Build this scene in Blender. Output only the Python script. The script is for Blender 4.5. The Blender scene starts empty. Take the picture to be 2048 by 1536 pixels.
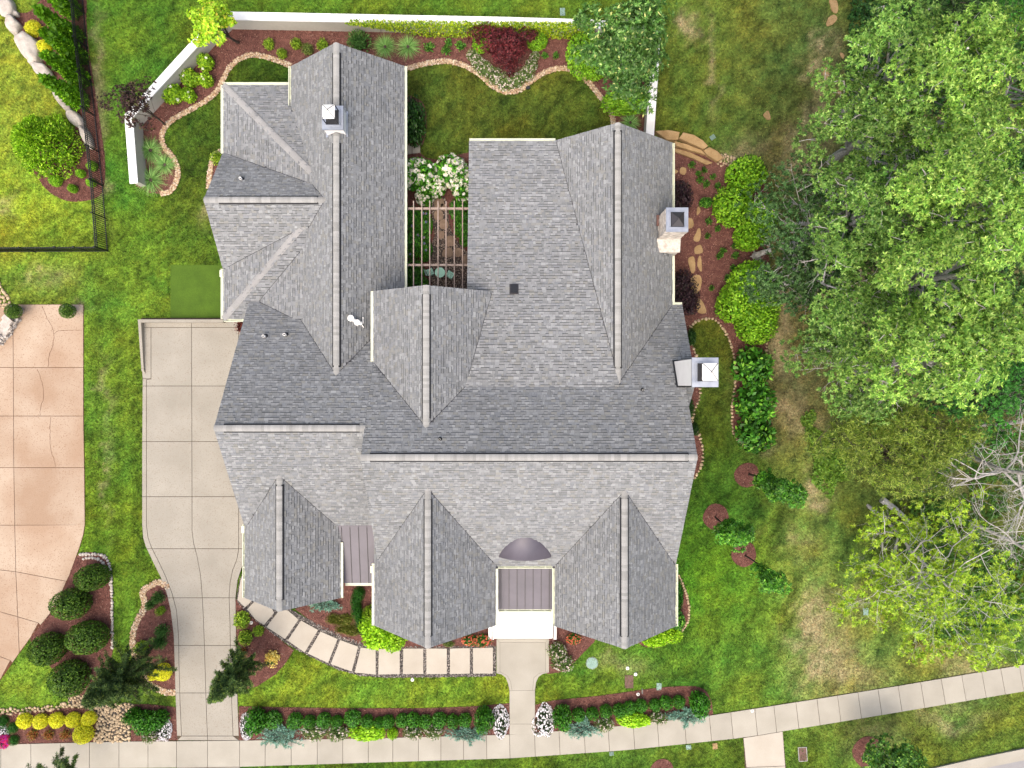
import bpy, bmesh, math, random
import numpy as np
from mathutils import Vector, Matrix
from mathutils.geometry import tessellate_polygon

rng = np.random.default_rng(11)
random.seed(11)
sc = bpy.context.scene
COL = sc.collection

# ---------------------------------------------------------------- camera, sky, sun, exposure
CAM_H = 42.0            # drone height in metres
FPX = 1449.0            # focal length in pixels of the 2048 px wide photograph
cam_d = bpy.data.cameras.new('camera')
cam_d.sensor_width = 36.0
cam_d.lens = FPX / 2048.0 * 36.0
cam_d.clip_end = 1000.0
cam = bpy.data.objects.new('camera', cam_d)
cam.location = (0, 0, CAM_H)
COL.objects.link(cam)
sc.camera = cam

SUN_EL, SUN_AZ = math.radians(62), math.radians(203)
world = bpy.data.worlds.new('World')
sc.world = world
world.use_nodes = True
wn, wl = world.node_tree.nodes, world.node_tree.links
wn.clear()
sky = wn.new('ShaderNodeTexSky')
sky.sky_type = 'NISHITA'
sky.sun_disc = False
sky.sun_elevation = SUN_EL
sky.sun_rotation = SUN_AZ
sky.air_density = 1.0
sky.dust_density = 7.0
sky.ozone_density = 0.6
bg = wn.new('ShaderNodeBackground')
bg.inputs['Strength'].default_value = 0.15
wo = wn.new('ShaderNodeOutputWorld')
wl.new(sky.outputs[0], bg.inputs[0])
wl.new(bg.outputs[0], wo.inputs[0])

sun_d = bpy.data.lights.new('sun', 'SUN')
sun_d.energy = 0.85
sun_d.angle = math.radians(85)
sun_d.color = (1.0, 0.95, 0.87)
sun = bpy.data.objects.new('sun', sun_d)
sdir = Vector((math.sin(SUN_AZ) * math.cos(SUN_EL), math.cos(SUN_AZ) * math.cos(SUN_EL), math.sin(SUN_EL)))
sun.rotation_euler = sdir.to_track_quat('Z', 'Y').to_euler()
sun.location = (0, 0, 60)
COL.objects.link(sun)

sc.view_settings.view_transform = 'Standard'
sc.view_settings.look = 'None'
sc.view_settings.exposure = 1.0
sc.view_settings.gamma = 1.0
sc.view_settings.use_curve_mapping = False
sc.render.engine = 'CYCLES'
sc.cycles.max_bounces = 5
sc.cycles.transparent_max_bounces = 4

# ---------------------------------------------------------------- small helpers
def lin(c):
    c = c / 255.0
    return c / 12.92 if c <= 0.04045 else ((c + 0.055) / 1.055) ** 2.4

GAIN = 1.75
def P(r, g, b, k=1.0):
    """albedo of a surface that shows as this sRGB colour in the photograph's light"""
    return (lin(r) / GAIN * k, lin(g) / GAIN * k, lin(b) / GAIN * k)

def W(px, py, z=0.0):
    """photograph pixel -> world x, y on the level z"""
    return ((px - 1024.0) * (CAM_H - z) / FPX, (768.0 - py) * (CAM_H - z) / FPX)

ORD = ['first', 'second', 'third', 'fourth', 'fifth', 'sixth', 'seventh', 'eighth', 'ninth', 'tenth', 'eleventh', 'twelfth', 'thirteenth', 'fourteenth', 'fifteenth', 'sixteenth', 'seventeenth']
def props(o, label=None, cat=None, group=None, kind=None):
    if label: o['label'] = label
    if cat: o['category'] = cat
    if group: o['group'] = group
    if kind: o['kind'] = kind
    return o

def link(name, me, mat=None, parent=None, loc=None, rotz=0.0, scale=None):
    o = bpy.data.objects.new(name, me)
    COL.objects.link(o)
    if mat is not None and me is not None and not me.materials:
        me.materials.append(mat)
    if parent is not None: o.parent = parent
    if loc is not None: o.location = loc
    if rotz: o.rotation_euler = (0, 0, rotz)
    if scale is not None: o.scale = scale
    return o

def empty(name, loc=(0, 0, 0), rotz=0.0, scale=None):
    o = bpy.data.objects.new(name, None)
    o.empty_display_size = 0.2
    COL.objects.link(o)
    o.location = loc
    o.rotation_euler = (0, 0, rotz)
    if scale is not None: o.scale = scale
    return o

def np_mesh(name, V, Fs, cols=None, smooth=False):
    """V (n,3); Fs an int array (m,k) or a list of such arrays"""
    if not isinstance(Fs, (list, tuple)): Fs = [Fs]
    Fs = [np.asarray(f, dtype=np.int32) for f in Fs if len(f)]
    V = np.asarray(V, dtype=np.float32)
    me = bpy.data.meshes.new(name)
    me.vertices.add(len(V))
    me.vertices.foreach_set('co', V.ravel())
    nl = sum(f.size for f in Fs)
    nf = sum(len(f) for f in Fs)
    me.loops.add(nl)
    me.polygons.add(nf)
    me.loops.foreach_set('vertex_index', np.concatenate([f.ravel() for f in Fs]))
    st, o = [], 0
    for f in Fs:
        st.append(o + np.arange(len(f), dtype=np.int32) * f.shape[1])
        o += f.size
    me.polygons.foreach_set('loop_start', np.concatenate(st).astype(np.int32))
    me.update(calc_edges=True)
    if cols is not None:
        c = np.ones((len(V), 4), dtype=np.float32)
        c[:, :3] = cols
        me.attributes.new('Col', 'FLOAT_COLOR', 'POINT').data.foreach_set('color', c.ravel())
    if smooth:
        me.polygons.foreach_set('use_smooth', np.ones(nf, dtype=bool))
    return me

class MB:
    """collects boxes, prisms and tubes into one mesh"""
    def __init__(s): s.v, s.f = [], []
    def add(s, vs, fs):
        o = len(s.v)
        s.v.extend([tuple(p) for p in vs])
        s.f.extend([tuple(i + o for i in f) for f in fs])
    def box(s, c, d, rz=0.0):
        hx, hy, hz = d[0] / 2, d[1] / 2, d[2] / 2
        cs, sn = math.cos(rz), math.sin(rz)
        vs = []
        for z in (-hz, hz):
            for x, y in ((-hx, -hy), (hx, -hy), (hx, hy), (-hx, hy)):
                vs.append((c[0] + x * cs - y * sn, c[1] + x * sn + y * cs, c[2] + z))
        s.add(vs, [(3, 2, 1, 0), (4, 5, 6, 7), (0, 1, 5, 4), (1, 2, 6, 5), (2, 3, 7, 6), (3, 0, 4, 7)])
    def prism(s, poly, z0, z1, tri=False):
        """poly counter-clockwise [(x,y)]; z0/z1 numbers or functions of (x,y)"""
        n = len(poly)
        if sum(poly[i][0] * poly[(i + 1) % n][1] - poly[(i + 1) % n][0] * poly[i][1] for i in range(n)) < 0:
            poly = poly[::-1]
        f0 = z0 if callable(z0) else (lambda x, y: z0)
        f1 = z1 if callable(z1) else (lambda x, y: z1)
        vs = [(x, y, f0(x, y)) for x, y in poly] + [(x, y, f1(x, y)) for x, y in poly]
        fs = [(i, (i + 1) % n, n + (i + 1) % n, n + i) for i in range(n)]
        if tri:
            for t in tessellate_polygon([[Vector((x, y, 0)) for x, y in poly]]):
                a, b, c = t
                ar = (poly[b][0] - poly[a][0]) * (poly[c][1] - poly[a][1]) - (poly[c][0] - poly[a][0]) * (poly[b][1] - poly[a][1])
                if ar < 0: a, b, c = c, b, a
                fs.append((n + a, n + b, n + c)); fs.append((c, b, a))
        else:
            fs.append(tuple(range(n, 2 * n))); fs.append(tuple(range(n - 1, -1, -1)))
        s.add(vs, fs)
    def tube(s, pts, rad, n=6, cap=True):
        rings = []
        pts = [Vector(p) for p in pts]
        if not hasattr(rad, '__len__'): rad = [rad] * len(pts)
        o = len(s.v)
        ref = Vector((0.31, 0.72, 0.62)).normalized()
        for i, p in enumerate(pts):
            d = (pts[min(i + 1, len(pts) - 1)] - pts[max(i - 1, 0)])
            d = d.normalized() if d.length > 1e-9 else Vector((0, 0, 1))
            a = d.cross(ref)
            if a.length < 1e-3: a = d.cross(Vector((1, 0, 0)))
            a.normalize()
            b = d.cross(a)
            for k in range(n):
                t = 2 * math.pi * k / n
                q = p + (a * math.cos(t) + b * math.sin(t)) * rad[i]
                s.v.append((q.x, q.y, q.z))
        for i in range(len(pts) - 1):
            for k in range(n):
                k2 = (k + 1) % n
                s.f.append((o + i * n + k, o + i * n + k2, o + (i + 1) * n + k2, o + (i + 1) * n + k))
        if cap:
            s.f.append(tuple(o + k for k in range(n - 1, -1, -1)))
            s.f.append(tuple(o + (len(pts) - 1) * n + k for k in range(n)))
    def lathe(s, prof, n=20, c=(0, 0)):
        o = len(s.v)
        for r, z in prof:
            for k in range(n):
                t = 2 * math.pi * k / n
                s.v.append((c[0] + r * math.cos(t), c[1] + r * math.sin(t), z))
        for i in range(len(prof) - 1):
            for k in range(n):
                k2 = (k + 1) % n
                s.f.append((o + i * n + k, o + i * n + k2, o + (i + 1) * n + k2, o + (i + 1) * n + k))
    def mesh(s, name, smooth=False):
        me = bpy.data.meshes.new(name)
        me.from_pydata(s.v, [], s.f)
        me.update()
        if smooth: me.polygons.foreach_set('use_smooth', np.ones(len(me.polygons), dtype=bool))
        return me
    def build(s, name, mat, parent=None, smooth=False, **k):
        return link(name, s.mesh(name, smooth), mat, parent, **k)

def spline(pts, n=6, closed=False):
    """Catmull-Rom through pixel points"""
    p = np.array(pts, float)
    m = len(p)
    out = []
    rng_ = range(m) if closed else range(m - 1)
    for i in rng_:
        if closed: a, b, c, d = p[(i - 1) % m], p[i], p[(i + 1) % m], p[(i + 2) % m]
        else: a, b, c, d = p[max(i - 1, 0)], p[i], p[i + 1], p[min(i + 2, m - 1)]
        for k in range(n):
            t = k / n
            out.append(0.5 * ((2 * b) + (c - a) * t + (2 * a - 5 * b + 4 * c - d) * t * t + (3 * b - a - 3 * c + d) * t ** 3))
    if not closed: out.append(p[-1])
    return [tuple(q) for q in out]

# ---------------------------------------------------------------- value noise for colours worked out in numpy
_lat = np.random.default_rng(5).random((256, 256))
def vnoise(x, y, seed=0):
    x = np.asarray(x) + seed * 17.3; y = np.asarray(y) + seed * 9.7
    xi = np.floor(x).astype(int); yi = np.floor(y).astype(int)
    fx = x - xi; fy = y - yi
    fx = fx * fx * (3 - 2 * fx); fy = fy * fy * (3 - 2 * fy)
    a = _lat[yi & 255, xi & 255]; b = _lat[yi & 255, (xi + 1) & 255]
    c = _lat[(yi + 1) & 255, xi & 255]; d = _lat[(yi + 1) & 255, (xi + 1) & 255]
    return (a * (1 - fx) + b * fx) * (1 - fy) + (c * (1 - fx) + d * fx) * fy
def fbm(x, y, o=4, seed=0):
    s, a, t = 0.0, 0.5, 0.0
    for k in range(o):
        s = s + a * vnoise(x * 2 ** k, y * 2 ** k, seed + k); t += a; a *= 0.55
    return s / t

# ---------------------------------------------------------------- materials
def material(name, col=(0.5, 0.5, 0.5), col2=None, scale=4.0, detail=5.0, rough=0.8, bump=0.0, bscale=40.0, attr=False,
             rnd=0.0, fine=0.0, fscale=60.0, spec=0.3, metal=0.0, trans=0.0, isl=0.0, bdist=0.01, speck=None, contrast=(0.3, 0.7)):
    m = bpy.data.materials.new(name)
    m.use_nodes = True
    N, L = m.node_tree.nodes, m.node_tree.links
    N.clear()
    out = N.new('ShaderNodeOutputMaterial')
    bs = N.new('ShaderNodeBsdfPrincipled')
    bs.inputs['Roughness'].default_value = rough
    bs.inputs['Metallic'].default_value = metal
    bs.inputs['Specular IOR Level'].default_value = spec
    geo = N.new('ShaderNodeNewGeometry')
    pos = geo.outputs['Position']
    def noise(sc_, det=4.0):
        n = N.new('ShaderNodeTexNoise')
        n.inputs['Scale'].default_value = sc_
        n.inputs['Detail'].default_value = det
        L.new(pos, n.inputs['Vector'])
        return n.outputs['Fac']
    def mul(a, fac_sock, lo, hi):
        mr = N.new('ShaderNodeMapRange')
        mr.inputs['From Min'].default_value = 0.25; mr.inputs['From Max'].default_value = 0.75
        mr.inputs['To Min'].default_value = lo; mr.inputs['To Max'].default_value = hi
        L.new(fac_sock, mr.inputs['Value'])
        mx = N.new('ShaderNodeMix'); mx.data_type = 'RGBA'; mx.blend_type = 'MULTIPLY'
        mx.inputs['Factor'].default_value = 1.0
        L.new(a, mx.inputs['A']); L.new(mr.outputs['Result'], mx.inputs['B'])
        return mx.outputs['Result']
    if attr:
        at = N.new('ShaderNodeAttribute'); at.attribute_name = 'Col'
        c = at.outputs['Color']
    else:
        mx = N.new('ShaderNodeMix'); mx.data_type = 'RGBA'
        mx.inputs['A'].default_value = (*col, 1)
        mx.inputs['B'].default_value = (*(col2 or col), 1)
        mr = N.new('ShaderNodeMapRange')
        mr.inputs['From Min'].default_value = contrast[0]; mr.inputs['From Max'].default_value = contrast[1]
        L.new(noise(scale, detail), mr.inputs['Value'])
        L.new(mr.outputs['Result'], mx.inputs['Factor'])
        c = mx.outputs['Result']
    if fine: c = mul(c, noise(fscale, 3.0), 1 - fine, 1 + fine)
    if rnd:
        oi = N.new('ShaderNodeObjectInfo')
        mr2 = N.new('ShaderNodeMath'); mr2.operation = 'MULTIPLY_ADD'
        mr2.inputs[1].default_value = 0.5; mr2.inputs[2].default_value = 0.25
        L.new(oi.outputs['Random'], mr2.inputs[0])
        c = mul(c, mr2.outputs[0], 1 - rnd, 1 + rnd)
    if isl:
        mr3 = N.new('ShaderNodeMath'); mr3.operation = 'MULTIPLY_ADD'
        mr3.inputs[1].default_value = 0.5; mr3.inputs[2].default_value = 0.25
        L.new(geo.outputs['Random Per Island'], mr3.inputs[0])
        c = mul(c, mr3.outputs[0], 1 - isl, 1 + isl)
    if speck:
        vo = N.new('ShaderNodeTexVoronoi'); vo.inputs['Scale'].default_value = speck[1]
        L.new(pos, vo.inputs['Vector'])
        mx = N.new('ShaderNodeMix'); mx.data_type = 'RGBA'
        L.new(c, mx.inputs['A']); mx.inputs['B'].default_value = (*speck[0], 1)
        mr4 = N.new('ShaderNodeMapRange')
        mr4.inputs['From Min'].default_value = speck[2]; mr4.inputs['From Max'].default_value = speck[2] + 0.1
        sp = N.new('ShaderNodeSeparateColor'); L.new(vo.outputs['Color'], sp.inputs[0])
        L.new(sp.outputs[0], mr4.inputs['Value'])
        L.new(mr4.outputs['Result'], mx.inputs['Factor'])
        c = mx.outputs['Result']
    L.new(c, bs.inputs['Base Color'])
    if bump:
        b = N.new('ShaderNodeBump'); b.inputs['Strength'].default_value = bump; b.inputs['Distance'].default_value = bdist
        L.new(noise(bscale, 5.0), b.inputs['Height'])
        L.new(b.outputs['Normal'], bs.inputs['Normal'])
    sh = bs.outputs[0]
    if trans:
        tr = N.new('ShaderNodeBsdfTranslucent')
        L.new(c, tr.inputs['Color'])
        ms = N.new('ShaderNodeMixShader'); ms.inputs[0].default_value = trans
        L.new(sh, ms.inputs[1]); L.new(tr.outputs[0], ms.inputs[2])
        sh = ms.outputs[0]
    L.new(sh, out.inputs[0])
    return m

MAT = {}
MAT['ground'] = material('ground_soil_and_turf', attr=True, fine=0.6, fscale=7.0, rough=0.95, bump=0.5, bscale=25.0, bdist=0.03, spec=0.1)
MAT['grass'] = material('grass_blade', attr=True, rough=0.7, spec=0.2, trans=0.25)
MAT['leaf'] = material('leaf', attr=True, rough=0.55, spec=0.3, trans=0.35, rnd=0.10)
MAT['gloss_leaf'] = material('glossy_leaf', attr=True, rough=0.45, spec=0.3, trans=0.25, rnd=0.10)
MAT['petal'] = material('petal', attr=True, rough=0.6, spec=0.2, trans=0.35)
MAT['mulch'] = material('mulch', P(146, 102, 92), P(112, 74, 67), 3.0, 8.0, rough=0.95, bump=0.9, bscale=45.0, bdist=0.04, fine=0.45, fscale=28.0, spec=0.1)
MAT['chip'] = material('mulch_chip', attr=True, rough=0.9, spec=0.1)
MAT['shingle'] = material('asphalt_shingle', attr=True, rough=0.92, fine=0.16, fscale=42.0, spec=0.15, bump=0.25, bscale=220.0)
MAT['deck'] = material('roof_deck', P(120, 121, 124), P(95, 96, 99), 2.0, rough=0.95)
MAT['vent_black'] = material('ridge_vent_plastic', (0.012, 0.012, 0.014), rough=0.6)
MAT['gutter'] = material('gutter_cream_metal', P(232, 236, 208, 1.25), P(218, 222, 196, 1.25), 1.5, rough=0.4, spec=0.4)
MAT['wall'] = material('house_wall_siding', P(214, 208, 196), P(196, 190, 178), 0.8, rough=0.8, bump=0.2, bscale=12.0)
MAT['metal_roof'] = material('standing_seam_metal', P(112, 107, 119), P(100, 96, 107), 0.9, rough=0.45, spec=0.4, metal=0.0, rnd=0.05, fine=0.04, fscale=4.0)
MAT['concrete'] = material('broom_concrete', P(209, 203, 188, 0.92), P(193, 187, 172, 0.92), 0.7, 8.0, rough=0.9, bump=0.25, bscale=140.0, rnd=0.045, fine=0.07, fscale=30.0, spec=0.2)
MAT['drive'] = material('aggregate_concrete', P(201, 195, 181, 0.90), P(186, 180, 166, 0.90), 0.6, 8.0, rough=0.92, bump=0.3, bscale=180.0, rnd=0.03, fine=0.10, fscale=45.0, spec=0.2, speck=(P(186, 174, 157, 0.84), 26.0, 0.86))
MAT['tan_drive'] = material('tan_aggregate_concrete', P(222, 200, 176, 0.90), P(200, 170, 143, 0.90), 0.35, 8.0, rough=0.92, contrast=(0.36, 0.64), bump=0.3, bscale=160.0, rnd=0.05, fine=0.12, fscale=38.0, spec=0.2, speck=(P(196, 164, 136, 0.84), 24.0, 0.86))
MAT['pale_slab'] = material('pale_cast_slab', P(222, 213, 197, 0.92), P(210, 200, 183, 0.92), 1.0, 6.0, rough=0.85, bump=0.15, bscale=120.0, rnd=0.03, fine=0.05, fscale=22.0)
MAT['joint'] = material('joint_sand', P(112, 96, 78), P(86, 74, 60), 6.0, rough=0.95)
MAT['crack'] = material('crack_filler', P(128, 84, 58), P(96, 62, 44), 6.0, rough=0.95)
MAT['white_render'] = material('white_rendered_wall', (0.78, 0.78, 0.77), (0.62, 0.61, 0.58), 0.8, 8.0, contrast=(0.42, 0.75), rough=0.75, fine=0.03, fscale=8.0)
MAT['cream_render'] = material('cream_rendered_wall', P(226, 222, 210), P(212, 208, 196), 0.9, 7.0, rough=0.85, fine=0.06, fscale=7.0, bump=0.15, bscale=60.0)
MAT['white_porch'] = material('white_porch_paint', (0.80, 0.79, 0.77), (0.74, 0.73, 0.70), 1.2, rough=0.6)
MAT['black_metal'] = material('black_powder_coat', (0.012, 0.013, 0.015), rough=0.45, spec=0.4)
MAT['dark_metal'] = material('dark_painted_metal', P(70, 68, 72), rough=0.5, spec=0.4)
MAT['galv'] = material('galvanised_sheet', P(206, 212, 222), P(172, 180, 196), 2.5, 6.0, rough=0.35, metal=0.55, spec=0.5)
MAT['white_metal'] = material('white_painted_metal', (0.80, 0.79, 0.76), (0.74, 0.73, 0.70), 2.0, rough=0.5)
MAT['flue_dark'] = material('flue_black', (0.014, 0.014, 0.016), (0.03, 0.03, 0.032), 4.0, rough=0.7)  # near-black for flue openings, pipe mouths, drain pits, hood legs and bolts
MAT['stone_light'] = material('pale_limestone', P(218, 210, 200, 1.2), P(184, 174, 163, 1.2), 3.0, 8.0, rough=0.9, bump=0.6, bscale=22.0, bdist=0.03, rnd=0.10, fine=0.12, fscale=14.0)
MAT['ledge_stone'] = material('pale_ledge_stone', P(226, 220, 210, 1.4), P(186, 176, 166, 1.3), 6.0, 6.0, rough=0.9, bump=0.5, bscale=25.0, bdist=0.02, rnd=0.12, fine=0.1, fscale=20.0)
MAT['path_stone'] = material('brown_flagstone', P(166, 142, 122, 1.2), P(140, 118, 100, 1.2), 5.0, 6.0, rough=0.9, rnd=0.08, fine=0.1, fscale=20.0)
MAT['stone_tan'] = material('tan_sandstone', P(206, 174, 126), P(180, 146, 100), 3.0, 8.0, rough=0.9, bump=0.5, bscale=20.0, bdist=0.02, rnd=0.14, fine=0.12, fscale=16.0)
MAT['stone_cream'] = material('cream_edging_stone', P(226, 204, 168), P(198, 170, 134), 7.0, 5.0, rough=0.9, rnd=0.18, fine=0.12, fscale=30.0)
MAT['pebble'] = material('river_pebble', attr=True, rough=0.8, fine=0.1, fscale=60.0)
MAT['gravel'] = material('grey_gravel', attr=True, rough=0.85, fine=0.12, fscale=60.0)
MAT['gravel_base'] = material('gravel_bed', P(104, 98, 94), P(72, 68, 66), 14.0, 6.0, rough=0.95, bump=0.8, bscale=60.0, bdist=0.02)
MAT['bark'] = material('bark_brown', P(104, 92, 80), P(70, 60, 52), 6.0, 6.0, rough=0.95, bump=0.6, bscale=30.0, bdist=0.02)
MAT['bark_grey'] = material('bark_grey', P(226, 222, 216, 1.2), P(176, 170, 164, 1.1), 7.0, 6.0, rough=0.95, bump=0.5, bscale=30.0, bdist=0.02)
MAT['mint'] = material('mint_painted_metal', P(158, 208, 184, 1.7), rough=0.45, spec=0.4)
MAT['lid_green'] = material('green_plastic_lid', P(166, 198, 184), P(148, 182, 170), 3.0, rough=0.55)
MAT['lid_brown'] = material('brown_cast_lid', P(138, 104, 94), P(116, 86, 78), 8.0, rough=0.7)
MAT['lid_frame'] = material('grey_lid_frame', P(190, 188, 182), rough=0.7)
MAT['turf'] = material('artificial_turf', P(92, 124, 34, 1.05), P(78, 108, 28, 1.05), 1.2, 6.0, rough=0.95, fine=0.25, fscale=34.0, bump=0.5, bscale=70.0)
MAT['timber'] = material('weathered_timber', P(190, 172, 160, 1.25), P(164, 146, 134, 1.25), 6.0, 6.0, rough=0.85, rnd=0.05)
MAT['road'] = material('worn_asphalt', P(178, 176, 176), P(164, 162, 162), 1.0, 8.0, rough=0.9, fine=0.1, fscale=45.0)
MAT['pot'] = material('grey_glazed_pot', P(206, 202, 198), P(188, 184, 180), 4.0, rough=0.5)
# ================================================================ the site plan, outlines in photograph pixels on the ground
BEDS = {}
back_edge_w = [(322, 388), (344, 380), (357, 347), (347, 316), (327, 290), (327, 262), (346, 240), (385, 218), (416, 199), (436, 180),
               (448, 156), (461, 134), (480, 118), (506, 110), (542, 117), (582, 132)]
back_edge_e = [(806, 140), (850, 128), (890, 123), (925, 130), (960, 150), (985, 172), (1012, 184), (1040, 180), (1066, 160), (1095, 143),
               (1130, 137), (1164, 152), (1198, 190), (1222, 225), (1228, 262)]
BEDS['back'] = spline(back_edge_w, 5) + [(600, 160), (780, 160)] + spline(back_edge_e, 5) + [(1310, 272), (1314, 60), (1180, 58), (820, 60), (470, 56),
               (440, 62), (400, 96), (270, 238), (264, 300), (272, 372), (300, 386)]
side_edge = [(452, 300), (432, 308), (422, 335), (417, 378)]
BEDS['side'] = spline(side_edge, 4) + [(460, 378), (460, 300)]
BEDS['fence'] = spline([(26, 28), (60, 24), (88, -10), (100, -40), (168, -40), (173, 40), (178, 100), (192, 190), (204, 270), (211, 330), (205, 384), (180, 400), (140, 403),
               (104, 388), (80, 362), (64, 326), (92, 290), (150, 260), (138, 225), (112, 180), (88, 145), (60, 105), (36, 62)], 3, True)
BEDS['neighbour'] = spline([(158, 1108), (210, 1112), (222, 1150), (225, 1220), (226, 1300), (200, 1400), (150, 1405), (112, 1346), (60, 1276), (100, 1222), (134, 1160)], 4, True)
BEDS['verge'] = [(-40, 1427), (60, 1422), (140, 1414), (190, 1418), (196, 1440), (190, 1483), (-40, 1490)]
BEDS['verge_two'] = [(262, 1424), (268, 1408), (300, 1408), (352, 1414), (356, 1480), (262, 1482)]
drive_bed_edge = [(338, 1175), (320, 1164), (300, 1172), (286, 1184), (290, 1212), (272, 1248), (266, 1284), (276, 1330), (296, 1364), (328, 1382), (352, 1384)]
BEDS['drive'] = spline(drive_bed_edge, 4) + [(352, 1300), (346, 1225)]
BEDS['walk'] = [(470, 1196), (490, 1216), (514, 1240), (550, 1270), (588, 1300), (572, 1325), (552, 1348), (515, 1372), (476, 1382)]
BEDS['hedge_west'] = [(478, 1412), (560, 1414), (700, 1416), (850, 1416), (950, 1412), (1020, 1406), (1020, 1469), (760, 1477), (478, 1482)]
BEDS['hedge_east'] = spline([(1070, 1410), (1110, 1400), (1200, 1391), (1300, 1377), (1360, 1372), (1395, 1373), (1414, 1384), (1423, 1406), (1426, 1430)], 3) + [(1300, 1446), (1070, 1468)]
BEDS['front'] = [(590, 1218), (650, 1190), (690, 1160), (770, 1160), (780, 1240), (960, 1240), (994, 1252), (994, 1292), (860, 1296), (760, 1297), (700, 1282), (640, 1254)]
BEDS['entry'] = [(1094, 1240), (1200, 1260), (1188, 1284), (1160, 1312), (1132, 1342), (1094, 1348)]
BEDS['front_east'] = spline([(1270, 1270), (1282, 1290), (1320, 1294), (1358, 1268), (1376, 1246), (1380, 1218), (1374, 1186), (1356, 1152), (1345, 1150)], 4) + [(1330, 1160), (1320, 1250)]
east_edge_a = [(1378, 674), (1382, 652), (1400, 640), (1424, 638), (1444, 654), (1460, 686), (1470, 730), (1470, 770), (1465, 800), (1464, 850), (1472, 876), (1490, 892), (1520, 893)]
BEDS['east'] = [(1320, 290), (1400, 300), (1440, 322), (1470, 332), (1536, 372), (1540, 480), (1534, 600), (1542, 660), (1530, 720), (1536, 800), (1545, 850)] + spline(east_edge_a, 4)[::-1] + [(1372, 690), (1320, 690)]
east_edge_b = [(1384, 690), (1393, 716), (1399, 774), (1398, 800), (1386, 826), (1386, 846), (1398, 870), (1405, 900), (1402, 930), (1388, 958)]
BEDS['east_house'] = spline(east_edge_b, 4) + [(1340, 950), (1340, 690)]
BEDS['courtyard'] = [(800, 290), (834, 300), (852, 316), (886, 322), (905, 312), (960, 300), (960, 640), (800, 640)]
BEDS['courtyard_shrub'] = spline([(800, 200), (832, 196), (850, 215), (853, 255), (845, 290), (826, 296), (800, 296)], 4, True)
RINGS = [(1494, 950, 25), (1432, 1034, 26), (1488, 1108, 25), (1738, 1506, 33), (1324, 1542, 24)]
def ring_poly(cx, cy, r, n=28):
    return [(cx + r * (1 + 0.05 * math.sin(3 * t + cx)) * math.cos(t), cy + r * (1 + 0.05 * math.cos(2 * t + cy)) * math.sin(t)) for t in np.linspace(0, 2 * math.pi, n, endpoint=False)]
for i, (cx, cy, r) in enumerate(RINGS): BEDS['ring%d' % i] = ring_poly(cx, cy, r)

GRAVEL_WALK = [(489, 1136), (480, 1160), (474, 1190), (473, 1201), (490, 1221), (512, 1242), (550, 1270), (590, 1297), (640, 1322), (680, 1340), (720, 1351), (770, 1355),
               (880, 1354), (992, 1352), (992, 1290), (860, 1292), (770, 1293), (740, 1290), (690, 1272), (640, 1249), (598, 1228), (575, 1214), (540, 1196), (530, 1136)]
COBBLE = [(134, 1388), (170, 1392), (200, 1412), (250, 1405), (268, 1408), (262, 1424), (260, 1481), (190, 1483), (197, 1440), (188, 1418), (140, 1412)]
COURT_PATH = [(862, 395), (890, 395), (896, 425), (900, 455), (912, 480), (935, 505), (960, 520), (960, 590), (905, 590), (866, 575), (856, 545), (862, 520), (860, 500), (870, 470), (864, 430)]

def xs(curve, y):
    ys = [p[1] for p in curve]
    return float(np.interp(y, ys, [p[0] for p in curve]))
DR_L = [(283, 636), (284, 720), (286, 760), (285, 900), (285, 1050), (287, 1075), (292, 1092), (306, 1122), (322, 1154), (334, 1186), (342, 1220), (348, 1270), (350, 1330), (352, 1400), (355, 1480)]
DR_BL = [(303, 655), (303, 757), (303.5, 758), (294, 759), (294, 1050), (297, 1075), (303, 1092), (318, 1122), (333, 1154), (345, 1186), (354, 1220), (358, 1270), (359, 1330), (361, 1400), (364, 1470), (364.2, 1480)]
DR_C = [(384, 636), (385, 1000), (385, 1060), (388, 1085), (395, 1112), (402, 1150), (406, 1200), (409, 1270), (411, 1330), (413, 1400), (416, 1480)]
DR_BR = [(478, 636), (478, 1097), (478.5, 1098), (474, 1120), (466, 1140), (461, 1165), (459, 1195), (461, 1250), (462, 1330), (464, 1400), (467, 1470), (467.2, 1480)]
DR_R = [(500, 636), (500, 1105), (490, 1118), (484, 1136), (476, 1160), (472, 1195), (473, 1250), (474, 1330), (476, 1400), (479, 1480)]
TAN_R = [(168, 609), (168, 740), (168, 830), (170, 950), (171, 1048), (168, 1068), (160, 1095), (140, 1150), (122, 1190), (100, 1228), (62, 1275), (26, 1325), (0, 1362), (-40, 1412)]
SW_T = [(-60, 1490), (0, 1488), (240, 1482), (480, 1480), (760, 1475), (1020, 1468), (1200, 1455), (1400, 1433), (1600, 1402), (1800, 1370), (2048, 1328), (2150, 1310)]
SW_B = [(-60, 1539), (0, 1538), (480, 1533), (760, 1524), (1020, 1516), (1250, 1500), (1485, 1475), (1700, 1440), (1880, 1410), (2048, 1382), (2150, 1364)]
def ycur(curve, x): return float(np.interp(x, [p[0] for p in curve], [p[1] for p in curve]))
ENTRY = [(993, 1277), (1098, 1277), (1098, 1344), (1086, 1347), (1077, 1353), (1072, 1364), (1070, 1385), (1070, 1466), (1019, 1468), (1019, 1385), (1016, 1366), (1011, 1354), (1003, 1348), (993, 1346)]
TURF = [(341, 530), (449, 530), (449, 637), (341, 637)]
APRON = [(1486, 1474), (1565, 1461), (1572, 1540), (1576, 1640), (1496, 1640)]
APRON_W = [(354, 1533), (480, 1532), (490, 1640), (345, 1640)]
KERB_T = [(1700, 1572), (1850, 1538), (1950, 1515), (2048, 1495), (2200, 1462)]
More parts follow.
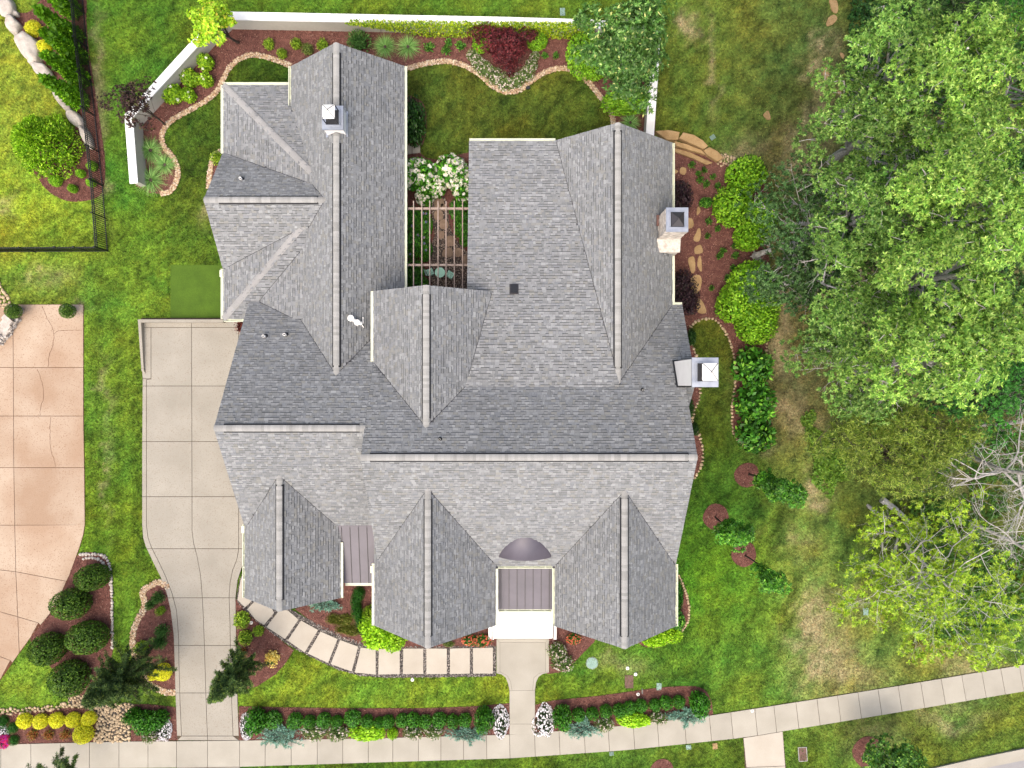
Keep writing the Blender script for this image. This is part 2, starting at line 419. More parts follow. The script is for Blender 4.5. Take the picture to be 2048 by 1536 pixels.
ROOF_PX = [[(450, 172), (808, 140), (808, 560), (938, 560), (938, 285), (1340, 285), (1375, 700), (1380, 920), (1345, 1120), (1345, 1245), (1248, 1285), (1112, 1245), (1112, 1220), (990, 1220), (988, 1245), (858, 1285), (752, 1245), (752, 1160), (680, 1160), (680, 1190), (556, 1210), (494, 1190), (494, 1050), (440, 860), (494, 640), (455, 630), (420, 400), (450, 310)]]

# mask of where turf grows (pixel raster of the site plan)
MX0, MY0, MW, MH = -160, -140, 2380, 1830
LAWN = np.ones((MH, MW), dtype=bool)
def raster(poly, val=False, arr=None):
    arr = LAWN if arr is None else arr
    p = np.array(poly, float)
    x0, y0 = np.floor(p.min(0)).astype(int) - 1; x1, y1 = np.ceil(p.max(0)).astype(int) + 1
    x0, y0 = max(x0, MX0), max(y0, MY0); x1, y1 = min(x1, MX0 + MW), min(y1, MY0 + MH)
    if x1 <= x0 or y1 <= y0: return
    gx, gy = np.meshgrid(np.arange(x0, x1) + 0.5, np.arange(y0, y1) + 0.5)
    ins = np.zeros(gx.shape, bool)
    n = len(p)
    for i in range(n):
        ax, ay = p[i]; bx, by = p[(i + 1) % n]
        if ay == by: continue
        c = ((ay > gy) != (by > gy)) & (gx < (bx - ax) * (gy - ay) / (by - ay) + ax)
        ins ^= c
    arr[y0 - MY0:y1 - MY0, x0 - MX0:x1 - MX0][ins] = val
def in_poly_pts(poly, n_per_px2):
    """random points inside a pixel polygon"""
    p = np.array(poly, float)
    lo, hi = p.min(0), p.max(0)
    n = int((hi - lo).prod() * n_per_px2)
    q = lo + rng.random((n, 2)) * (hi - lo)
    ins = np.zeros(n, bool)
    for i in range(len(p)):
        ax, ay = p[i]; bx, by = p[(i + 1) % len(p)]
        if ay == by: continue
        ins ^= ((ay > q[:, 1]) != (by > q[:, 1])) & (q[:, 0] < (bx - ax) * (q[:, 1] - ay) / (by - ay) + ax)
    return q[ins]
for k in BEDS: raster(BEDS[k])
for g in (GRAVEL_WALK, COBBLE, ENTRY, TURF, APRON, APRON_W): raster(g)
for g in ROOF_PX: raster(g)
raster(DR_L + DR_R[::-1])
raster([(-60, 609)] + TAN_R + [(-60, 1412)])
raster(SW_T + SW_B[::-1])
raster(KERB_T + [(2300, 1800), (1700, 1800)])
raster([(978, 1215), (1113, 1215), (1113, 1279), (978, 1279)])

# ---------------------------------------------------------------- turf colour (species, thin and dry spots): own colour of the grass
ZONES = [  # centre px, radii px, sRGB as seen
    (70, 180, 130, 120, (124, 150, 40)), (60, 420, 130, 110, (126, 156, 36)), (60, 560, 120, 60, (112, 140, 40)), (230, 300, 60, 330, (74, 122, 28)),
    (250, 150, 90, 150, (78, 122, 28)), (240, 620, 90, 160, (102, 136, 32)), (230, 850, 70, 160, (84, 120, 28)), (220, 1050, 60, 120, (88, 126, 26)),
    (250, 1250, 40, 120, (86, 128, 30)), (60, 1360, 60, 60, (104, 146, 36)), (500, 20, 260, 50, (82, 124, 28)), (900, 20, 300, 40, (88, 126, 30)),
    (390, 300, 70, 150, (70, 100, 24)), (510, 145, 70, 40, (58, 88, 20)), (1010, 220, 230, 100, (80, 100, 28)), (1420, 140, 110, 200, (88, 112, 34)),
    (1560, 120, 90, 190, (80, 104, 38)), (1600, 420, 90, 160, (96, 108, 48)), (1580, 750, 80, 160, (98, 106, 50)), (1420, 760, 50, 140, (76, 100, 26)),
    (1450, 1000, 90, 120, (70, 112, 26)), (1430, 1180, 90, 120, (74, 128, 24)), (1640, 1000, 90, 90, (96, 130, 44)), (1640, 1150, 90, 110, (110, 140, 48)),
    (1500, 1300, 110, 90, (92, 132, 36)), (1250, 1340, 120, 50, (80, 124, 30)), (1880, 1330, 160, 60, (106, 130, 44)), (1900, 1230, 160, 80, (88, 124, 36)),
    (1700, 1330, 90, 60, (124, 136, 58)), (750, 1390, 300, 40, (112, 146, 34)), (1300, 1500, 250, 30, (84, 122, 32)), (1850, 1470, 200, 60, (90, 120, 36)),
    (600, 1536, 500, 12, (76, 116, 26)), (1900, 950, 170, 200, (92, 112, 40)), (1900, 500, 200, 380, (70, 84, 38)), (300, 1400, 60, 30, (88, 124, 34))]
DRY = [(1632, 1240, 34, 70, .95), (1655, 1310, 45, 55, .9), (1690, 1350, 60, 26, .7), (1625, 985, 26, 30, .8), (1640, 1010, 14, 10, .9), (1378, 50, 9, 30, .8), (1370, 35, 16, 10, .7),
       (1655, 90, 20, 40, .6), (1642, 175, 26, 50, .75), (1640, 250, 30, 45, .8), (1600, 320, 60, 50, .55), (1570, 640, 22, 70, .9), (1560, 700, 26, 50, .95), (1585, 820, 30, 60, .7),
       (1612, 860, 40, 20, .6), (1420, 75, 8, 55, .5), (1430, 150, 7, 60, .55), (1660, 600, 40, 40, .9), (1720, 560, 60, 60, .8), (1500, 300, 50, 30, .45), (213, 960, 5, 90, .55), (212, 780, 8, 60, .35),
       (1800, 1395, 120, 14, .55), (1960, 1340, 90, 20, .5), (168, 590, 12, 10, .6), (178, 250, 34, 20, .0), (197, 150, 12, 110, .75), (208, 300, 9, 110, .85), (1710, 1200, 30, 40, .35),
       (1250, 1335, 45, 22, .4), (25, 410, 12, 30, .35), (110, 545, 40, 20, .35), (420, 435, 14, 14, .5), (1530, 905, 30, 16, .4), (1600, 1090, 40, 30, .35), (1750, 1470, 60, 30, .3), (1905, 1440, 70, 20, .45),
       (1860, 650, 200, 200, .5), (1800, 300, 120, 200, .5), (1950, 900, 80, 60, .6)]
def lawn_colour(x, y):
    px = x * FPX / CAM_H + 1024.0; py = 768.0 - y * FPX / CAM_H
    n1 = fbm(x * 0.25, y * 0.25, 3, 1); n2 = fbm(x * 0.9, y * 0.9, 4, 4); n3 = fbm(x * 3.2, y * 3.2, 3, 9); n4 = fbm(x * 0.5, y * 0.5, 3, 14); n5 = fbm(x * 8.0, y * 8.0, 2, 33)
    wx = px + (n2 - .5) * 70 + (n3 - .5) * 24; wy = py + (n4 - .5) * 80 + (n3 - .5) * 24
    acc = np.zeros((len(x), 3)); tot = np.zeros(len(x))
    base = np.array(P(88, 122, 32)); acc += base * 0.08; tot += 0.08
    for cx, cy, rx, ry, c in ZONES:
        w = np.exp(-np.clip(((wx - cx) / rx) ** 2 + ((wy - cy) / ry) ** 2, 0, 30))
        acc += w[:, None] * np.array(P(*c)) * np.array([1.66, 1.40, 2.2]); tot += w
    col = acc / tot[:, None]
    # mottling: lusher and thinner tufts
    v = 1 + (n2 - 0.5) * 0.5 + (n3 - 0.5) * 0.75 + (n1 - 0.5) * 0.35 + (n5 - 0.5) * 1.5
    # mower passes
    st = np.sin((px * 0.94 + py * 0.34) * 2 * np.pi / 66.0)
    east = np.clip((px - 1380) / 60, 0, 1) * np.clip((py - 950) / 60, 0, 1)
    st2 = np.sin(px * 2 * np.pi / 41.0)
    west = np.clip((300 - px) / 30, 0, 1) * np.clip((py - 480) / 60, 0, 1) * np.clip((px - 168) / 10, 0, 1)
    cut = np.sin((px * 0.7 - py * 0.7) * 2 * np.pi / 52.0) * np.clip((px - 1330) / 40, 0, 1) * np.clip((500 - py) / 60, 0, 1)
    v = v + 0.17 * st * east + 0.14 * st2 * west + 0.12 * cut + 0.05 * np.sin(py * 2 * np.pi / 44.0) * (1 - east)
    col = col * np.clip(v, 0.35, 1.9)[:, None]
    # yellow-green and blue-green drift
    h = (n4 - 0.5) * 0.7 + (n3 - .5) * .4
    col[:, 0] *= 1 + h; col[:, 2] *= 1 - 0.4 * h
    d = np.zeros(len(x))
    for cx, cy, rx, ry, s in DRY:
        d = np.maximum(d, s * np.exp(-np.clip(((wx - cx) / rx) ** 2 + ((wy - cy) / ry) ** 2, 0, 30)))
    d = np.clip(d * (0.25 + 1.5 * n3 * n2 * 2), 0, 0.9)
    col = col * (1 - d)[:, None] + np.array(P(192, 178, 136)) * (0.75 + 0.5 * n3)[:, None] * d[:, None]
    return col

gx = np.concatenate([[-260, -150, -90, -60, -48], np.arange(-40, 40.01, 0.3), [48, 60, 90, 150, 260]])
gy = np.concatenate([[-260, -150, -90, -60, -40], np.arange(-32, 32.01, 0.3), [40, 60, 90, 150, 260]])
GX, GY = np.meshgrid(gx, gy)
nx, ny = len(gx), len(gy)
fx, fy = GX.ravel(), GY.ravel()
idx = np.arange(nx * ny).reshape(ny, nx)
quads = np.stack([idx[:-1, :-1].ravel(), idx[:-1, 1:].ravel(), idx[1:, 1:].ravel(), idx[1:, :-1].ravel()], 1)
g = link('ground', np_mesh('ground', np.stack([fx, fy, np.zeros(len(fx))], 1), quads, lawn_colour(fx, fy) * 0.92), MAT['ground'])
props(g, 'green lawn ground with dry straw patches around the grey roofed house', 'ground', kind='structure')

# ---------------------------------------------------------------- grass blades
def grass_blades(n_m2):
    x0, y0 = W(MX0, MY0 + MH); x1, y1 = W(MX0 + MW, MY0)
    n = int((x1 - x0) * (y1 - y0) * n_m2)
    x = x0 + rng.random(n) * (x1 - x0); y = y0 + rng.random(n) * (y1 - y0)
    px = (x * FPX / CAM_H + 1024 - MX0).astype(int).clip(0, MW - 1); py = (768 - y * FPX / CAM_H - MY0).astype(int).clip(0, MH - 1)
    ok = LAWN[py, px]
    # thin under the wood
    wood = (px + MX0 > 1690) & (py + MY0 < 820)
    ok &= ~(wood & (rng.random(n) < 0.75))
    x, y = x[ok], y[ok]
    n = len(x)
    a = rng.random(n) * 2 * np.pi; L = rng.uniform(0.06, 0.15, n); w = rng.uniform(0.022, 0.04, n)
    lean = rng.uniform(0.35, 1.0, n)
    d = np.stack([np.cos(a) * lean, np.sin(a) * lean, np.sqrt(np.clip(1.05 - lean ** 2, 0.05, 1))], 1)
    s = np.stack([-np.sin(a), np.cos(a), np.zeros(n)], 1)
    b = np.stack([x, y, np.full(n, 0.004)], 1)
    V = np.empty((n, 3, 3), np.float32)
    V[:, 0] = b - s * w[:, None] / 2; V[:, 1] = b + s * w[:, None] / 2; V[:, 2] = b + d * L[:, None]
    c = lawn_colour(x, y) * rng.uniform(0.6, 1.75, n)[:, None]
    c[:, 0] *= rng.uniform(0.8, 1.3, n)
    C = np.repeat(c, 3, 0)
    return np_mesh('grass', V.reshape(-1, 3), np.arange(n * 3).reshape(n, 3), C)
g = link('grass', grass_blades(335), MAT['grass'])
props(g, 'short mown lawn grass with mottled green and straw tufts', 'grass', kind='stuff')

# ---------------------------------------------------------------- beds
def sheet(name, poly_px, z, mat, parent=None, th=0.03):
    m = MB()
    m.prism([W(*p) for p in poly_px], -0.02, z, tri=True)
    return m.build(name, mat, parent)
BED_LABEL = {
    'back': 'long red mulch bed curving along the inside of the white garden wall', 'side': 'small mulch pocket beside the west gable wall',
    'fence': 'red mulch bed under the black picket fence with boulders', 'neighbour': 'brown mulch bed of round bushes between tan driveway and lawn',
    'verge': 'mulch strip of golden shrubs beside the sidewalk', 'verge_two': 'small mulch bed of dark shrubs beside driveway foot',
    'drive': 'curved mulch bed along the west edge of the beige driveway', 'walk': 'triangular mulch bed between driveway and curved stepping slabs',
    'hedge_west': 'mulch strip of the hedge between driveway and entry walk', 'hedge_east': 'mulch strip of the hedge east of the entry walk',
    'front': 'front mulch bed under the gables beside stepping slabs', 'entry': 'mulch bed with salmon flowers beside the entry walk and porch',
    'front_east': 'narrow mulch crescent at the southeast gable corner', 'east': 'large red mulch bed with flagstones along the east wall',
    'east_house': 'thin mulch border along the east gable with tall chimney', 'courtyard': 'dark mulch bed of the courtyard under the pergola',
    'courtyard_shrub': 'mulch pocket under the dark courtyard shrub', 'ring0': 'mulch ring under young tree nearest the camellias', 'ring1': 'mulch ring under the middle young lawn tree',
    'ring2': 'mulch ring under the young lawn tree farthest from the camellias', 'ring3': 'mulch ring under the verge tree near the road kerb', 'ring4': 'mulch ring on the verge south of the sidewalk'}
for i, k in enumerate(BEDS):
    o = sheet('mulch_bed', BEDS[k], 0.022 + 0.0006 * i, MAT['mulch'])
    props(o, BED_LABEL[k], 'mulch bed', kind='structure')

def chips_mesh():
    Vs, Cs = [], []
    pal = np.array([P(160, 112, 100), P(134, 90, 80), P(104, 68, 62), P(180, 138, 122), P(142, 100, 90), P(78, 52, 48), P(200, 166, 148)])
    for k in BEDS:
        d = 0.16 if not k.startswith('courtyard') else 0.08
        q = in_poly_pts(BEDS[k], d)
        n = len(q)
        if not n: continue
        x = (q[:, 0] - 1024) * CAM_H / FPX; y = (768 - q[:, 1]) * CAM_H / FPX
        a = rng.random(n) * 2 * np.pi; L = rng.uniform(0.03, 0.09, n); w = rng.uniform(0.012, 0.03, n)
        t = rng.uniform(-0.5, 0.5, n)
        d_ = np.stack([np.cos(a), np.sin(a), t], 1) * (L / 2)[:, None]; s = np.stack([-np.sin(a), np.cos(a), rng.uniform(-.6, .6, n)], 1) * (w / 2)[:, None]
        c = np.stack([x, y, rng.uniform(0.04, 0.06, n)], 1)
        V = np.stack([c - d_ - s, c + d_ - s, c + d_ + s, c - d_ + s], 1)
        tint = np.array([0.9, 0.85, 0.85]) if k == 'fence' else np.array([1, 1, 1])
        Vs.append(V.reshape(-1, 3))
        Cs.append(np.repeat(pal[rng.choice(7, n, p=[.26, .24, .16, .1, .16, .05, .03])] * rng.uniform(.7, 1.3, n)[:, None] * tint, 4, 0))
    V = np.concatenate(Vs)
    return np_mesh('mulch_chips', V, np.arange(len(V)).reshape(-1, 4), np.concatenate(Cs))
o = link('mulch_chips', chips_mesh(), MAT['chip'])
props(o, 'loose red brown bark chips covering the planting beds', 'mulch', kind='stuff')

# ---------------------------------------------------------------- pebbles and gravel
def ico(seed, sub=1, sq=(1, 1, 0.6), jit=0.18):
    bm = bmesh.new()
    bmesh.ops.create_icosphere(bm, subdivisions=sub, radius=1.0)
    r = random.Random(seed)
    for v in bm.verts:
        k = 1 + r.uniform(-jit, jit)
        v.co = Vector((v.co.x * sq[0] * k, v.co.y * sq[1] * k, v.co.z * sq[2] * k))
    V = np.array([v.co[:] for v in bm.verts]); Fc = np.array([[v.index for v in f.verts] for f in bm.faces])
    bm.free()
    return V, Fc
STONE_V = [ico(s, 1) for s in range(6)]
def stones_mesh(name, pts, rad, pal, z=0.03):
    """many little stones as one mesh; pts world (n,2)"""
    Vs, Fs, Cs, o = [], [], [], 0
    n = len(pts)
    pal = np.array(pal)
    which = rng.integers(0, 6, n)
    for k in range(6):
        m = which == k
        c = int(m.sum())
        if not c: continue
        V0, F0 = STONE_V[k]
        a = rng.random(c) * 2 * np.pi
        R = rng.uniform(rad[0], rad[1], c)
        el = rng.uniform(0.75, 1.3, c)
        ca, sa = np.cos(a), np.sin(a)
        vx = V0[None, :, 0] * el[:, None]; vy = V0[None, :, 1] / el[:, None]
        X = (vx * ca[:, None] - vy * sa[:, None]) * R[:, None] + pts[m, 0][:, None]
        Y = (vx * sa[:, None] + vy * ca[:, None]) * R[:, None] + pts[m, 1][:, None]
        Z = V0[None, :, 2] * R[:, None] + z + R[:, None] * 0.25
        Vs.append(np.stack([X, Y, Z], 2).reshape(-1, 3))
        Fs.append((F0[None] + (np.arange(c) * len(V0))[:, None, None] + o).reshape(-1, 3))
        Cs.append(np.repeat(pal[rng.integers(0, len(pal), c)] * rng.uniform(.8, 1.15, c)[:, None], len(V0), 0))
        o += c * len(V0)
    return np_mesh(name, np.concatenate(Vs), np.concatenate(Fs), np.concatenate(Cs), smooth=False)
def w2(q): return np.stack([(q[:, 0] - 1024) * CAM_H / FPX, (768 - q[:, 1]) * CAM_H / FPX], 1)
def ribbon_pts(curve, width, per_px):
    c = np.array(spline(curve, 6)); seg = np.diff(c, axis=0); L = np.hypot(*seg.T)
    n = int(L.sum() * per_px)
    i = rng.choice(len(L), n, p=L / L.sum()); t = rng.random(n)[:, None]
    nrm = np.stack([-seg[:, 1], seg[:, 0]], 1) / L[:, None]
    return c[i] + seg[i] * t + nrm[i] * ((rng.random(n) - .5) * width)[:, None]
PEB = [P(232, 208, 172), P(210, 180, 142), P(238, 222, 196), P(196, 160, 122), P(220, 190, 160), P(180, 150, 126)]
for crv, wd, lab in ((back_edge_w, 9, 'cream pebble edging between west courtyard lawn and mulch bed'), (back_edge_e, 9, 'cream pebble edging between enclosed back lawn and mulch bed'),
                     (side_edge, 8, 'short cream pebble edging by the west gable'), (drive_bed_edge, 11, 'cream pebble edging around the bed beside the driveway')):
    o = link('pebble_edging', stones_mesh('pebble_edging', w2(ribbon_pts(crv, wd, 5.0)), (0.035, 0.075), PEB, 0.025), MAT['pebble'])
    props(o, lab, 'pebble edging', kind='stuff')
GRV = [P(150, 142, 136), P(112, 106, 102), P(184, 176, 168), P(84, 80, 78), P(200, 190, 180), P(128, 116, 106)]
o = sheet('gravel_strip', GRAVEL_WALK, 0.026, MAT['gravel_base']); props(o, 'grey gravel bed around the curved row of stepping slabs', 'gravel', kind='structure')
o = link('gravel', stones_mesh('gravel', w2(in_poly_pts(GRAVEL_WALK, 0.42)), (0.018, 0.038), GRV, 0.03), MAT['gravel'])
props(o, 'loose grey gravel between pale stepping slabs', 'gravel', kind='stuff')
o = sheet('courtyard_path', COURT_PATH, 0.05, MAT['gravel_base']); props(o, 'gravel courtyard path under the timber pergola', 'path', kind='structure')
o = link('courtyard_gravel', stones_mesh('courtyard_gravel', w2(in_poly_pts(COURT_PATH, 0.35)), (0.022, 0.045), [P(150, 130, 116), P(120, 104, 94), P(196, 176, 160), P(92, 80, 74)], 0.055), MAT['gravel'])
props(o, 'loose brown and grey gravel under the courtyard pergola', 'gravel', kind='stuff')

# individually placed stones
def stone_objs(parent, pts_px, rad_px, mat, squash=0.55, name='stone', z=0.03, rim=0.3):
    for (x, y) in pts_px:
        r = rng.uniform(*rad_px) * CAM_H / FPX
        k = int(rng.integers(0, 6))
        key = name + mat.name + str(k)
        if key not in STONE_ME:
            V0, F0 = STONE_V[k]
            STONE_ME[key] = np_mesh(name, V0, F0)
            STONE_ME[key].materials.append(mat)
        wx, wy = W(x, y)
        o = link(name, STONE_ME[key], None, parent, (wx, wy, z + r * 0.2), rng.random() * 6.28, (r * rng.uniform(.85, 1.25), r * rng.uniform(.7, 1.0), r * squash * 1.6))
STONE_ME = {}
def along(curve, step, jit=0.6):
    c = np.array(spline(curve, 8)); L = np.r_[0, np.cumsum(np.hypot(*np.diff(c, axis=0).T))]
    t = np.arange(0, L[-1], step)
    return [(np.interp(s, L, c[:, 0]) + random.uniform(-jit, jit), np.interp(s, L, c[:, 1]) + random.uniform(-jit, jit)) for s in t]
for crv, step, rad, lab, mt in ((east_edge_a, 7.0, (2.6, 4.2), 'row of tan edging stones around the narrow east lawn bay', 'stone_cream'),
                            (east_edge_b, 7.5, (2.4, 4.4), 'row of tan edging stones close to the east gable wall', 'stone_cream'),
                            ([(1357, 1150), (1372, 1186), (1378, 1218), (1374, 1246), (1360, 1264)], 5.5, (2.4, 3.8), 'arc of cream edging stones at the southeast gable corner', 'stone_cream'),
                            ([(162, 1109), (188, 1108), (212, 1114), (221, 1140), (224, 1180), (225, 1240), (226, 1298)], 6.0, (3.0, 4.6), 'double row of white edging stones around bed of round bushes', 'stone_light'),
                            ([(1533, 372), (1531, 420), (1536, 500)], 8, (2.5, 4.0), 'broken line of tan stones behind the lime green shrubs', 'stone_cream'),
                            ([(1533, 680), (1531, 740)], 7, (2.5, 4.0), 'short line of tan stones below the lime green shrubs', 'stone_cream')):
    e = empty('stone_edging', (0, 0, 0)); props(e, lab, 'stone edging')
    stone_objs(e, along(crv, step), rad, MAT[mt])
    if 'white edging' in lab: stone_objs(e, along([(x - 8 if x > 205 else x, y + 8) for x, y in [(168, 1109), (190, 1108), (214, 1116), (222, 1140)]], 6.0), (3.0, 4.6), MAT[mt])
def scatter_px(poly, n, dmin):
    q = in_poly_pts(poly, 1.5); keep = []
    for p in q:
        if all((p[0] - k[0]) ** 2 + (p[1] - k[1]) ** 2 > dmin ** 2 for k in keep):
            keep.append(p)
            if len(keep) >= n: break
    return [tuple(k) for k in keep]
o = sheet('cobble_bed', COBBLE, 0.024, MAT['gravel_base']); props(o, 'dry creek bed under river cobbles beside the driveway foot', 'ground', kind='structure')
e = empty('dry_creek'); props(e, 'patch of tan river cobbles beside the sidewalk and dark shrubs', 'cobbles')
stone_objs(e, scatter_px(COBBLE, 290, 5.0), (3.0, 4.6), MAT['stone_cream'], name='cobble')
VERGE_STONE = [(-30, 1416), (0, 1417), (40, 1416), (90, 1412), (130, 1406), (140, 1414), (100, 1420), (60, 1425), (0, 1429), (-30, 1430)]
e = empty('stone_edging'); props(e, 'flat cream stones edging the golden shrub strip', 'stone edging')
stone_objs(e, scatter_px(VERGE_STONE, 120, 5.5), (3.0, 4.4), MAT['stone_cream'])
e = empty('stone_edging'); props(e, 'cobbles edging the lawn beside tan driveway and potted shrub', 'stone edging')
stone_objs(e, scatter_px([(-20, 540), (-4, 560), (10, 585), (24, 604), (20, 622), (0, 616), (-20, 600)], 80, 5.5), (3.2, 5.0), MAT['stone_cream'])

# ---------------------------------------------------------------- slabs
def shrink(poly, d):
    """inset a convex polygon (world) by d"""
    n = len(poly)
    ar = sum(poly[i][0] * poly[(i + 1) % n][1] - poly[(i + 1) % n][0] * poly[i][1] for i in range(n))
    if ar < 0: poly = poly[::-1]
    c = np.mean(np.array(poly), 0)
    out = []
    for i in range(n):
        p0, p1, p2 = (np.array(poly[i - 1]), np.array(poly[i]), np.array(poly[(i + 1) % n]))
        e1 = p1 - p0; e2 = p2 - p1
        l1, l2 = np.hypot(*e1), np.hypot(*e2)
        if l1 < 1e-6 or l2 < 1e-6: continue
        n1 = np.array([-e1[1], e1[0]]) / l1; n2 = np.array([-e2[1], e2[0]]) / l2
        b = n1 + n2
        q = b @ b
        b = b * (2 * d / q) if q > 0.3 else (n1 + n2) * d
        out.append(tuple(p1 + b))
    return out
def slab(parent, poly_px, mat, z0=0.0, z1=0.06, gap=0.015, name='slab'):
    poly = shrink([W(*p) for p in poly_px], gap)
    m = MB(); m.prism(poly, z0, z1, tri=len(poly) > 4)
    return m.build(name, mat, parent)

def column_slabs(parent, left, right, rows, mat, z1=0.06, name='slab'):
    for a, b in zip(rows[:-1], rows[1:]):
        ys = sorted(set([a, b] + [p[1] for p in left + right if a + 1.5 < p[1] < b - 1.5]))
        poly = [(xs(left, y), y) for y in ys] + [(xs(right, y), y) for y in ys[::-1]]
        slab(parent, poly, mat, 0.0, z1, name=name)
drv = sheet('driveway', DR_L + DR_R[::-1], 0.035, MAT['joint'])
props(drv, 'beige aggregate driveway of large panels beside the house', 'driveway', kind='structure')
rows = [655, 772, 883, 993, 1097, 1195, 1290, 1385, 1471]
column_slabs(drv, DR_L, DR_BL, [655, 757, 772, 883, 993, 1097, 1195, 1290, 1385, 1471], MAT['drive'])
column_slabs(drv, DR_BL, DR_C, rows, MAT['drive'])
column_slabs(drv, DR_C, DR_BR, rows, MAT['drive'])
column_slabs(drv, DR_BR, DR_R, [655, 975, 1097, 1195, 1290, 1385, 1471], MAT['drive'])
slab(drv, [(284, 640), (384, 640), (384, 655), (284, 655)], MAT['drive']); slab(drv, [(384, 640), (496, 640), (496, 655), (384, 655)], MAT['drive'])
slab(drv, [(364, 1471), (416, 1471), (416, 1480), (355, 1480)], MAT['drive']); slab(drv, [(416, 1471), (467, 1471), (479, 1480), (416, 1480)], MAT['drive'])

tan = sheet('neighbour_driveway', [(-60, 609)] + TAN_R + [(-60, 1412)], 0.035, MAT['crack'])
props(tan, 'tan cracked aggregate driveway of the neighbouring lot', 'driveway', kind='structure')
TJ = [(27, 609), (28, 735), (29, 935), (31, 1050), (34, 1150), (38, 1243), (40, 1295), (41, 1412)]
def tan_rows(xl, xr):
    return [609, 735, 832, 935, 1050]
column_slabs(tan, [(-60, 609), (-60, 1412)], TJ, tan_rows(0, 0), MAT['tan_drive'])
column_slabs(tan, TJ, TAN_R, tan_rows(0, 0), MAT['tan_drive'])
slab(tan, [(-60, 1050), (31, 1050), (33, 1143), (-60, 1132)], MAT['tan_drive'])
slab(tan, [(31, 1050), (171, 1049), (168, 1068), (160, 1095), (140, 1150), (134, 1162), (33, 1143)], MAT['tan_drive'])
slab(tan, [(-60, 1132), (33, 1143), (37, 1233), (-60, 1206)], MAT['tan_drive'])
slab(tan, [(33, 1143), (134, 1162), (122, 1190), (100, 1228), (82, 1250), (78, 1245), (37, 1233)], MAT['tan_drive'])
slab(tan, [(-60, 1206), (37, 1233), (40, 1305), (26, 1325), (22, 1320), (-60, 1290)], MAT['tan_drive'])
slab(tan, [(37, 1233), (78, 1245), (62, 1275), (40, 1305)], MAT['tan_drive'])
slab(tan, [(-60, 1290), (22, 1320), (0, 1362), (-30, 1400), (-60, 1400)], MAT['tan_drive'])
def crack(pts, w=0.022):
    pts = spline(pts, 4)
    pts = [(x + random.uniform(-.9, .9), y + random.uniform(-.6, .6)) for x, y in pts]
    m = MB(); p = [Vector((*W(*q), 0.0)) for q in pts]
    L, R = [], []
    for i, q in enumerate(p):
        d = (p[min(i + 1, len(p) - 1)] - p[max(i - 1, 0)]).normalized(); nn = Vector((-d.y, d.x, 0)) * w * random.uniform(.6, 1.3) / 2
        L.append(q + nn); R.append(q - nn)
    for i in range(len(p) - 1):
        m.add([(L[i].x, L[i].y, .0635), (L[i + 1].x, L[i + 1].y, .0635), (R[i + 1].x, R[i + 1].y, .0635), (R[i].x, R[i].y, .0635)], [(3, 2, 1, 0)])
    m.build('crack', MAT['crack'], tan)
crack([(86, 612), (93, 630), (98, 642), (106, 655), (109, 668), (108, 685), (104, 700), (99, 715), (98, 733)])
crack([(109, 668), (116, 663), (130, 661), (150, 660), (165, 661)])
crack([(76, 738), (82, 755), (88, 775), (88, 795), (82, 818), (81, 831)])
crack([(103, 834), (101, 855), (102, 875), (103, 900), (110, 920), (113, 933)])

sw = sheet('sidewalk', SW_T + SW_B[::-1], 0.035, MAT['joint'])
props(sw, 'concrete sidewalk of square slabs along the street verge', 'sidewalk', kind='structure')
JT = [-55, 3, 63, 122, 180, 239, 297, 354, 416, 480, 531, 583, 635, 686, 737, 786, 837, 882, 927, 973, 1019, 1069, 1118, 1168, 1216, 1266, 1314, 1368, 1418, 1461, 1509, 1547, 1591, 1633, 1674, 1715, 1755, 1795, 1840, 1881, 1922, 1962, 2000, 2037, 2078, 2118]
for i, (a, b) in enumerate(zip(JT[:-1], JT[1:])):
    sl = lambda x: 0.0 if x < 900 else min((x - 900) / 1100.0 * 10.0, 9.5)
    poly = [(a, ycur(SW_T, a)), (b, ycur(SW_T, b)), (b + sl(b), ycur(SW_B, b + sl(b))), (a + sl(a), ycur(SW_B, a + sl(a)))]
    slab(sw, poly, MAT['concrete'], 0.0, 0.06 + 0.004 * (i % 3 == 0), 0.013)
ap = sheet('curb_apron', APRON, 0.03, MAT['joint']); props(ap, 'tan concrete ramp from sidewalk to the street', 'apron', kind='structure')
slab(ap, [(1486, 1475), (1565, 1462), (1570, 1531), (1492, 1534)], MAT['pale_slab'], 0, 0.055); slab(ap, [(1492, 1534), (1570, 1531), (1576, 1640), (1496, 1640)], MAT['pale_slab'], 0, 0.055)
ap = sheet('driveway_apron', APRON_W, 0.03, MAT['joint']); props(ap, 'concrete driveway apron below the sidewalk', 'apron', kind='structure')
slab(ap, [(354, 1534), (416, 1534), (416, 1640), (345, 1640)], MAT['drive'], 0, 0.055); slab(ap, [(416, 1534), (480, 1533), (490, 1640), (416, 1640)], MAT['drive'], 0, 0.055)

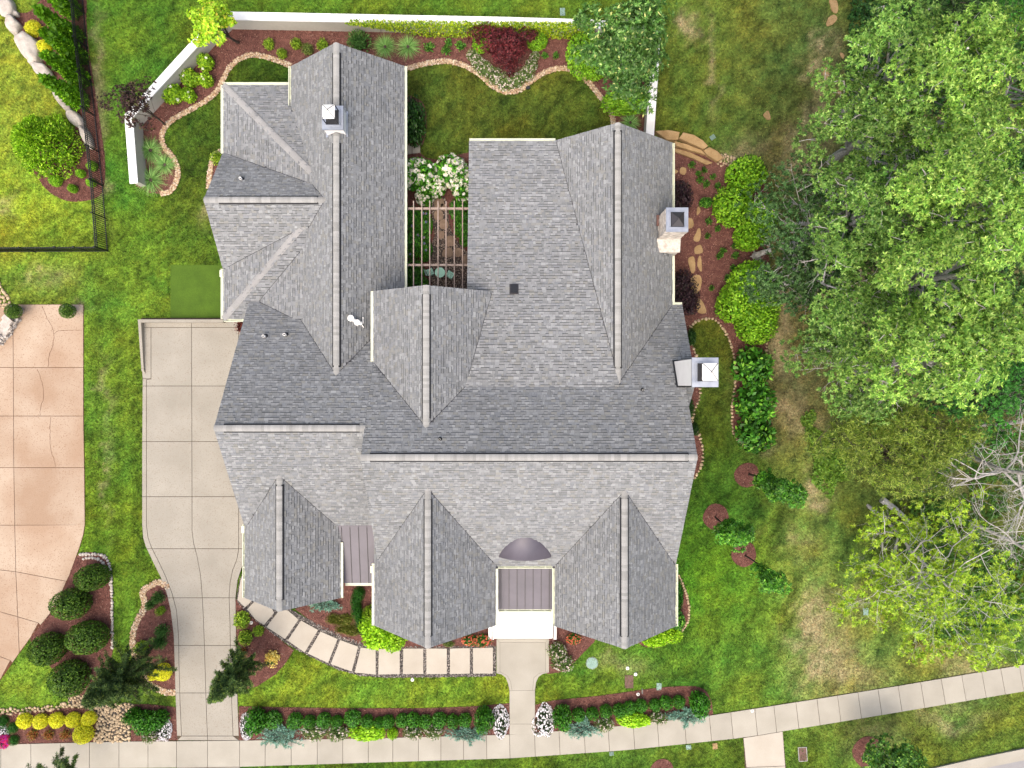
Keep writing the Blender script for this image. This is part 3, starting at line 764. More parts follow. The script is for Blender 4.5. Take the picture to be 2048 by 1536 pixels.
en = sheet('entry_walk', ENTRY, 0.035, MAT['joint']); props(en, 'concrete entry walk from the porch to the sidewalk', 'walkway', kind='structure')
slab(en, [(1000, 1284), (1091, 1284), (1091, 1343), (1078, 1346), (1068, 1354), (1065, 1380), (1024, 1380), (1021, 1362), (1014, 1350), (1000, 1343)], MAT['concrete'], 0, 0.07, 0.006)
for s in ([(993, 1277), (1098, 1277), (1091, 1284), (1000, 1284)], [(993, 1277), (1000, 1284), (1000, 1343), (993, 1346)], [(1098, 1277), (1098, 1344), (1091, 1343), (1091, 1284)],
          [(993, 1346), (1000, 1343), (1014, 1350), (1021, 1362), (1024, 1380), (1019, 1380), (1016, 1366), (1011, 1354), (1003, 1348)],
          [(1098, 1344), (1086, 1347), (1077, 1353), (1072, 1364), (1070, 1380), (1065, 1380), (1068, 1354), (1078, 1346), (1091, 1343)],
          [(1019, 1380), (1070, 1380), (1070, 1447), (1019, 1447)], [(1019, 1447), (1070, 1447), (1070, 1466), (1019, 1468)]):
    slab(en, s, MAT['concrete'], 0, 0.07, 0.006)
for i, s in enumerate(([(489, 1141), (482, 1160), (478, 1188), (476, 1199), (491, 1214), (505, 1201), (520, 1190), (520, 1141)], [(508, 1204), (495, 1218), (512, 1238), (529, 1249), (549, 1225), (540, 1205), (524, 1194)],
          [(553, 1228), (534, 1253), (571, 1277), (598, 1238), (578, 1221), (562, 1216)], [(603, 1240), (637, 1259), (610, 1304), (576, 1280)], [(642, 1262), (676, 1277), (657, 1325), (616, 1306)],
          [(681, 1279), (717, 1292), (704, 1342), (662, 1327)], [(722, 1294), (752, 1297), (752, 1348), (710, 1344)], [(758, 1297), (800, 1296), (800, 1347), (757, 1348)], [(807, 1296), (847, 1296), (847, 1347), (806, 1347)],
          [(853, 1296), (894, 1296), (894, 1347), (853, 1347)], [(900, 1296), (940, 1295), (940, 1346), (900, 1347)], [(946, 1295), (986, 1294), (986, 1346), (946, 1346)])):
    m = MB(); m.prism(shrink([W(*p) for p in s], 0.004), 0.0, 0.085, tri=len(s) > 4)
    o = m.build('stepping_slab', MAT['pale_slab'])
    lab = ORD[11 - i] + ' pale stepping slab counted from the entry walk' if i >= 2 else ( ('curved first slab of the stepping walk at driveway edge' if i == 0 else 'second slab of the stepping walk at the west gable corner'))
    props(o, lab, 'paving slab', 'stepping slabs of the front walk')

# street
kb = MB()
kt = [W(*p) for p in KERB_T]; kt2 = [W(x + 3, y + 12) for x, y in KERB_T]; kt3 = [W(x + 6, y + 24) for x, y in KERB_T]
for i in range(len(kt) - 1):
    kb.prism([kt[i], kt[i + 1], kt2[i + 1], kt2[i]], -0.2, 0.13)
    kb.prism([kt2[i], kt2[i + 1], kt3[i + 1], kt3[i]], -0.3, 0.012)
o = kb.build('kerb', MAT['concrete']); props(o, 'concrete kerb and gutter of the street', 'kerb', kind='structure')
# the road lies a kerb height lower; the verge slopes over it, so the sheet is raised just clear of the ground plane
rd = MB(); rd.prism(kt3 + [W(2300, 1800), W(1500, 1800)], 0.0, 0.006, tri=True)
o = rd.build('road', MAT['road']); props(o, 'pale worn asphalt street beyond the kerb', 'road', kind='structure')

tf = sheet('artificial_turf', TURF, 0.014, MAT['turf']); props(tf, 'square of dark artificial turf beside the west wing', 'turf', kind='structure')
# retaining kerb round the head of the driveway
rk = empty('driveway_retaining_curb', (*W(290, 700), 0)); props(rk, 'low beige retaining curb around the head of the driveway', 'retaining curb')
rk_off = Vector((*W(290, 700), 0))
def rkp(poly, zf):
    m = MB(); m.prism([(W(*p)[0] - rk_off.x, W(*p)[1] - rk_off.y) for p in poly], 0.0, zf, tri=True)
    m.build('curb_segment', MAT['drive'], rk)
hz = 0.42
rkp([(289, 640), (452, 640), (452, 646), (289, 646)], hz)
y_top, y_end = W(0, 646)[1] - rk_off.y, W(0, 748)[1] - rk_off.y
rkp([(283, 640), (289, 640), (291, 740), (292, 748), (286, 742)], lambda x, y: 0.07 + (hz - 0.07) * min(1.0, max(0.0, (y - y_end) / 0.6)))
# ================================================================ the house
house = empty('house', (0, 0, 0))
props(house, 'large house with many grey shingled gables, cream gutters and metal porch roofs', 'house')

def clip(poly, a, b, c):
    out = []
    n = len(poly)
    for i in range(n):
        p, q = poly[i], poly[(i + 1) % n]
        fp = a * p[0] + b * p[1] + c; fq = a * q[0] + b * q[1] + c
        if fp >= 0: out.append(p)
        if (fp >= 0) != (fq >= 0):
            t = fp / (fp - fq)
            out.append((p[0] + (q[0] - p[0]) * t, p[1] + (q[1] - p[1]) * t))
    return out

def gable_y(xr, zr, s):        # ridge runs along y at x = xr
    return [(s, 0.0, zr - s * xr), (-s, 0.0, zr + s * xr)]          # west-facing, east-facing
def gable_x(yr, zr, sn, ss):   # ridge runs along x at y = yr
    return [(0.0, -sn, zr + sn * yr), (0.0, ss, zr - ss * yr)]      # north-facing, south-facing

# name: (x0, x1, y0, y1), planes z = a x + b y + c
NP = (0.0, -0.70, 6.0)         # the long north plane shared by the two main ridges
WINGS = {
    'west_gable': ((-11.89, -5.79, -1.5, 17.11), gable_y(-8.82, 5.69, 0.879)),
    'west_hip': ((-15.69, -9.4, 3.53, 16.26), [(0.32, 0, 2.6 + 0.32 * 15.69), (0, -0.32, 2.6 + 0.32 * 16.26), (0, 0.32, 2.6 - 0.32 * 3.53)]),
    'west_low': ((-14.1, -10.4, 3.45, 8.6), [(0.33, 0, 3.77 + 0.33 * 11.0)]),
    'cross_gable': ((-15.72, -9.0, 6.3, 12.5), gable_x(9.40, 5.07, 0.78, 0.78)),
    'garage': ((-14.21, -7.032, -7.48, 4.45), [NP, (0, 0.726, 7.48 + 0.726 * 2.11)]),
    'main': ((-7.03, 8.61, -9.57, 4.25), [NP, (0, 0.735, 8.39 + 0.735 * 3.41)]),
    'chimney_bay': ((8.613, 9.16, -1.25, 4.25), [(0, -0.70, 6.0), (0, 1.1, 5.80)]),
    'upper_gable': ((-7.03, -0.2, -3.0, 4.72), gable_y(-4.10, 7.45, 0.76)),
    'low_slope': ((-2.29, 5.3, -0.35, 12.95), [(0, -0.207, 6.07)]),
    'east_gable': ((1.9, 8.615, -0.6, 12.99), gable_y(5.27, 6.0, 0.89)),
    'front_gable_a': ((-14.22, -9.14, -11.4, -4.2), gable_y(-11.68, 5.69, 0.90)),
    'front_gable_b': ((-7.23, -0.87, -12.70, -4.7), gable_y(-4.05, 7.21, 1.04)),
    'front_gable_c': ((2.26, 8.595, -12.75, -4.7), gable_y(5.43, 7.13, 1.03)),
}
WN = list(WINGS)
def wing_h(name, x, y):
    (x0, x1, y0, y1), pl = WINGS[name]
    h = np.min([a * x + b * y + c for a, b, c in pl], axis=0)
    ins = (x >= x0) & (x <= x1) & (y >= y0) & (y <= y1)
    return np.where(ins, h, -99.0)
def roof_h(x, y, skip=None):
    return np.max([wing_h(n, x, y) for n in WN if n != skip], axis=0)

# chimney footprints, kept clear of shingles
CHIM = [(-9.36, -8.37, 12.6, 13.72), (7.70, 8.80, 6.95, 8.80), (8.19, 9.30, -0.1, 1.16)]

SH_PAL = np.array([P(172, 173, 177), P(164, 165, 168), P(156, 157, 160), P(180, 181, 185), P(160, 162, 168), P(168, 167, 165), P(152, 153, 156), P(184, 185, 188)])
SH_PAL = SH_PAL * np.array([0.87, 0.89, 0.865])
SH_W = np.array([.20, .22, .16, .10, .12, .10, .06, .04])
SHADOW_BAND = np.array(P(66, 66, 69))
EXPO = 0.146
def shingle_plane(name, i):
    (x0, x1, y0, y1), pl = WINGS[name]
    a, b, c = pl[i]
    g = math.hypot(a, b); k = math.sqrt(1 + g * g)
    t = np.array([-b, a]) / g; s = -np.array([a, b]) / g
    poly = [(x0, y0), (x1, y0), (x1, y1), (x0, y1)]
    for j, (aj, bj, cj) in enumerate(pl):
        if j != i: poly = clip(poly, aj - a, bj - b, cj - c)
    if len(poly) < 3: return None
    p = np.array(poly)
    U, Q = p @ t, p @ s
    umin, umax, qmin, qmax = U.min(), U.max(), Q.min(), Q.max()
    step = EXPO / k
    nrows = int((qmax - qmin) / step) + 2
    n_est = int((umax - umin) / 0.13) + 12
    Us, Ue, Qs, TH, TONE = [], [], [], [], []
    for r in range(nrows):
        w = rng.choice([0.10, 0.13, 0.16, 0.19, 0.23, 0.28], n_est)
        e = np.cumsum(w) + umin - rng.random() * 0.5
        st = e - w
        thick = rng.random(n_est) < 0.56
        m = (e > umin) & (st < umax)
        Us.append(np.maximum(st[m], umin)); Ue.append(np.minimum(e[m], umax))
        Qs.append(np.full(m.sum(), qmax - r * step)); TH.append(thick[m])
        tone = 1 + 0.055 * np.sin(np.floor((st[m] + r * 0.37) / 1.0) * 12.9898 + r * 78.2)
        TONE.append(tone)
    us, ue, q0, th, tone = map(np.concatenate, (Us, Ue, Qs, TH, TONE))
    uc, qc = (us + ue) / 2, q0 - step * 0.5
    X, Y = uc * t[0] + qc * s[0], uc * t[1] + qc * s[1]
    zz = a * X + b * Y + c
    own = np.min([aj * X + bj * Y + cj for aj, bj, cj in pl], axis=0)
    ok = (own >= zz - 0.03) & (X >= x0 - 0.01) & (X <= x1 + 0.01) & (Y >= y0 - 0.01) & (Y <= y1 + 0.01) & (ue - us > 0.02)
    ok &= zz >= roof_h(X, Y, name) - 0.03
    for cx0, cx1, cy0, cy1 in CHIM: ok &= ~((X > cx0) & (X < cx1) & (Y > cy0) & (Y < cy1))
    us, ue, q0, th, tone = us[ok], ue[ok], q0[ok], th[ok], tone[ok]
    X, Y = X[ok], Y[ok]
    n = len(us)
    if n == 0: return None
    def pt(u, q, lift):
        x = u * t[0] + q * s[0]; y = u * t[1] + q * s[1]
        z = a * x + b * y + c
        return np.stack([x - a * lift / k, y - b * lift / k, z + lift / k], 1)
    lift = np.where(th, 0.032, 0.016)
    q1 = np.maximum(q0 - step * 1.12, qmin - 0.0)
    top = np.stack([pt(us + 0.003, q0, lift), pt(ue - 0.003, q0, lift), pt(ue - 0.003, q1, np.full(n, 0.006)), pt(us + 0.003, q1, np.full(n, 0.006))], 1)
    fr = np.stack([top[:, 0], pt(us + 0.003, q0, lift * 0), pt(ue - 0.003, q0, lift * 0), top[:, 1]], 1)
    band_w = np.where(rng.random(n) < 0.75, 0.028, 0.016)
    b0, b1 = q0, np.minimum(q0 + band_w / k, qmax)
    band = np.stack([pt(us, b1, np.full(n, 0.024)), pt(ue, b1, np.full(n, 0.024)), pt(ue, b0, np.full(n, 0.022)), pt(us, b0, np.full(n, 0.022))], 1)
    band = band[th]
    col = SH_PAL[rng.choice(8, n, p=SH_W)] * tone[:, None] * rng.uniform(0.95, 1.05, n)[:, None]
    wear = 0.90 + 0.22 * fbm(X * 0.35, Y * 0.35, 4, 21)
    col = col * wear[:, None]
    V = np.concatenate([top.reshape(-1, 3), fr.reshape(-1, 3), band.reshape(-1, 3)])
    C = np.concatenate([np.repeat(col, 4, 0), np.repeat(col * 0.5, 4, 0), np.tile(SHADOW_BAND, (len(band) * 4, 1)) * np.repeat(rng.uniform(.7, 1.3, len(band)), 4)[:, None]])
    return V, C

ROOFS = {}
for wi, name in enumerate(WN):
    (x0, x1, y0, y1), pl = WINGS[name]
    dk = MB(); wl_ = MB()
    for i, (a, b, c) in enumerate(pl):
        poly = [(x0, y0), (x1, y0), (x1, y1), (x0, y1)]
        ins = 0.42 + 0.004 * wi
        wpoly = [(x0 + ins, y0 + ins), (x1 - ins, y0 + ins), (x1 - ins, y1 - ins), (x0 + ins, y1 - ins)]
        for j, (aj, bj, cj) in enumerate(pl):
            if j != i:
                poly = clip(poly, aj - a, bj - b, cj - c); wpoly = clip(wpoly, aj - a, bj - b, cj - c)
        if len(poly) >= 3: dk.prism(poly, lambda x, y: a * x + b * y + c - 0.16, lambda x, y: a * x + b * y + c)
        if len(wpoly) >= 3 and name not in ('west_low', 'chimney_bay'):
            wl_.prism(wpoly, 0.0, lambda x, y: a * x + b * y + c - 0.15)
    ro = dk.build('roof', MAT['deck'], house)
    ROOFS[name] = ro
    if wl_.v: wl_.build('wall', MAT['wall'], house)
    Vs, Cs = [], []
    for i in range(len(pl)):
        r = shingle_plane(name, i)
        if r is not None: Vs.append(r[0]); Cs.append(r[1])
    if Vs:
        V = np.concatenate(Vs)
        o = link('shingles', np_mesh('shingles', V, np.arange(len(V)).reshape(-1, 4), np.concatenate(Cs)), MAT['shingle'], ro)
        o['kind'] = 'stuff'

# ---- ridge caps: raised vent, black baffle strips widened to paint its shadow gap, flush caps at the ends
def ridge(name, p0, p1, z, s, vent=(0.75, 0.75), half=0.155):
    p0, p1 = np.array(p0, float), np.array(p1, float)
    L = np.hypot(*(p1 - p0)); d = (p1 - p0) / L; nrm = np.array([-d[1], d[0]])
    n = int(L / 0.148)
    V, C, F = [], [], []
    for k in range(n):
        t0, t1 = L * k / n, L * (k + 1.12) / n
        raised = vent[0] < t0 and t1 < L - vent[1]
        up = 0.075 if raised else 0.04
        tn = (0.93 + 0.2 * rng.random()) * (1.06 if raised else 1.0)
        col = np.array(P(178, 178, 175)) * tn if rng.random() < 0.7 else np.array(P(166, 166, 163)) * tn
        o = len(V)
        for tt, lf in ((t0, 0.012), (min(t1, L), 0.0)):
            q = p0 + d * tt
            for sd in (-1, 0, 1):
                h = half if sd else 0.0
                V.append((q[0] + nrm[0] * h * sd, q[1] + nrm[1] * h * sd, z + up + lf - (s * half * 0.86 if sd else 0.0))); C.append(col)
        F += [(o, o + 1, o + 4, o + 3), (o + 1, o + 2, o + 5, o + 4)]
        o = len(V)
        for sd in (-1, 1):   # end face
            pass
    me = np_mesh('ridge_cap', np.array(V), np.array(F), np.array(C))
    o = link('ridge_cap', me, MAT['shingle'], ROOFS[name]); o['kind'] = 'stuff'
    vb = MB()
    q0 = p0 + d * (vent[0] + 0.05); q1 = p1 - d * (vent[1] + 0.05)
    if np.dot(q1 - q0, d) > 0.5:
        hw = half + 0.06
        for sd in (-1, 1):
            a_, b_ = half - 0.04, hw
            prof = []
            for q in (q0, q1):
                for h in (a_, b_):
                    prof.append((q[0] + nrm[0] * h * sd, q[1] + nrm[1] * h * sd, z + 0.06 - s * h * 0.93))
            for q in (q0, q1):
                for h in (a_, b_):
                    prof.append((q[0] + nrm[0] * h * sd, q[1] + nrm[1] * h * sd, z - 0.01 - s * h))
            vb.add(prof, [(0, 1, 3, 2), (1, 5, 7, 3), (0, 4, 5, 1), (2, 3, 7, 6)])
        vb.build('ridge_vent', MAT['vent_black'], ROOFS[name])
ridge('west_gable', (-8.82, 17.11), (-8.82, 13.75), 5.69, 0.879, (0.42, 0.02))
ridge('west_gable', (-8.82, 12.58), (-8.82, 0.35), 5.69, 0.879, (0.42, 0.45))
ridge('cross_gable', (-15.72, 9.40), (-9.5, 9.40), 5.07, 0.78, (0.7, 0.35))
ridge('garage', (-14.21, -2.11), (-6.98, -2.11), 7.48, 0.71, (0.4, 0.25))
ridge('main', (-7.03, -3.41), (8.61, -3.41), 8.39, 0.72, (0.38, 0.35))
ridge('upper_gable', (-4.10, 4.72), (-4.10, -2.1), 7.45, 0.76, (0.38, 0.4))
ridge('east_gable', (5.27, 12.99), (5.27, -0.02), 6.0, 0.89, (0.30, 0.75))
ridge('front_gable_a', (-11.68, -11.4), (-11.68, -4.55), 5.69, 0.90, (0.5, 0.45))
ridge('front_gable_b', (-4.05, -12.70), (-4.05, -5.0), 7.21, 1.04, (0.5, 0.5))
ridge('front_gable_c', (5.43, -12.75), (5.43, -5.1), 7.13, 1.03, (0.5, 0.35))

def hip_cap(p0, p1, half=0.17):
    p0, p1 = Vector(p0), Vector(p1)
    d = (p1 - p0); L = d.length; d.normalize()
    nrm = Vector((-d.y, d.x, 0)).normalized()
    n = int(L / 0.42); V, C, F = [], [], []
    for k in range(n):
        col = np.array(P(176, 175, 173)) * (0.92 + 0.18 * rng.random()); o = len(V)
        for tt, lf in ((L * k / n, 0.045), (min(L, L * (k + 1.1) / n), 0.03)):
            q = p0 + d * tt
            for sd in (-1, 0, 1):
                V.append((q.x + nrm.x * half * sd, q.y + nrm.y * half * sd, q.z + lf + (-0.028 if sd else 0.012))); C.append(col)
        F += [(o, o + 1, o + 4, o + 3), (o + 1, o + 2, o + 5, o + 4)]
    o = link('hip_cap', np_mesh('hip_cap', np.array(V), np.array(F), np.array(C)), MAT['shingle'], ROOFS['west_hip']); o['kind'] = 'stuff'
hip_cap((-15.69, 16.26, 2.6), (-10.45, 11.02, 4.28))
hip_cap((-15.69, 3.53, 2.6), (-10.9, 8.32, 4.13))

# ---- closed valleys: the cut line of the shingles shows as a thin dark seam
def valley(name, gi, host, hi, w=0.026):
    ga, gb, gc = WINGS[name][1][gi]; ha, hb, hc = WINGS[host][1][hi]
    # direction of the intersection line of the two planes, stepped in z
    A = np.array([[ga, gb], [ha, hb]])
    if abs(np.linalg.det(A)) < 1e-6: return
    zs = np.arange(2.4, 8.3, 0.1)
    P_ = np.array([np.linalg.solve(A, [z - gc, z - hc]) for z in zs])
    X, Y = P_[:, 0], P_[:, 1]
    ok = (np.abs(wing_h(name, X, Y) - zs) < .02) & (np.abs(wing_h(host, X, Y) - zs) < .02) & (roof_h(X, Y) - zs < .02)
    m = MB()
    for k in range(len(zs) - 1):
        if ok[k] and ok[k + 1]:
            a, b = Vector((X[k], Y[k], zs[k] + .04)), Vector((X[k + 1], Y[k + 1], zs[k + 1] + .04))
            d = (b - a); nn = Vector((-d.y, d.x, 0)).normalized() * w / 2
            m.add([a - nn, a + nn, b + nn, b - nn], [(0, 1, 2, 3)])
    if m.v: m.build('valley_seam', MAT['dark_metal'], ROOFS[name])
for gname, hosts in (('front_gable_a', [('garage', 1)]), ('front_gable_b', [('main', 1)]), ('front_gable_c', [('main', 1)]), ('upper_gable', [('main', 0), ('low_slope', 0)]), ('west_gable', [('garage', 0), ('main', 0)]), ('east_gable', [('main', 0), ('low_slope', 0)]),
                     ('cross_gable', [('west_hip', 0), ('west_gable', 0)]), ('west_low', [('garage', 0), ('west_hip', 2)])):
    for hn, hi in hosts:
        for gi in range(len(WINGS[gname][1])): valley(gname, gi, hn, hi)

# ---- gutters
def gutter(p0, p1, z, nrm, name='gutter', w=0.13, dark=False, strap=0.9, sw=0.03):
    m = MB()
    p0, p1 = np.array(p0, float), np.array(p1, float); n_ = np.array(nrm, float)
    d = p1 - p0; L = np.hypot(*d); rz = math.atan2(d[1], d[0]); mid = (p0 + p1) / 2
    def b(off, zz, ww, hh):
        c = mid + n_ * off
        m.box((c[0], c[1], zz), (L, ww, hh), rz)
    b(0.01, z - 0.055, 0.02, 0.13); b(w / 2 + 0.01, z - 0.11, w, 0.02); b(w, z - 0.055, 0.02, 0.13); b(w - 0.012, z + 0.005, 0.035, 0.012)
    if not dark: b(w / 2, z - 0.018, w - 0.03, 0.012)
    k = max(2, int(L / strap))
    for i in range(k):
        q = p0 + d * ((i + 0.5) / k) + n_ * (w / 2)
        m.box((q[0], q[1], z + 0.006), (sw, w + 0.02, 0.014), rz)
    for e_ in (p0, p1):
        q = e_ + n_ * (w / 2)
        m.box((q[0], q[1], z - 0.05), (0.02, w + 0.03, 0.13), rz)
    return m.build(name, MAT['gutter'], house)
E, N_, S_, W_ = (1, 0), (0, 1), (0, -1), (-1, 0)
gutter((-5.79, 4.9), (-5.79, 17.08), 3.01, E)
gutter((-11.89, 14.9), (-11.89, 17.08), 3.01, W_, dark=True)
gutter((-15.66, 16.26), (-11.95, 16.26), 2.62, N_)
gutter((-15.69, 12.55), (-15.69, 16.24), 2.62, W_)
gutter((-15.69, 3.55), (-15.69, 6.25), 2.62, W_)
gutter((-15.66, 3.53), (-14.28, 3.53), 2.62, S_, dark=True, strap=0.5, sw=0.05)
gutter((-7.03, 1.05), (-7.03, 4.70), 5.22, W_)
gutter((-2.26, 12.95), (2.3, 12.95), 3.38, N_)
gutter((8.615, 3.95), (8.615, 6.9), 3.02, E)
gutter((8.615, 8.85), (8.615, 12.95), 3.02, E, dark=True, strap=0.6)
gutter((8.70, 4.25), (9.14, 4.25), 3.02, N_)
gutter((-14.22, -11.38), (-14.22, -7.5), 3.39, W_, dark=True, strap=0.62, sw=0.05)
gutter((-9.14, -11.38), (-9.14, -8.45), 3.40, E)
gutter((-7.23, -12.68), (-7.23, -9.45), 3.90, W_)
gutter((-0.87, -12.68), (-0.87, -9.72), 3.90, E, strap=0.8, sw=0.04)
gutter((2.26, -12.73), (2.26, -9.72), 3.86, W_, dark=True, strap=0.7, sw=0.04)
gutter((8.595, -12.73), (8.595, -9.5), 3.87, E, dark=True, strap=0.62, sw=0.05)
gutter((-0.72, -9.57), (2.12, -9.57), 3.86, S_, dark=True, strap=0.66, sw=0.05)
gutter((-8.98, -10.74), (-7.38, -10.74), 2.92, S_, strap=0.8)
gutter((-0.72, -12.10), (2.12, -12.10), 3.10, S_, dark=True, strap=0.62, sw=0.05)
for x, y, z in ((-15.80, 6.0, 2.66), (-7.36, -9.75, 3.93), (-14.34, -7.75, 3.4)):       # gutter leader boxes
    m = MB(); m.box((x, y, z - 0.12), (0.16, 0.36, 0.26)); m.build('leader_head', MAT['gutter'], house)

# ---- standing seam metal roofs
def seam_roof(x0, x1, yt, yb, zt, zb, n, off=0.5):
    rf = empty('metal_roof'); rf.parent = house
    w = (x1 - x0) / n
    s = (zt - zb) / (yt - yb)
    for k in range(n):
        a, b = x0 + w * k, x0 + w * (k + 1)
        m = MB()
        m.prism([(a + .004, yb), (b - .004, yb), (b - .004, yt), (a + .004, yt)], lambda x, y: zb + (y - yb) * s - 0.06, lambda x, y: zb + (y - yb) * s)
        m.build('metal_panel', MAT['metal_roof'], rf)
        if k:
            m = MB()
            m.prism([(a - .012, yb), (a + .012, yb), (a + .012, yt - 0.18), (a - .012, yt - 0.18)], lambda x, y: zb + (y - yb) * s - 0.01, lambda x, y: zb + (y - yb) * s + 0.045)
            m.build('seam', MAT['dark_metal'], rf)
    return rf
seam_roof(-9.52, -6.82, -7.45, -10.74, 3.53, 2.93, 6)
seam_roof(-1.02, 2.42, -9.2, -12.10, 3.34, 3.12, 8)
# wall under the low metal roof and the entry
m = MB(); m.prism([(-9.6, -10.3), (-6.9, -10.3), (-6.9, -7.0), (-9.6, -7.0)], 0, 2.8); m.build('wall', MAT['wall'], house)
m = MB(); m.prism([(-1.3, -10.4), (2.7, -10.4), (2.7, -8.9), (-1.3, -8.9)], 0, 3.05); m.build('wall', MAT['wall'], house)
# eyebrow dormer: barrel of metal running back into the slope
def eyebrow(cx, yf, half, h):
    sp = 0.735; c = 8.39 + 0.735 * 3.41
    zf = sp * yf + c
    m = MB(); n = 28
    front, back, rim = [], [], []
    for k in range(n + 1):
        u = -1 + 2 * k / n
        arch = h * max(0.0, 1 - u * u) ** 0.85
        x = cx + half * u
        front.append((x, yf - 0.06, zf + arch + 0.03)); back.append((x, yf + arch / sp + 0.02, zf + arch + 0.03)); rim.append((x, yf - 0.06, zf - 0.05))
    for k in range(n):
        m.add([front[k], front[k + 1], back[k + 1], back[k]], [(0, 1, 2, 3)])
        m.add([rim[k], rim[k + 1], front[k + 1], front[k]], [(0, 1, 2, 3)])
    me = m.mesh('eyebrow_dormer'); bm = bmesh.new(); bm.from_mesh(me); bmesh.ops.remove_doubles(bm, verts=bm.verts, dist=1e-4); bm.to_mesh(me); bm.free()
    me.polygons.foreach_set('use_smooth', np.ones(len(me.polygons), dtype=bool))
    link('eyebrow_dormer', me, MAT['metal_roof'], house)
eyebrow(0.68, -8.93, 1.36, 0.82)

# ---- chimneys
def chimney_cap(ch, x0, x1, y0, y1, z, hood=None, mat=MAT['galv']):
    m = MB(); m.prism([(x0 - .05, y0 - .05), (x1 + .05, y0 - .05), (x1 + .05, y1 + .05), (x0 - .05, y1 + .05)], z - 0.10, z)
    cap = m.build('cap', mat, ch)
    m = MB(); cx, cy = (x0 + x1) / 2, (y0 + y1) / 2; ww, dd = (x1 - x0) * 0.31, (y1 - y0) * 0.31
    for sx, sy, lx, ly in ((0, dd + .05, 2 * ww + .2, .05), (0, -dd - .05, 2 * ww + .2, .05), (ww + .05, 0, .05, 2 * dd + .06), (-ww - .05, 0, .05, 2 * dd + .06)):
        m.box((cx + sx, cy + sy, z + 0.02), (lx, ly, 0.07))
    m.build('cap_lip', mat, cap)
    m = MB(); m.box((cx, cy, z + 0.012), (2 * ww + .05, 2 * dd + .05, 0.02)); m.build('flue', MAT['flue_dark'], ch)
    if hood:
        hz, mt = hood
        hd = MB(); a = ww * 1.02; b = dd * 1.02; base = [(cx - a, cy - b), (cx + a, cy - b), (cx + a, cy + b), (cx - a, cy + b)]
        hd.add([(x, y, z + hz) for x, y in base] + [(cx, cy, z + hz + 0.26)], [(0, 1, 4), (1, 2, 4), (2, 3, 4), (3, 0, 4), (3, 2, 1, 0)])
        h = hd.build('hood', MAT[mt], ch)
        lg = MB()
        for x, y in base: lg.box((x * .97 + cx * .03, y * .97 + cy * .03, z + hz / 2), (0.035, 0.035, hz))
        lg.build('hood_leg', MAT['flue_dark'], ch)
        rd_ = MB()
        for x, y in base: rd_.tube([(x, y, z + hz + 0.012), (cx, cy, z + hz + 0.272)], 0.012, 5)
        rd_.build('hood_seam', MAT['flue_dark'], h)
ch = empty('chimney', (0, 0, 0)); ch.parent = house
m = MB(); m.prism([(-9.34, 12.62), (-8.39, 12.62), (-8.39, 13.70), (-9.34, 13.70)], 4.0, 6.1); m.build('chase', MAT['white_metal'], ch)
m = MB(); m.prism([(-9.44, 12.52), (-8.30, 12.52), (-8.30, 13.80), (-9.44, 13.80)], 4.2, lambda x, y: 5.69 - 0.879 * abs(x + 8.82) + 0.10); m.build('flashing', MAT['galv'], ch)
chimney_cap(ch, -9.34, -8.39, 12.62, 13.70, 6.2, (0.80, 'white_metal'))
ch = empty('chimney', (0, 0, 0)); ch.parent = house
m = MB(); m.prism([(7.76, 7.66), (8.77, 7.66), (8.77, 8.78), (7.76, 8.78)], 0.0, 5.66); m.build('stack', MAT['ledge_stone'], ch)
m = MB(); m.prism([(7.66, 6.98), (8.82, 6.98), (8.82, 8.84), (7.66, 8.84)], 0.0, 3.72); bs_ = m.build('shoulder', MAT['ledge_stone'], ch)
m = MB(); m.prism([(7.62, 6.94), (8.86, 6.94), (8.86, 7.64), (7.62, 7.64)], 3.72, lambda x, y: 3.80 + (y - 6.94) * 0.25); m.build('ledge', MAT['ledge_stone'], ch)
m = MB(); m.prism([(7.58, 8.3), (7.76, 8.3), (7.76, 8.86), (7.58, 8.86)], 3.0, 4.05); m.build('cricket', MAT['lid_brown'], ch)
for k in range(11):            # courses of ledge stone on the two faces in view
    z = 3.86 + k * 0.165
    x = 7.66
    while x < 8.74:
        w = rng.uniform(0.18, 0.42); w = min(w, 8.80 - x)
        mm = MB(); mm.box((x + w / 2, 7.645 + rng.uniform(-.02, .01), z), (w - .015, 0.07, 0.15)); mm.build('ledge_stone', MAT['ledge_stone'], ch); x += w
    y = 7.66
    while y < 8.74:
        w = rng.uniform(0.18, 0.42); w = min(w, 8.80 - y)
        mm = MB(); mm.box((7.745 + rng.uniform(-.02, .01), y + w / 2, z), (0.07, w - .015, 0.15)); mm.build('ledge_stone', MAT['ledge_stone'], ch); y += w
chimney_cap(ch, 7.76, 8.77, 7.66, 8.78, 5.76, (0.12, 'dark_metal'))
ch = empty('chimney', (0, 0, 0)); ch.parent = house
m = MB(); m.prism([(8.22, -0.08), (9.30, -0.08), (9.30, 1.14), (8.22, 1.14)], 0.0, 9.0); m.build('chase', MAT['white_metal'], ch)
m = MB(); m.prism([(8.14, -0.16), (9.10, -0.16), (9.10, 1.22), (8.14, 1.22)], 4.6, lambda x, y: 6.0 - 0.7 * y + 0.09); m.build('flashing', MAT['black_metal'], ch)
chimney_cap(ch, 8.22, 9.32, -0.09, 1.15, 9.12, (0.80, 'white_metal'))

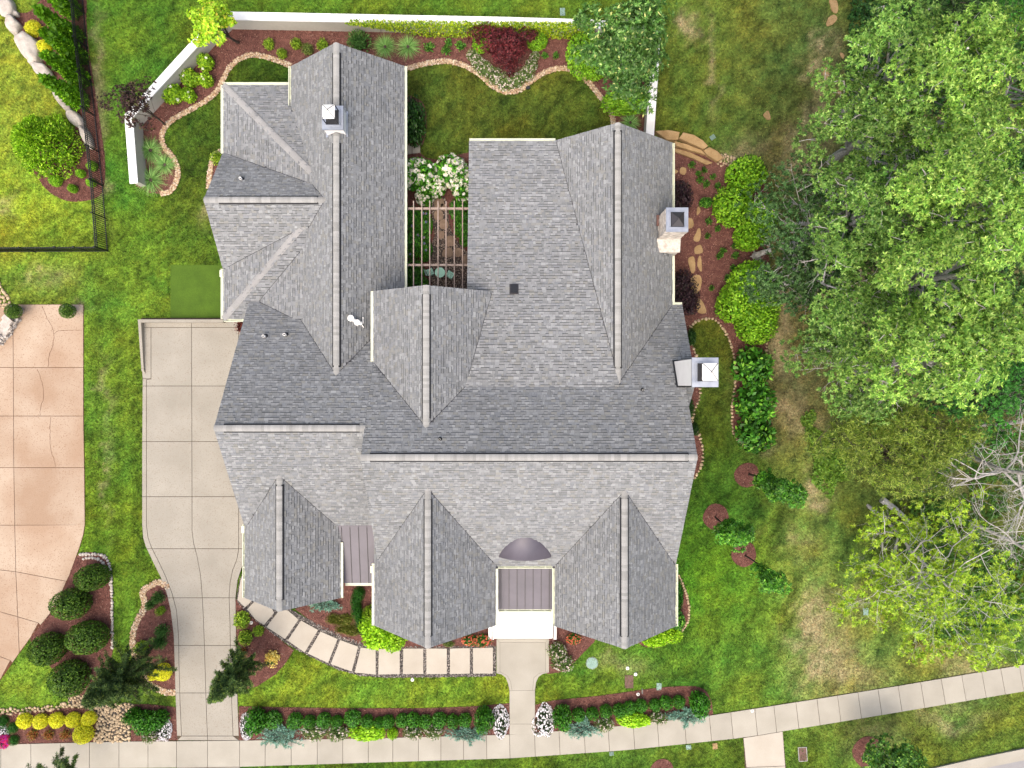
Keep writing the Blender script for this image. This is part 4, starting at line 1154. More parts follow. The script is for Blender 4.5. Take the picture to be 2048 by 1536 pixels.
# ---- roof vents
def pipe_vent(px, py, r=0.05, h=0.30, white=False):
    z = 4.0
    for _ in range(12):
        x, y = W(px, py, z + h); z = float(roof_h(np.array([x]), np.array([y]))[0])
    v = empty('pipe_vent', (x, y, z)); v.parent = house
    m = MB(); m.lathe([(r * 2.1, -0.05), (r * 1.9, 0.03), (r * 1.15, 0.10)], 14); m.build('boot', MAT['black_metal'], v)
    m = MB(); m.lathe([(r, -0.2), (r, h), (r * 0.72, h), (r * 0.72, h - 0.15)], 14); m.build('pipe', MAT['white_metal'] if white else MAT['lid_frame'], v)
    m = MB(); m.lathe([(r * .72, h - .14), (0.001, h - .14)], 14); m.build('pipe_mouth', MAT['flue_dark'], v)
for px, py in ((526, 672), (568, 669)): pipe_vent(px, py, 0.07, 0.35, True)
pipe_vent(879, 879, 0.05, 0.28); pipe_vent(1287, 780, 0.05, 0.28); pipe_vent(480, 356, 0.07, 0.25, True)
def turbine(px, py):
    z = 4.5
    for _ in range(12):
        x, y = W(px, py, z + .5); z = float(roof_h(np.array([x]), np.array([y]))[0])
    v = empty('flue_vent', (x, y, z)); v.parent = house
    m = MB(); m.lathe([(0.11, -0.3), (0.11, 0.38), (0.16, 0.38), (0.16, 0.46), (0.001, 0.52)], 16); m.build('flue_pipe', MAT['white_metal'], v, smooth=False)
    m = MB(); m.tube([(0.05, -0.05, 0.05), (0.22, -0.16, 0.0), (0.40, -0.22, -0.15)], 0.10, 12); m.build('elbow', MAT['white_metal'], v)
    m = MB(); m.lathe([(0.14, -0.02), (0.16, 0.06), (0.11, 0.10), (0.08, 0.08), (0.001, 0.02)], 16, (0.24, -0.18)); m.build('cowl', MAT['white_metal'], v)
    m = MB(); m.box((0.47, -0.05, -0.28), (0.04, 0.34, 0.03)); m.box((0.45, -0.33, -0.28), (0.03, 0.2, 0.03), 0.6); m.build('bracket', MAT['white_metal'], v)
turbine(701, 636)
x, y = W(1028, 577, 5.3); z = 6.07 - 0.207 * y
v = empty('box_vent', (x, y, z)); v.parent = house
m = MB(); m.prism([(-.17, -.21), (.17, -.21), (.17, .21), (-.17, .21)], -0.1, lambda a, b: 0.16 - 0.207 * b); m.build('vent_hood', MAT['black_metal'], v)
m = MB(); m.prism([(-.23, -.27), (.23, -.27), (.23, .27), (-.23, .27)], -0.1, lambda a, b: 0.035 - 0.207 * b); m.build('vent_flange', MAT['dark_metal'], v)
# small litter of orange lichen and leaves caught in the valley
# ---- porch
po = empty('porch', (*W(1046, 1248), 0)); props(po, 'white front porch slab with two steps between the front gables', 'porch')
ox, oy = W(1046, 1248)
def pw(px, py, z): return (W(px, py, z)[0] - ox, W(px, py, z)[1] - oy)
m = MB(); m.prism([pw(988, 1150, .45), pw(1107, 1150, .45), pw(1107, 1277, .45), pw(988, 1277, .45)], 0, 0.45); m.build('porch_floor', MAT['white_porch'], po)
m = MB(); m.prism([pw(977, 1252, .3), pw(987.6, 1252, .3), pw(987.6, 1279, .3), pw(977, 1279, .3)], 0, 0.31); m.build('cheek_wall', MAT['white_porch'], po)
m = MB(); m.prism([pw(1107.4, 1252, .3), pw(1113, 1252, .3), pw(1113, 1279, .3), pw(1107.4, 1279, .3)], 0, 0.31); m.build('cheek_wall', MAT['white_porch'], po)
for x in (984, 1106):
    r_ = MB()
    a, b = pw(x, 1250, 1.3), pw(x, 1284, 0.95)
    r_.tube([(a[0], a[1], 1.3), (b[0], b[1], 0.95)], 0.025, 6); r_.tube([(a[0], a[1], 1.3), (a[0], a[1], .3)], 0.022, 6); r_.tube([(b[0], b[1], .95), (b[0], b[1], .02)], 0.022, 6)
    r_.build('handrail', MAT['lid_brown'], po)
# ================================================================ walls, fences, furniture and other small things
# ---- white garden wall
gw = empty('garden_wall', (0, 0, 0)); props(gw, 'low white capped garden wall enclosing the back yard', 'garden wall')
WALL_N = [0]
def wall_run(a, b, h=1.25, w=0.42):
    """a, b: pixels of the cap's centre line"""
    WALL_N[0] += 1; h = h + 0.003 * WALL_N[0]
    (ax, ay), (bx, by) = W(*a, h), W(*b, h)
    d = math.hypot(bx - ax, by - ay); rz = math.atan2(by - ay, bx - ax); c = ((ax + bx) / 2, (ay + by) / 2)
    m = MB(); m.box((c[0], c[1], (h - 0.08) / 2), (d, w - 0.08, h - 0.08), rz); m.build('wall_body', MAT['cream_render'], gw)
    m = MB(); m.box((c[0], c[1], h - 0.04), (d + 0.25, w + 0.04, 0.08), rz); m.build('wall_cap', MAT['white_render'], gw)
wall_run((257, 232), (267, 362)); wall_run((259, 230), (412, 62)); wall_run((414, 60), (446, 31)); wall_run((448, 31), (1010, 42)); wall_run((1010, 42), (1180, 47)); wall_run((1180, 47), (1314, 58)); wall_run((1314, 62), (1300, 268))

# ---- black picket fence
fe = empty('picket_fence', (0, 0, 0)); props(fe, 'black metal picket fence around the neighbouring lawn corner', 'fence')
FH = 1.36
_pk = MB(); _pk.box((0, 0, FH / 2 + 0.03), (0.026, 0.026, FH)); PICK = _pk.mesh('picket'); PICK.materials.append(MAT['black_metal'])
_ps = MB(); _ps.box((0, 0, FH / 2 + 0.06), (0.06, 0.06, FH + 0.12)); _ps.box((0, 0, FH + 0.13), (0.075, 0.075, 0.02)); POST = _ps.mesh('post'); POST.materials.append(MAT['black_metal'])
def fence_run(pts, posts, end=True):
    P_ = [Vector((*W(*p), 0)) for p in pts]
    for a, b in zip(P_[:-1], P_[1:]):
        d = b - a; L = d.length; rz = math.atan2(d.y, d.x)
        n = int(round(L / 0.122))
        for k in range(n):
            q = a + d * ((k + 0.5) / n)
            link('picket', PICK, None, fe, (q.x, q.y, 0), rz)
        for z in (0.12, FH - 0.22, FH - 0.04):
            m = MB(); c = (a + b) / 2; m.box((c.x, c.y, z), (L, 0.045, 0.04), rz); m.build('rail', MAT['black_metal'], fe)
    for p in posts: link('post', POST, None, fe, (*W(*p), 0))
fence_run([(160, -70), (167, 0), (176, 100), (188, 200), (199, 300), (208, 384), (217, 503)], [(162, -45), (170, 28), (176, 97), (184, 165), (191, 232), (199, 305), (207, 372), (212, 437), (217, 503)])
fence_run([(217, 503), (0, 504), (-60, 504)], [(177, 503), (140, 503), (72, 504), (-2, 504), (-60, 504)])

# ---- pergola over the courtyard
pg = empty('pergola', (0, 0, 0)); props(pg, 'slim timber pergola of seven rafters across the courtyard', 'pergola')
for px in (827, 843.5, 859.5, 876, 892, 908.5, 925):
    x, y1 = W(px, 402, 2.75); y0 = 4.3
    m = MB(); m.box((x, (y0 + y1) / 2, 2.70), (0.05, y1 - y0, 0.14)); m.build('rafter', MAT['timber'], pg)
for py in (417, 530):
    y = W(0, py, 2.62)[1]
    m = MB(); m.box((-4.05, y, 2.50), (3.6, 0.06, 0.24)); m.build('beam', MAT['timber'], pg)
    m = MB(); m.box((-4.05, y, 2.63), (3.6, 0.11, 0.03)); m.build('beam_cap', MAT['timber'], pg)

# ---- bistro set
tx, ty = W(880, 545, 0.72)
t = empty('bistro_table', (tx, ty, 0.05)); props(t, 'small round mint green bistro table under the pergola', 'table')
m = MB(); m.lathe([(0.001, 0.66), (0.28, 0.66), (0.29, 0.67), (0.29, 0.69), (0.28, 0.70), (0.001, 0.70)], 28); m.build('table_top', MAT['mint'], t)
m = MB(); m.tube([(0, 0, 0.02), (0, 0, 0.66)], 0.022, 8); m.build('column', MAT['mint'], t)
for k in range(3):
    a = k * 2.094 + 0.4; m = MB(); m.tube([(0, 0, 0.16), (0.2 * math.cos(a), 0.2 * math.sin(a), 0.05), (0.25 * math.cos(a), 0.25 * math.sin(a), 0.0)], 0.014, 6); m.build('leg', MAT['mint'], t)
def bistro_chair(px, py, rz, label):
    x, y = W(px, py, 0.45)
    c = empty('bistro_chair', (x, y, 0.05), rz); props(c, label, 'chair', 'bistro chairs under the pergola')
    for k in range(6):
        m = MB(); m.box((-0.15 + k * 0.062, 0, 0.44), (0.042, 0.36, 0.015)); m.build('slat', MAT['mint'], c)
    for s in (-1, 1):
        m = MB(); m.tube([(0.16, 0.17 * s, 0), (-0.16, 0.17 * s, 0.43), (-0.26, 0.17 * s, 0.82)], 0.011, 6); m.build('back_leg', MAT['mint'], c)
        m = MB(); m.tube([(-0.18, 0.17 * s, 0), (0.17, 0.17 * s, 0.43)], 0.011, 6); m.build('leg', MAT['mint'], c)
    for z, xx in ((0.62, -0.215), (0.78, -0.25)):
        m = MB(); m.box((xx, 0, z), (0.02, 0.36, 0.05)); m.build('back_slat', MAT['mint'], c)
bistro_chair(860, 544, math.radians(22), 'mint green slatted bistro chair against the hydrangea groundcover')
bistro_chair(900, 549, math.radians(148), 'mint green slatted bistro chair on the open gravel side')

# ---- flagstones
def flag(pts, mat, label=None, group=None, parent=None, h=0.05, name='flagstone', z=0.02, sm=3):
    p = spline(pts, sm, True) if sm > 1 else pts
    m = MB(); q = [W(*s) for s in p]
    cx, cy = np.mean(np.array(q), 0)
    q = [(x - cx, y - cy) for x, y in q]
    m.prism(q, 0.0, h - 0.012, tri=True)
    n = len(q)
    o_ = len(m.v); 
    inner = [(x * 0.93, y * 0.93) for x, y in q]
    m.prism(inner, h - 0.012, h, tri=True)
    o = m.build(name, mat, parent, loc=(cx, cy, z))
    if label: props(o, label, 'flagstone', group)
    return o
EF = [([(1372, 437), (1383, 437), (1387, 448), (1384, 456), (1374, 457), (1369, 447)], 'rounded tan flagstone touching the stone chimney side'),
      ([(1395, 458), (1400, 458), (1401, 472), (1397, 483), (1388, 482), (1387, 475), (1392, 466)], 'tapered tan stepping flagstone south of chimney'),
      ([(1389, 496), (1398, 490), (1402, 492), (1405, 505), (1390, 508)], 'blocky tan stepping flagstone in the east bed'),
      ([(1376, 518), (1386, 513), (1390, 525), (1389, 543), (1383, 546), (1378, 532)], 'long tan flagstone beside the sliver shaped one'),
      ([(1397, 514), (1401, 513), (1403, 530), (1402, 544), (1394, 530)], 'sliver shaped tan flagstone in the east bed'),
      ([(1381, 558), (1389, 551), (1399, 551), (1403, 562), (1400, 578), (1394, 588), (1386, 586), (1379, 570)], 'largest tan flagstone in the east bed'),
      ([(1393, 600), (1400, 598), (1408, 610), (1412, 625), (1400, 627), (1393, 620)], 'tan flagstone half under the purple shrub'),
      ([(1395, 414), (1400, 418), (1399, 426), (1393, 430)], 'small tan flagstone north of chimney foot'),
      ([(1362, 335), (1372, 338), (1369, 350), (1359, 346)], 'small tan flagstone below the boulder ledge'),
      ([(1346, 338), (1356, 343), (1350, 348), (1344, 347)], 'smallest tan flagstone under the east eave')]
for pts, lab in EF: flag(pts, MAT['stone_tan'], lab, 'stepping flagstones in the east bed')
for fi, pts in enumerate(([(868, 398), (884, 396), (888, 412), (872, 416)], [(869, 424), (884, 422), (886, 438), (871, 440)], [(880, 442), (894, 441), (896, 456), (882, 458)], [(877, 464), (888, 464), (888, 476), (876, 476)], [(893, 474), (906, 474), (908, 490), (894, 493)],
            [(888, 500), (902, 496), (906, 510), (896, 516), (884, 512)], [(908, 500), (920, 496), (926, 508), (914, 515)], [(924, 514), (940, 512), (940, 528), (926, 528)], [(882, 408), (892, 410), (890, 422), (884, 420)])):
    flag(pts, MAT['path_stone'], (ORD[fi] + ' brown courtyard flagstone counted from the white hydrangeas') if fi < 8 else 'small brown courtyard flagstone beside the first one', 'courtyard path flagstones', h=0.05, z=0.05)
flag([(812, 292), (824, 290), (824, 308), (812, 310)], MAT['concrete'], 'small square concrete paver south of the dark courtyard shrub', 'pavers by the courtyard shrub', z=0.03, sm=1)
flag([(825, 290), (840, 291), (841, 306), (825, 308)], MAT['concrete'], 'outer concrete paver on the courtyard lawn edge', 'pavers by the courtyard shrub', z=0.03, sm=1)
FS = [([(1658, 0), (1670, -4), (1676, 14), (1673, 27), (1664, 24), (1660, 12)], 'long tan flat stone at the wood edge'), ([(1656, 36), (1668, 30), (1674, 38), (1664, 50), (1652, 52)], 'tan flat stone below the long one at the wood edge'),
      ([(1643, 136), (1657, 135), (1658, 148), (1651, 158), (1645, 146)], 'square tan stone in the side lawn'), ([(1656, 150), (1668, 154), (1668, 162), (1660, 164)], 'small tan stone touching the square one in the side lawn'),
      ([(1526, 230), (1536, 222), (1541, 238), (1534, 240)], 'small pale stone lying alone in the side lawn'), ([(1680, 105), (1688, 110), (1686, 118), (1680, 112)], 'little pale stone under the oak edge'),
      ([(1674, 182), (1682, 184), (1678, 190)], 'tiny pale stone in clover under the oak edge')]
for pts, lab in FS: flag(pts, MAT['stone_tan'], lab, 'flat stones set in the side lawn', h=0.045, z=0.01)

# ---- boulders
def boulder(px, py, rx, ry, rot, h, label, mat=MAT['stone_light'], group=None, seed=0, parent=None):
    V, Fc = ico(seed + 40, 3, (1, 1, 1), 0.0)
    r = np.random.default_rng(seed)
    for _ in range(9):        # chisel flats
        d = r.normal(size=3); d /= np.linalg.norm(d); k = r.uniform(0.62, 0.9)
        t = V @ d; V = V - np.outer(np.clip(t - k, 0, None), d)
    V = V + 0.03 * r.normal(size=V.shape)
    V[:, 2] = np.clip(V[:, 2], -0.3, 0.72)
    s = CAM_H / FPX
    V = V * np.array([rx * s * 1.12, ry * s * 1.12, h])
    me = np_mesh('boulder', V, Fc)
    o = link('boulder', me, mat, parent, (*W(px, py, h * .5), h * 0.25), rot)
    if label: props(o, label, 'boulder', group)
for i, (px, py, rx, ry, rot, h, lab) in enumerate([
        (8, 14, 17, 22, 0.2, .7, 'big pale boulder ending the row beside the fence bed'), (30, 26, 9, 6, -0.5, .3, 'small tan stone wedged behind the big end boulder'), (26, 49, 13, 19, 0.35, .7, 'upright pale boulder second in the row'),
        (56, 90, 19, 36, 0.55, .8, 'longest pale boulder of the row by golden shrubs'), (64, 123, 10, 9, 0, .5, 'small round boulder below the longest one'), (85, 142, 13, 26, 0.8, .6, 'ragged pale boulder next to second arborvitae'),
        (120, 196, 9, 28, 0.6, .5, 'narrow pale boulder between arborvitae and neighbour lawn'), (150, 238, 11, 22, 0.7, .5, 'tan boulder above the rounded cedar'), (172, 272, 8, 26, 0.4, .5, 'last pale boulder touching the fence by rounded cedar')]):
    boulder(px, py, rx, ry, rot, h, lab, seed=i, group='boulder row along the fence bed')
for i, (pts, h, lab) in enumerate([([(1308, 267), (1334, 265), (1356, 269), (1353, 284), (1330, 284)], .42, 'flat tan ledge slab at the garden wall end'), ([(1355, 281), (1363, 270), (1384, 275), (1402, 286), (1412, 297), (1404, 303), (1378, 292)], .45, 'wide tan ledge slab above the east bed'),
        ([(1346, 285), (1372, 292), (1402, 304), (1408, 312), (1380, 304), (1350, 295)], .3, 'thin tan ledge slab under the wide one'), ([(1404, 304), (1416, 298), (1432, 306), (1444, 320), (1432, 326), (1412, 314)], .34, 'tan ledge slab at the rubble end'),
        ([(1346, 297), (1378, 306), (1404, 318), (1424, 327), (1412, 331), (1384, 318), (1348, 305)], .16, 'lowest grey tan ledge slab against the mulch')]):
    o = flag(pts, MAT['stone_tan'], None, None, None, h, 'ledge_slab', 0.0, 1); props(o, lab, 'stone slab', 'sandstone ledge above the east bed')
e = empty('rubble_pile'); props(e, 'small pile of tan rubble at the end of the ledge', 'rubble')
stone_objs(e, scatter_px([(1428, 318), (1448, 308), (1472, 318), (1462, 332), (1440, 334)], 42, 4.5), (2.2, 4.2), MAT['stone_cream'])
# ---- stone steps and dry wall at the neighbour's drive
st = empty('stone_steps', (0, 0, 0)); props(st, 'flight of pale stone steps at the edge of the tan driveway', 'steps')
for i, (px, py) in enumerate(((18, 640), (11, 650), (4, 660), (-4, 670))):
    x, y = W(px, py, 0.5); m = MB(); m.box((x, y, 0.62 - i * 0.15), (0.62, 0.30, 0.16), math.radians(-42)); m.build('step', MAT['stone_light'], st)
dw = empty('dry_stone_wall', (0, 0, 0)); props(dw, 'low stacked grey stone wall beside the tan driveway steps', 'stone wall')
for lay in range(3):
    stone_objs(dw, along([(40, 640), (30, 656), (18, 672), (4, 690)], 6.5, 1.5), (3.2, 5.4), MAT['stone_light'], squash=0.45, z=0.05 + lay * 0.14)
    stone_objs(dw, along([(33, 636), (24, 650), (12, 666), (0, 682)], 7.5, 1.5), (3.2, 5.4), MAT['stone_light'], squash=0.45, z=0.05 + lay * 0.14)

# ---- utility lids and little fittings
def lid(px, py, w, d, rot, mat, label, cat='utility lid', frame=None, h=0.035):
    x, y = W(px, py); s = CAM_H / FPX
    e = empty('utility_lid', (x, y, 0.0), rot); props(e, label, cat)
    m = MB(); m.box((0, 0, h / 2), (w * s, d * s, h)); lo = m.build('lid', mat, e)
    m = MB()
    for k in (-1, 1): m.box((0, k * d * s * 0.36, h + 0.004), (0.03, 0.03, 0.008))
    m.build('bolt', MAT['flue_dark'], lo)
    if frame:
        m = MB()
        for sx, sy, lx, ly in ((0, 1, 1, 0), (0, -1, 1, 0), (1, 0, 0, 1), (-1, 0, 0, 1)):
            m.box((sx * (w * s / 2 + .02), sy * (d * s / 2 + .02), h / 2 + .006), (lx * (w * s + .08) + ly * .04, ly * (d * s) + lx * .04, h + .012))
        m.build('lid_frame', frame, e)
lid(1125, 24, 10, 15, 0.03, MAT['lid_green'], 'pale green utility lid in lawn north of the white wall')
lid(1731, 1223, 10, 14, 0.0, MAT['lid_green'], 'pale green utility lid near the sparse maple branches')
lid(1318, 1373, 10, 14, -0.05, MAT['lid_green'], 'pale green utility lid touching the hedge bed edge')
lid(1377, 1494, 10, 9, 0.1, MAT['lid_green'], 'pale green utility lid at the street side of sidewalk')
lid(1430, 1492, 10, 12, 0.05, MAT['stone_tan'], 'tan utility lid at the street side of sidewalk')
lid(1258, 1363, 17, 26, 0.0, MAT['lid_brown'], 'brown meter lid in the front lawn')
lid(1605, 1508, 15, 26, 0.06, MAT['lid_brown'], 'brown meter lid with pale frame near concrete ramp', frame=MAT['lid_frame'])
def grate(px, py, w, d, rot, label):
    x, y = W(px, py); s = CAM_H / FPX
    e = empty('drain_grate', (x, y, 0), rot); props(e, label, 'drain grate')
    m = MB(); m.box((0, 0, .012), (w * s, d * s, .012)); m.build('pit', MAT['flue_dark'], e)
    for k in range(6):
        m = MB(); m.box(((-.5 + (k + .5) / 6) * w * s, 0, .03), (w * s / 11, d * s, .02)); m.build('bar', MAT['lid_green'], e)
grate(1425, 275, 11, 9, 0.6, 'small tilted green drain grate in the side lawn'); grate(1223, 1507, 9, 8, 0.1, 'grey drain grate below the sidewalk')
e = empty('round_lid', (*W(1184, 1326), 0)); props(e, 'round pale green septic lid in the front lawn', 'utility lid')
m = MB(); m.lathe([(0.335, 0.0), (0.335, 0.035), (0.30, 0.045), (0.001, 0.045)], 30); m.build('lid', MAT['lid_green'], e)
m = MB(); m.lathe([(0.36, 0.0), (0.36, 0.02), (0.335, 0.02)], 30); m.build('rim', MAT['lid_frame'], e)
for px, py, lab in ((1255, 1336, 'white cleanout cap north of brown meter lid'), (1271, 1348, 'white cleanout cap touching brown meter lid'), (1276, 1388, 'pale cleanout cap on the hedge bed edge'), (825, 1359, 'white path light cap beside the gravel of stepping slabs'), (1504, 1421, 'pale sprinkler cap at the sidewalk edge'), (503, 1245, 'pale sprinkler cap in the triangular mulch bed')):
    e = empty('cap', (*W(px, py), 0)); props(e, lab, 'cap')
    m = MB(); m.lathe([(0.10, 0.0), (0.10, 0.05), (0.08, 0.07), (0.001, 0.075)], 14); m.build('cap_top', MAT['white_metal'], e)
    m = MB(); m.lathe([(0.045, 0.07), (0.045, 0.10), (0.001, 0.10)], 8); m.build('cap_nut', MAT['lid_frame'], e)
e = empty('garden_spotlight', (*W(1056, 178), 0), 0.4); props(e, 'black garden spotlight on the pebble edging of back lawn', 'spotlight')
m = MB(); m.box((0, 0, 0.18), (0.22, 0.16, 0.10)); m.build('lamp_head', MAT['black_metal'], e)
m = MB(); m.tube([(0, 0, 0), (0, 0, 0.16)], 0.02, 6); m.build('stake', MAT['black_metal'], e)
e = empty('yard_sign', (*W(1281, 1374), 0), 1.5); props(e, 'thin yard marker stake standing beside brown meter lid', 'marker')
m = MB(); m.box((0, 0, 0.55), (0.26, 0.012, 0.3)); m.build('sign_plate', MAT['lid_frame'], e)
m = MB(); m.tube([(0, 0, 0), (0, 0, 0.7)], 0.008, 5); m.build('stake', MAT['black_metal'], e)

# ---- pots
def pot(px, py, label):
    x, y = W(px, py); e = empty('planter_pot', (x, y, 0.06)); props(e, label, 'planter', 'grey pots on the tan driveway')
    m = MB(); m.lathe([(0.001, 0.0), (0.20, 0.0), (0.27, 0.25), (0.31, 0.52), (0.33, 0.54), (0.33, 0.57), (0.27, 0.57), (0.25, 0.50)], 24); m.build('pot_body', MAT['pot'], e, smooth=False)
    m = MB(); m.lathe([(0.26, 0.50), (0.001, 0.51)], 24); m.build('soil', MAT['mulch'], e)
    return x, y
POTS = [pot(43, 622, 'grey glazed pot at the corner of tan driveway by cobbles'), pot(147, 622, 'grey glazed pot on the open corner of tan driveway')]
# ================================================================ plants
def unit(v): return v / np.maximum(np.linalg.norm(v, axis=-1, keepdims=True), 1e-9)
def rdir(n, zmin=-1.0, zmax=1.0):
    z = rng.uniform(zmin, zmax, n); a = rng.random(n) * 2 * np.pi; r = np.sqrt(1 - z * z)
    return np.stack([r * np.cos(a), r * np.sin(a), z], 1)
def leaves(pos, axis, nrm, L, w, col, fold=0.0):
    """one 4-vertex leaf per row: base, left, tip, right"""
    axis = unit(axis); side = unit(np.cross(axis, nrm)); n2 = np.cross(side, axis)
    L = np.asarray(L)[:, None]; w = np.asarray(w)[:, None]
    mid = pos + axis * L * 0.45 - n2 * L * fold
    V = np.stack([pos, mid + side * w / 2, pos + axis * L, mid - side * w / 2], 1)
    return V.reshape(-1, 3), np.repeat(col, 4, 0)
def palette(n, cols, wts=None, vmin=0.75, vmax=1.25, hue=0.12):
    c = np.array(cols)[rng.choice(len(cols), n, p=wts)]
    c = c * rng.uniform(vmin, vmax, n)[:, None]
    c[:, 0] *= rng.uniform(1 - hue, 1 + hue, n)
    return c
def quad_mesh(name, VC):
    V = np.concatenate([v for v, c in VC]); C = np.concatenate([c for v, c in VC])
    return np_mesh(name, V, np.arange(len(V)).reshape(-1, 4), C)
def clusters(cen, axis, k, L, w, cols, wts=None, el=(0.1, 0.7), vmin=.75, vmax=1.25, tone=None, hue=.12):
    """rosettes of k leaves round each twig tip"""
    M = len(cen)
    axis = unit(axis)
    ref = np.where(np.abs(axis[:, 2:3]) < 0.9, np.array([[0, 0, 1.0]]), np.array([[1.0, 0, 0]]))
    t1 = unit(np.cross(axis, ref)); t2 = np.cross(axis, t1)
    a = (rng.random((M, 1)) + np.arange(k)[None] / k + rng.uniform(-.05, .05, (M, k))) * 2 * np.pi
    e = rng.uniform(el[0], el[1], (M, k))
    d = (t1[:, None] * np.cos(a)[..., None] + t2[:, None] * np.sin(a)[..., None]) * np.cos(e)[..., None] + axis[:, None] * np.sin(e)[..., None]
    n_ = axis[:, None] + 0.35 * rng.normal(size=(M, k, 3))
    p = np.repeat(cen[:, None], k, 1)
    n = M * k
    c = palette(n, cols, wts, vmin, vmax, hue)
    cl = rng.uniform(0.82, 1.2, M) if tone is None else tone
    c = c * np.repeat(cl, k)[:, None]
    return leaves(p.reshape(-1, 3), d.reshape(-1, 3), n_.reshape(-1, 3), rng.uniform(.75, 1.2, n) * L, rng.uniform(.8, 1.2, n) * w, c)

# ---------------------------------------------------------------- shrubs: meshes made once per kind and variant
SHRUB_ME = {}
def lump_r(d, lumps, seeds):
    r = np.ones(len(d))
    for i in range(len(seeds)):
        r += lumps * np.clip((d @ seeds[i]) - 0.75, 0, 1) * 2.2
    return r
def shrub_mesh(kind, var):
    key = (kind, var)
    if key in SHRUB_ME: return SHRUB_ME[key]
    S = SHRUBS[kind]
    n, L, w, lump = S['n'], S['L'], S['w'], S.get('lump', 0.12)
    zmin = S.get('zmin', -0.35)
    seeds = rdir(S.get('nl', 9), -0.1, 1.0)
    d = rdir(n, zmin, 1.0)
    rr = lump_r(d, lump, seeds)
    rr /= rr.mean() * 1.04
    depth = 1 - rng.random(n) ** 2 * S.get('depth', 0.28)
    asp = np.array([1, 1, S.get('asp', 0.85)])
    p = d * (rr * depth)[:, None] * asp
    p[:, 2] += S.get('asp', 0.85) * 0.55
    ax = unit(d + S.get('mess', 0.7) * rng.normal(size=(n, 3)) + np.array([0, 0, S.get('up', 0.3)]))
    if not S.get('spiky'):
        ax = unit(np.cross(d, rng.normal(size=(n, 3))) + 0.35 * d + 0.25 * rng.normal(size=(n, 3)) + np.array([0, 0, .1]))
    k = S.get('k', 1)
    tone = 0.86 + 0.3 * vnoise(d[:, 0] * 3 + 7 * var, d[:, 1] * 3 + d[:, 2] * 2, 3)
    if k > 1: VC = [clusters(p, ax, k, L, w, S['cols'], S.get('wts'), S.get('el', (0.0, 0.8)), tone=tone, hue=S.get('hue', .12))]
    else:
        c = palette(n, S['cols'], S.get('wts'), hue=S.get('hue', .12)) * tone[:, None]
        VC = [leaves(p, ax, d + S.get('nj', 0.4) * rng.normal(size=(n, 3)) + np.array([0, 0, .3]), rng.uniform(.7, 1.25, n) * L, rng.uniform(.8, 1.2, n) * w, c)]
    # inner mass of leaves in a darker tone of the first colour
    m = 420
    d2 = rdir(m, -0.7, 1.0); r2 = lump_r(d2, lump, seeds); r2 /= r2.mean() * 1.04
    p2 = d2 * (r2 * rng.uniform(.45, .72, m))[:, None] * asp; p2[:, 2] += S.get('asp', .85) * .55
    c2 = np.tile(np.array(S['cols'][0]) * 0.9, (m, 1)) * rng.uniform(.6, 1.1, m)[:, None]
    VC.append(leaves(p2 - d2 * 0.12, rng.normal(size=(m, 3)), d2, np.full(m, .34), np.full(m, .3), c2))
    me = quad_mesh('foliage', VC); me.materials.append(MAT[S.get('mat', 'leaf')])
    fl = None
    if 'flower' in S:
        f = S['flower']; q = f['n']
        d3 = rdir(q, f.get('zmin', 0.05), 1.0); r3 = lump_r(d3, lump, seeds); r3 /= r3.mean() * 1.04
        p3 = d3 * (r3 * rng.uniform(.98, 1.08, q))[:, None] * asp; p3[:, 2] += S.get('asp', .85) * .55
        fl = quad_mesh('blossoms', [clusters(p3, d3 + np.array([0, 0, .4]), f.get('k', 6), f['L'], f['w'], f['cols'], None, (-.1, .5), .85, 1.1, hue=.03)])
        fl.materials.append(MAT['petal'])
    st = MB()
    for i in range(5):
        a = i * 1.26 + var; st.tube([(0.05 * math.cos(a), 0.05 * math.sin(a), 0), (0.25 * math.cos(a), 0.25 * math.sin(a), .3), (0.5 * math.cos(a), 0.5 * math.sin(a), .65 * S.get('asp', .85))], [.05, .035, .015], 4)
    sm = st.mesh('stem'); sm.materials.append(MAT['bark'])
    SHRUB_ME[key] = (me, fl, sm)
    return SHRUB_ME[key]
G = lambda r, g, b, k=1.8: P(r, g, b, k)
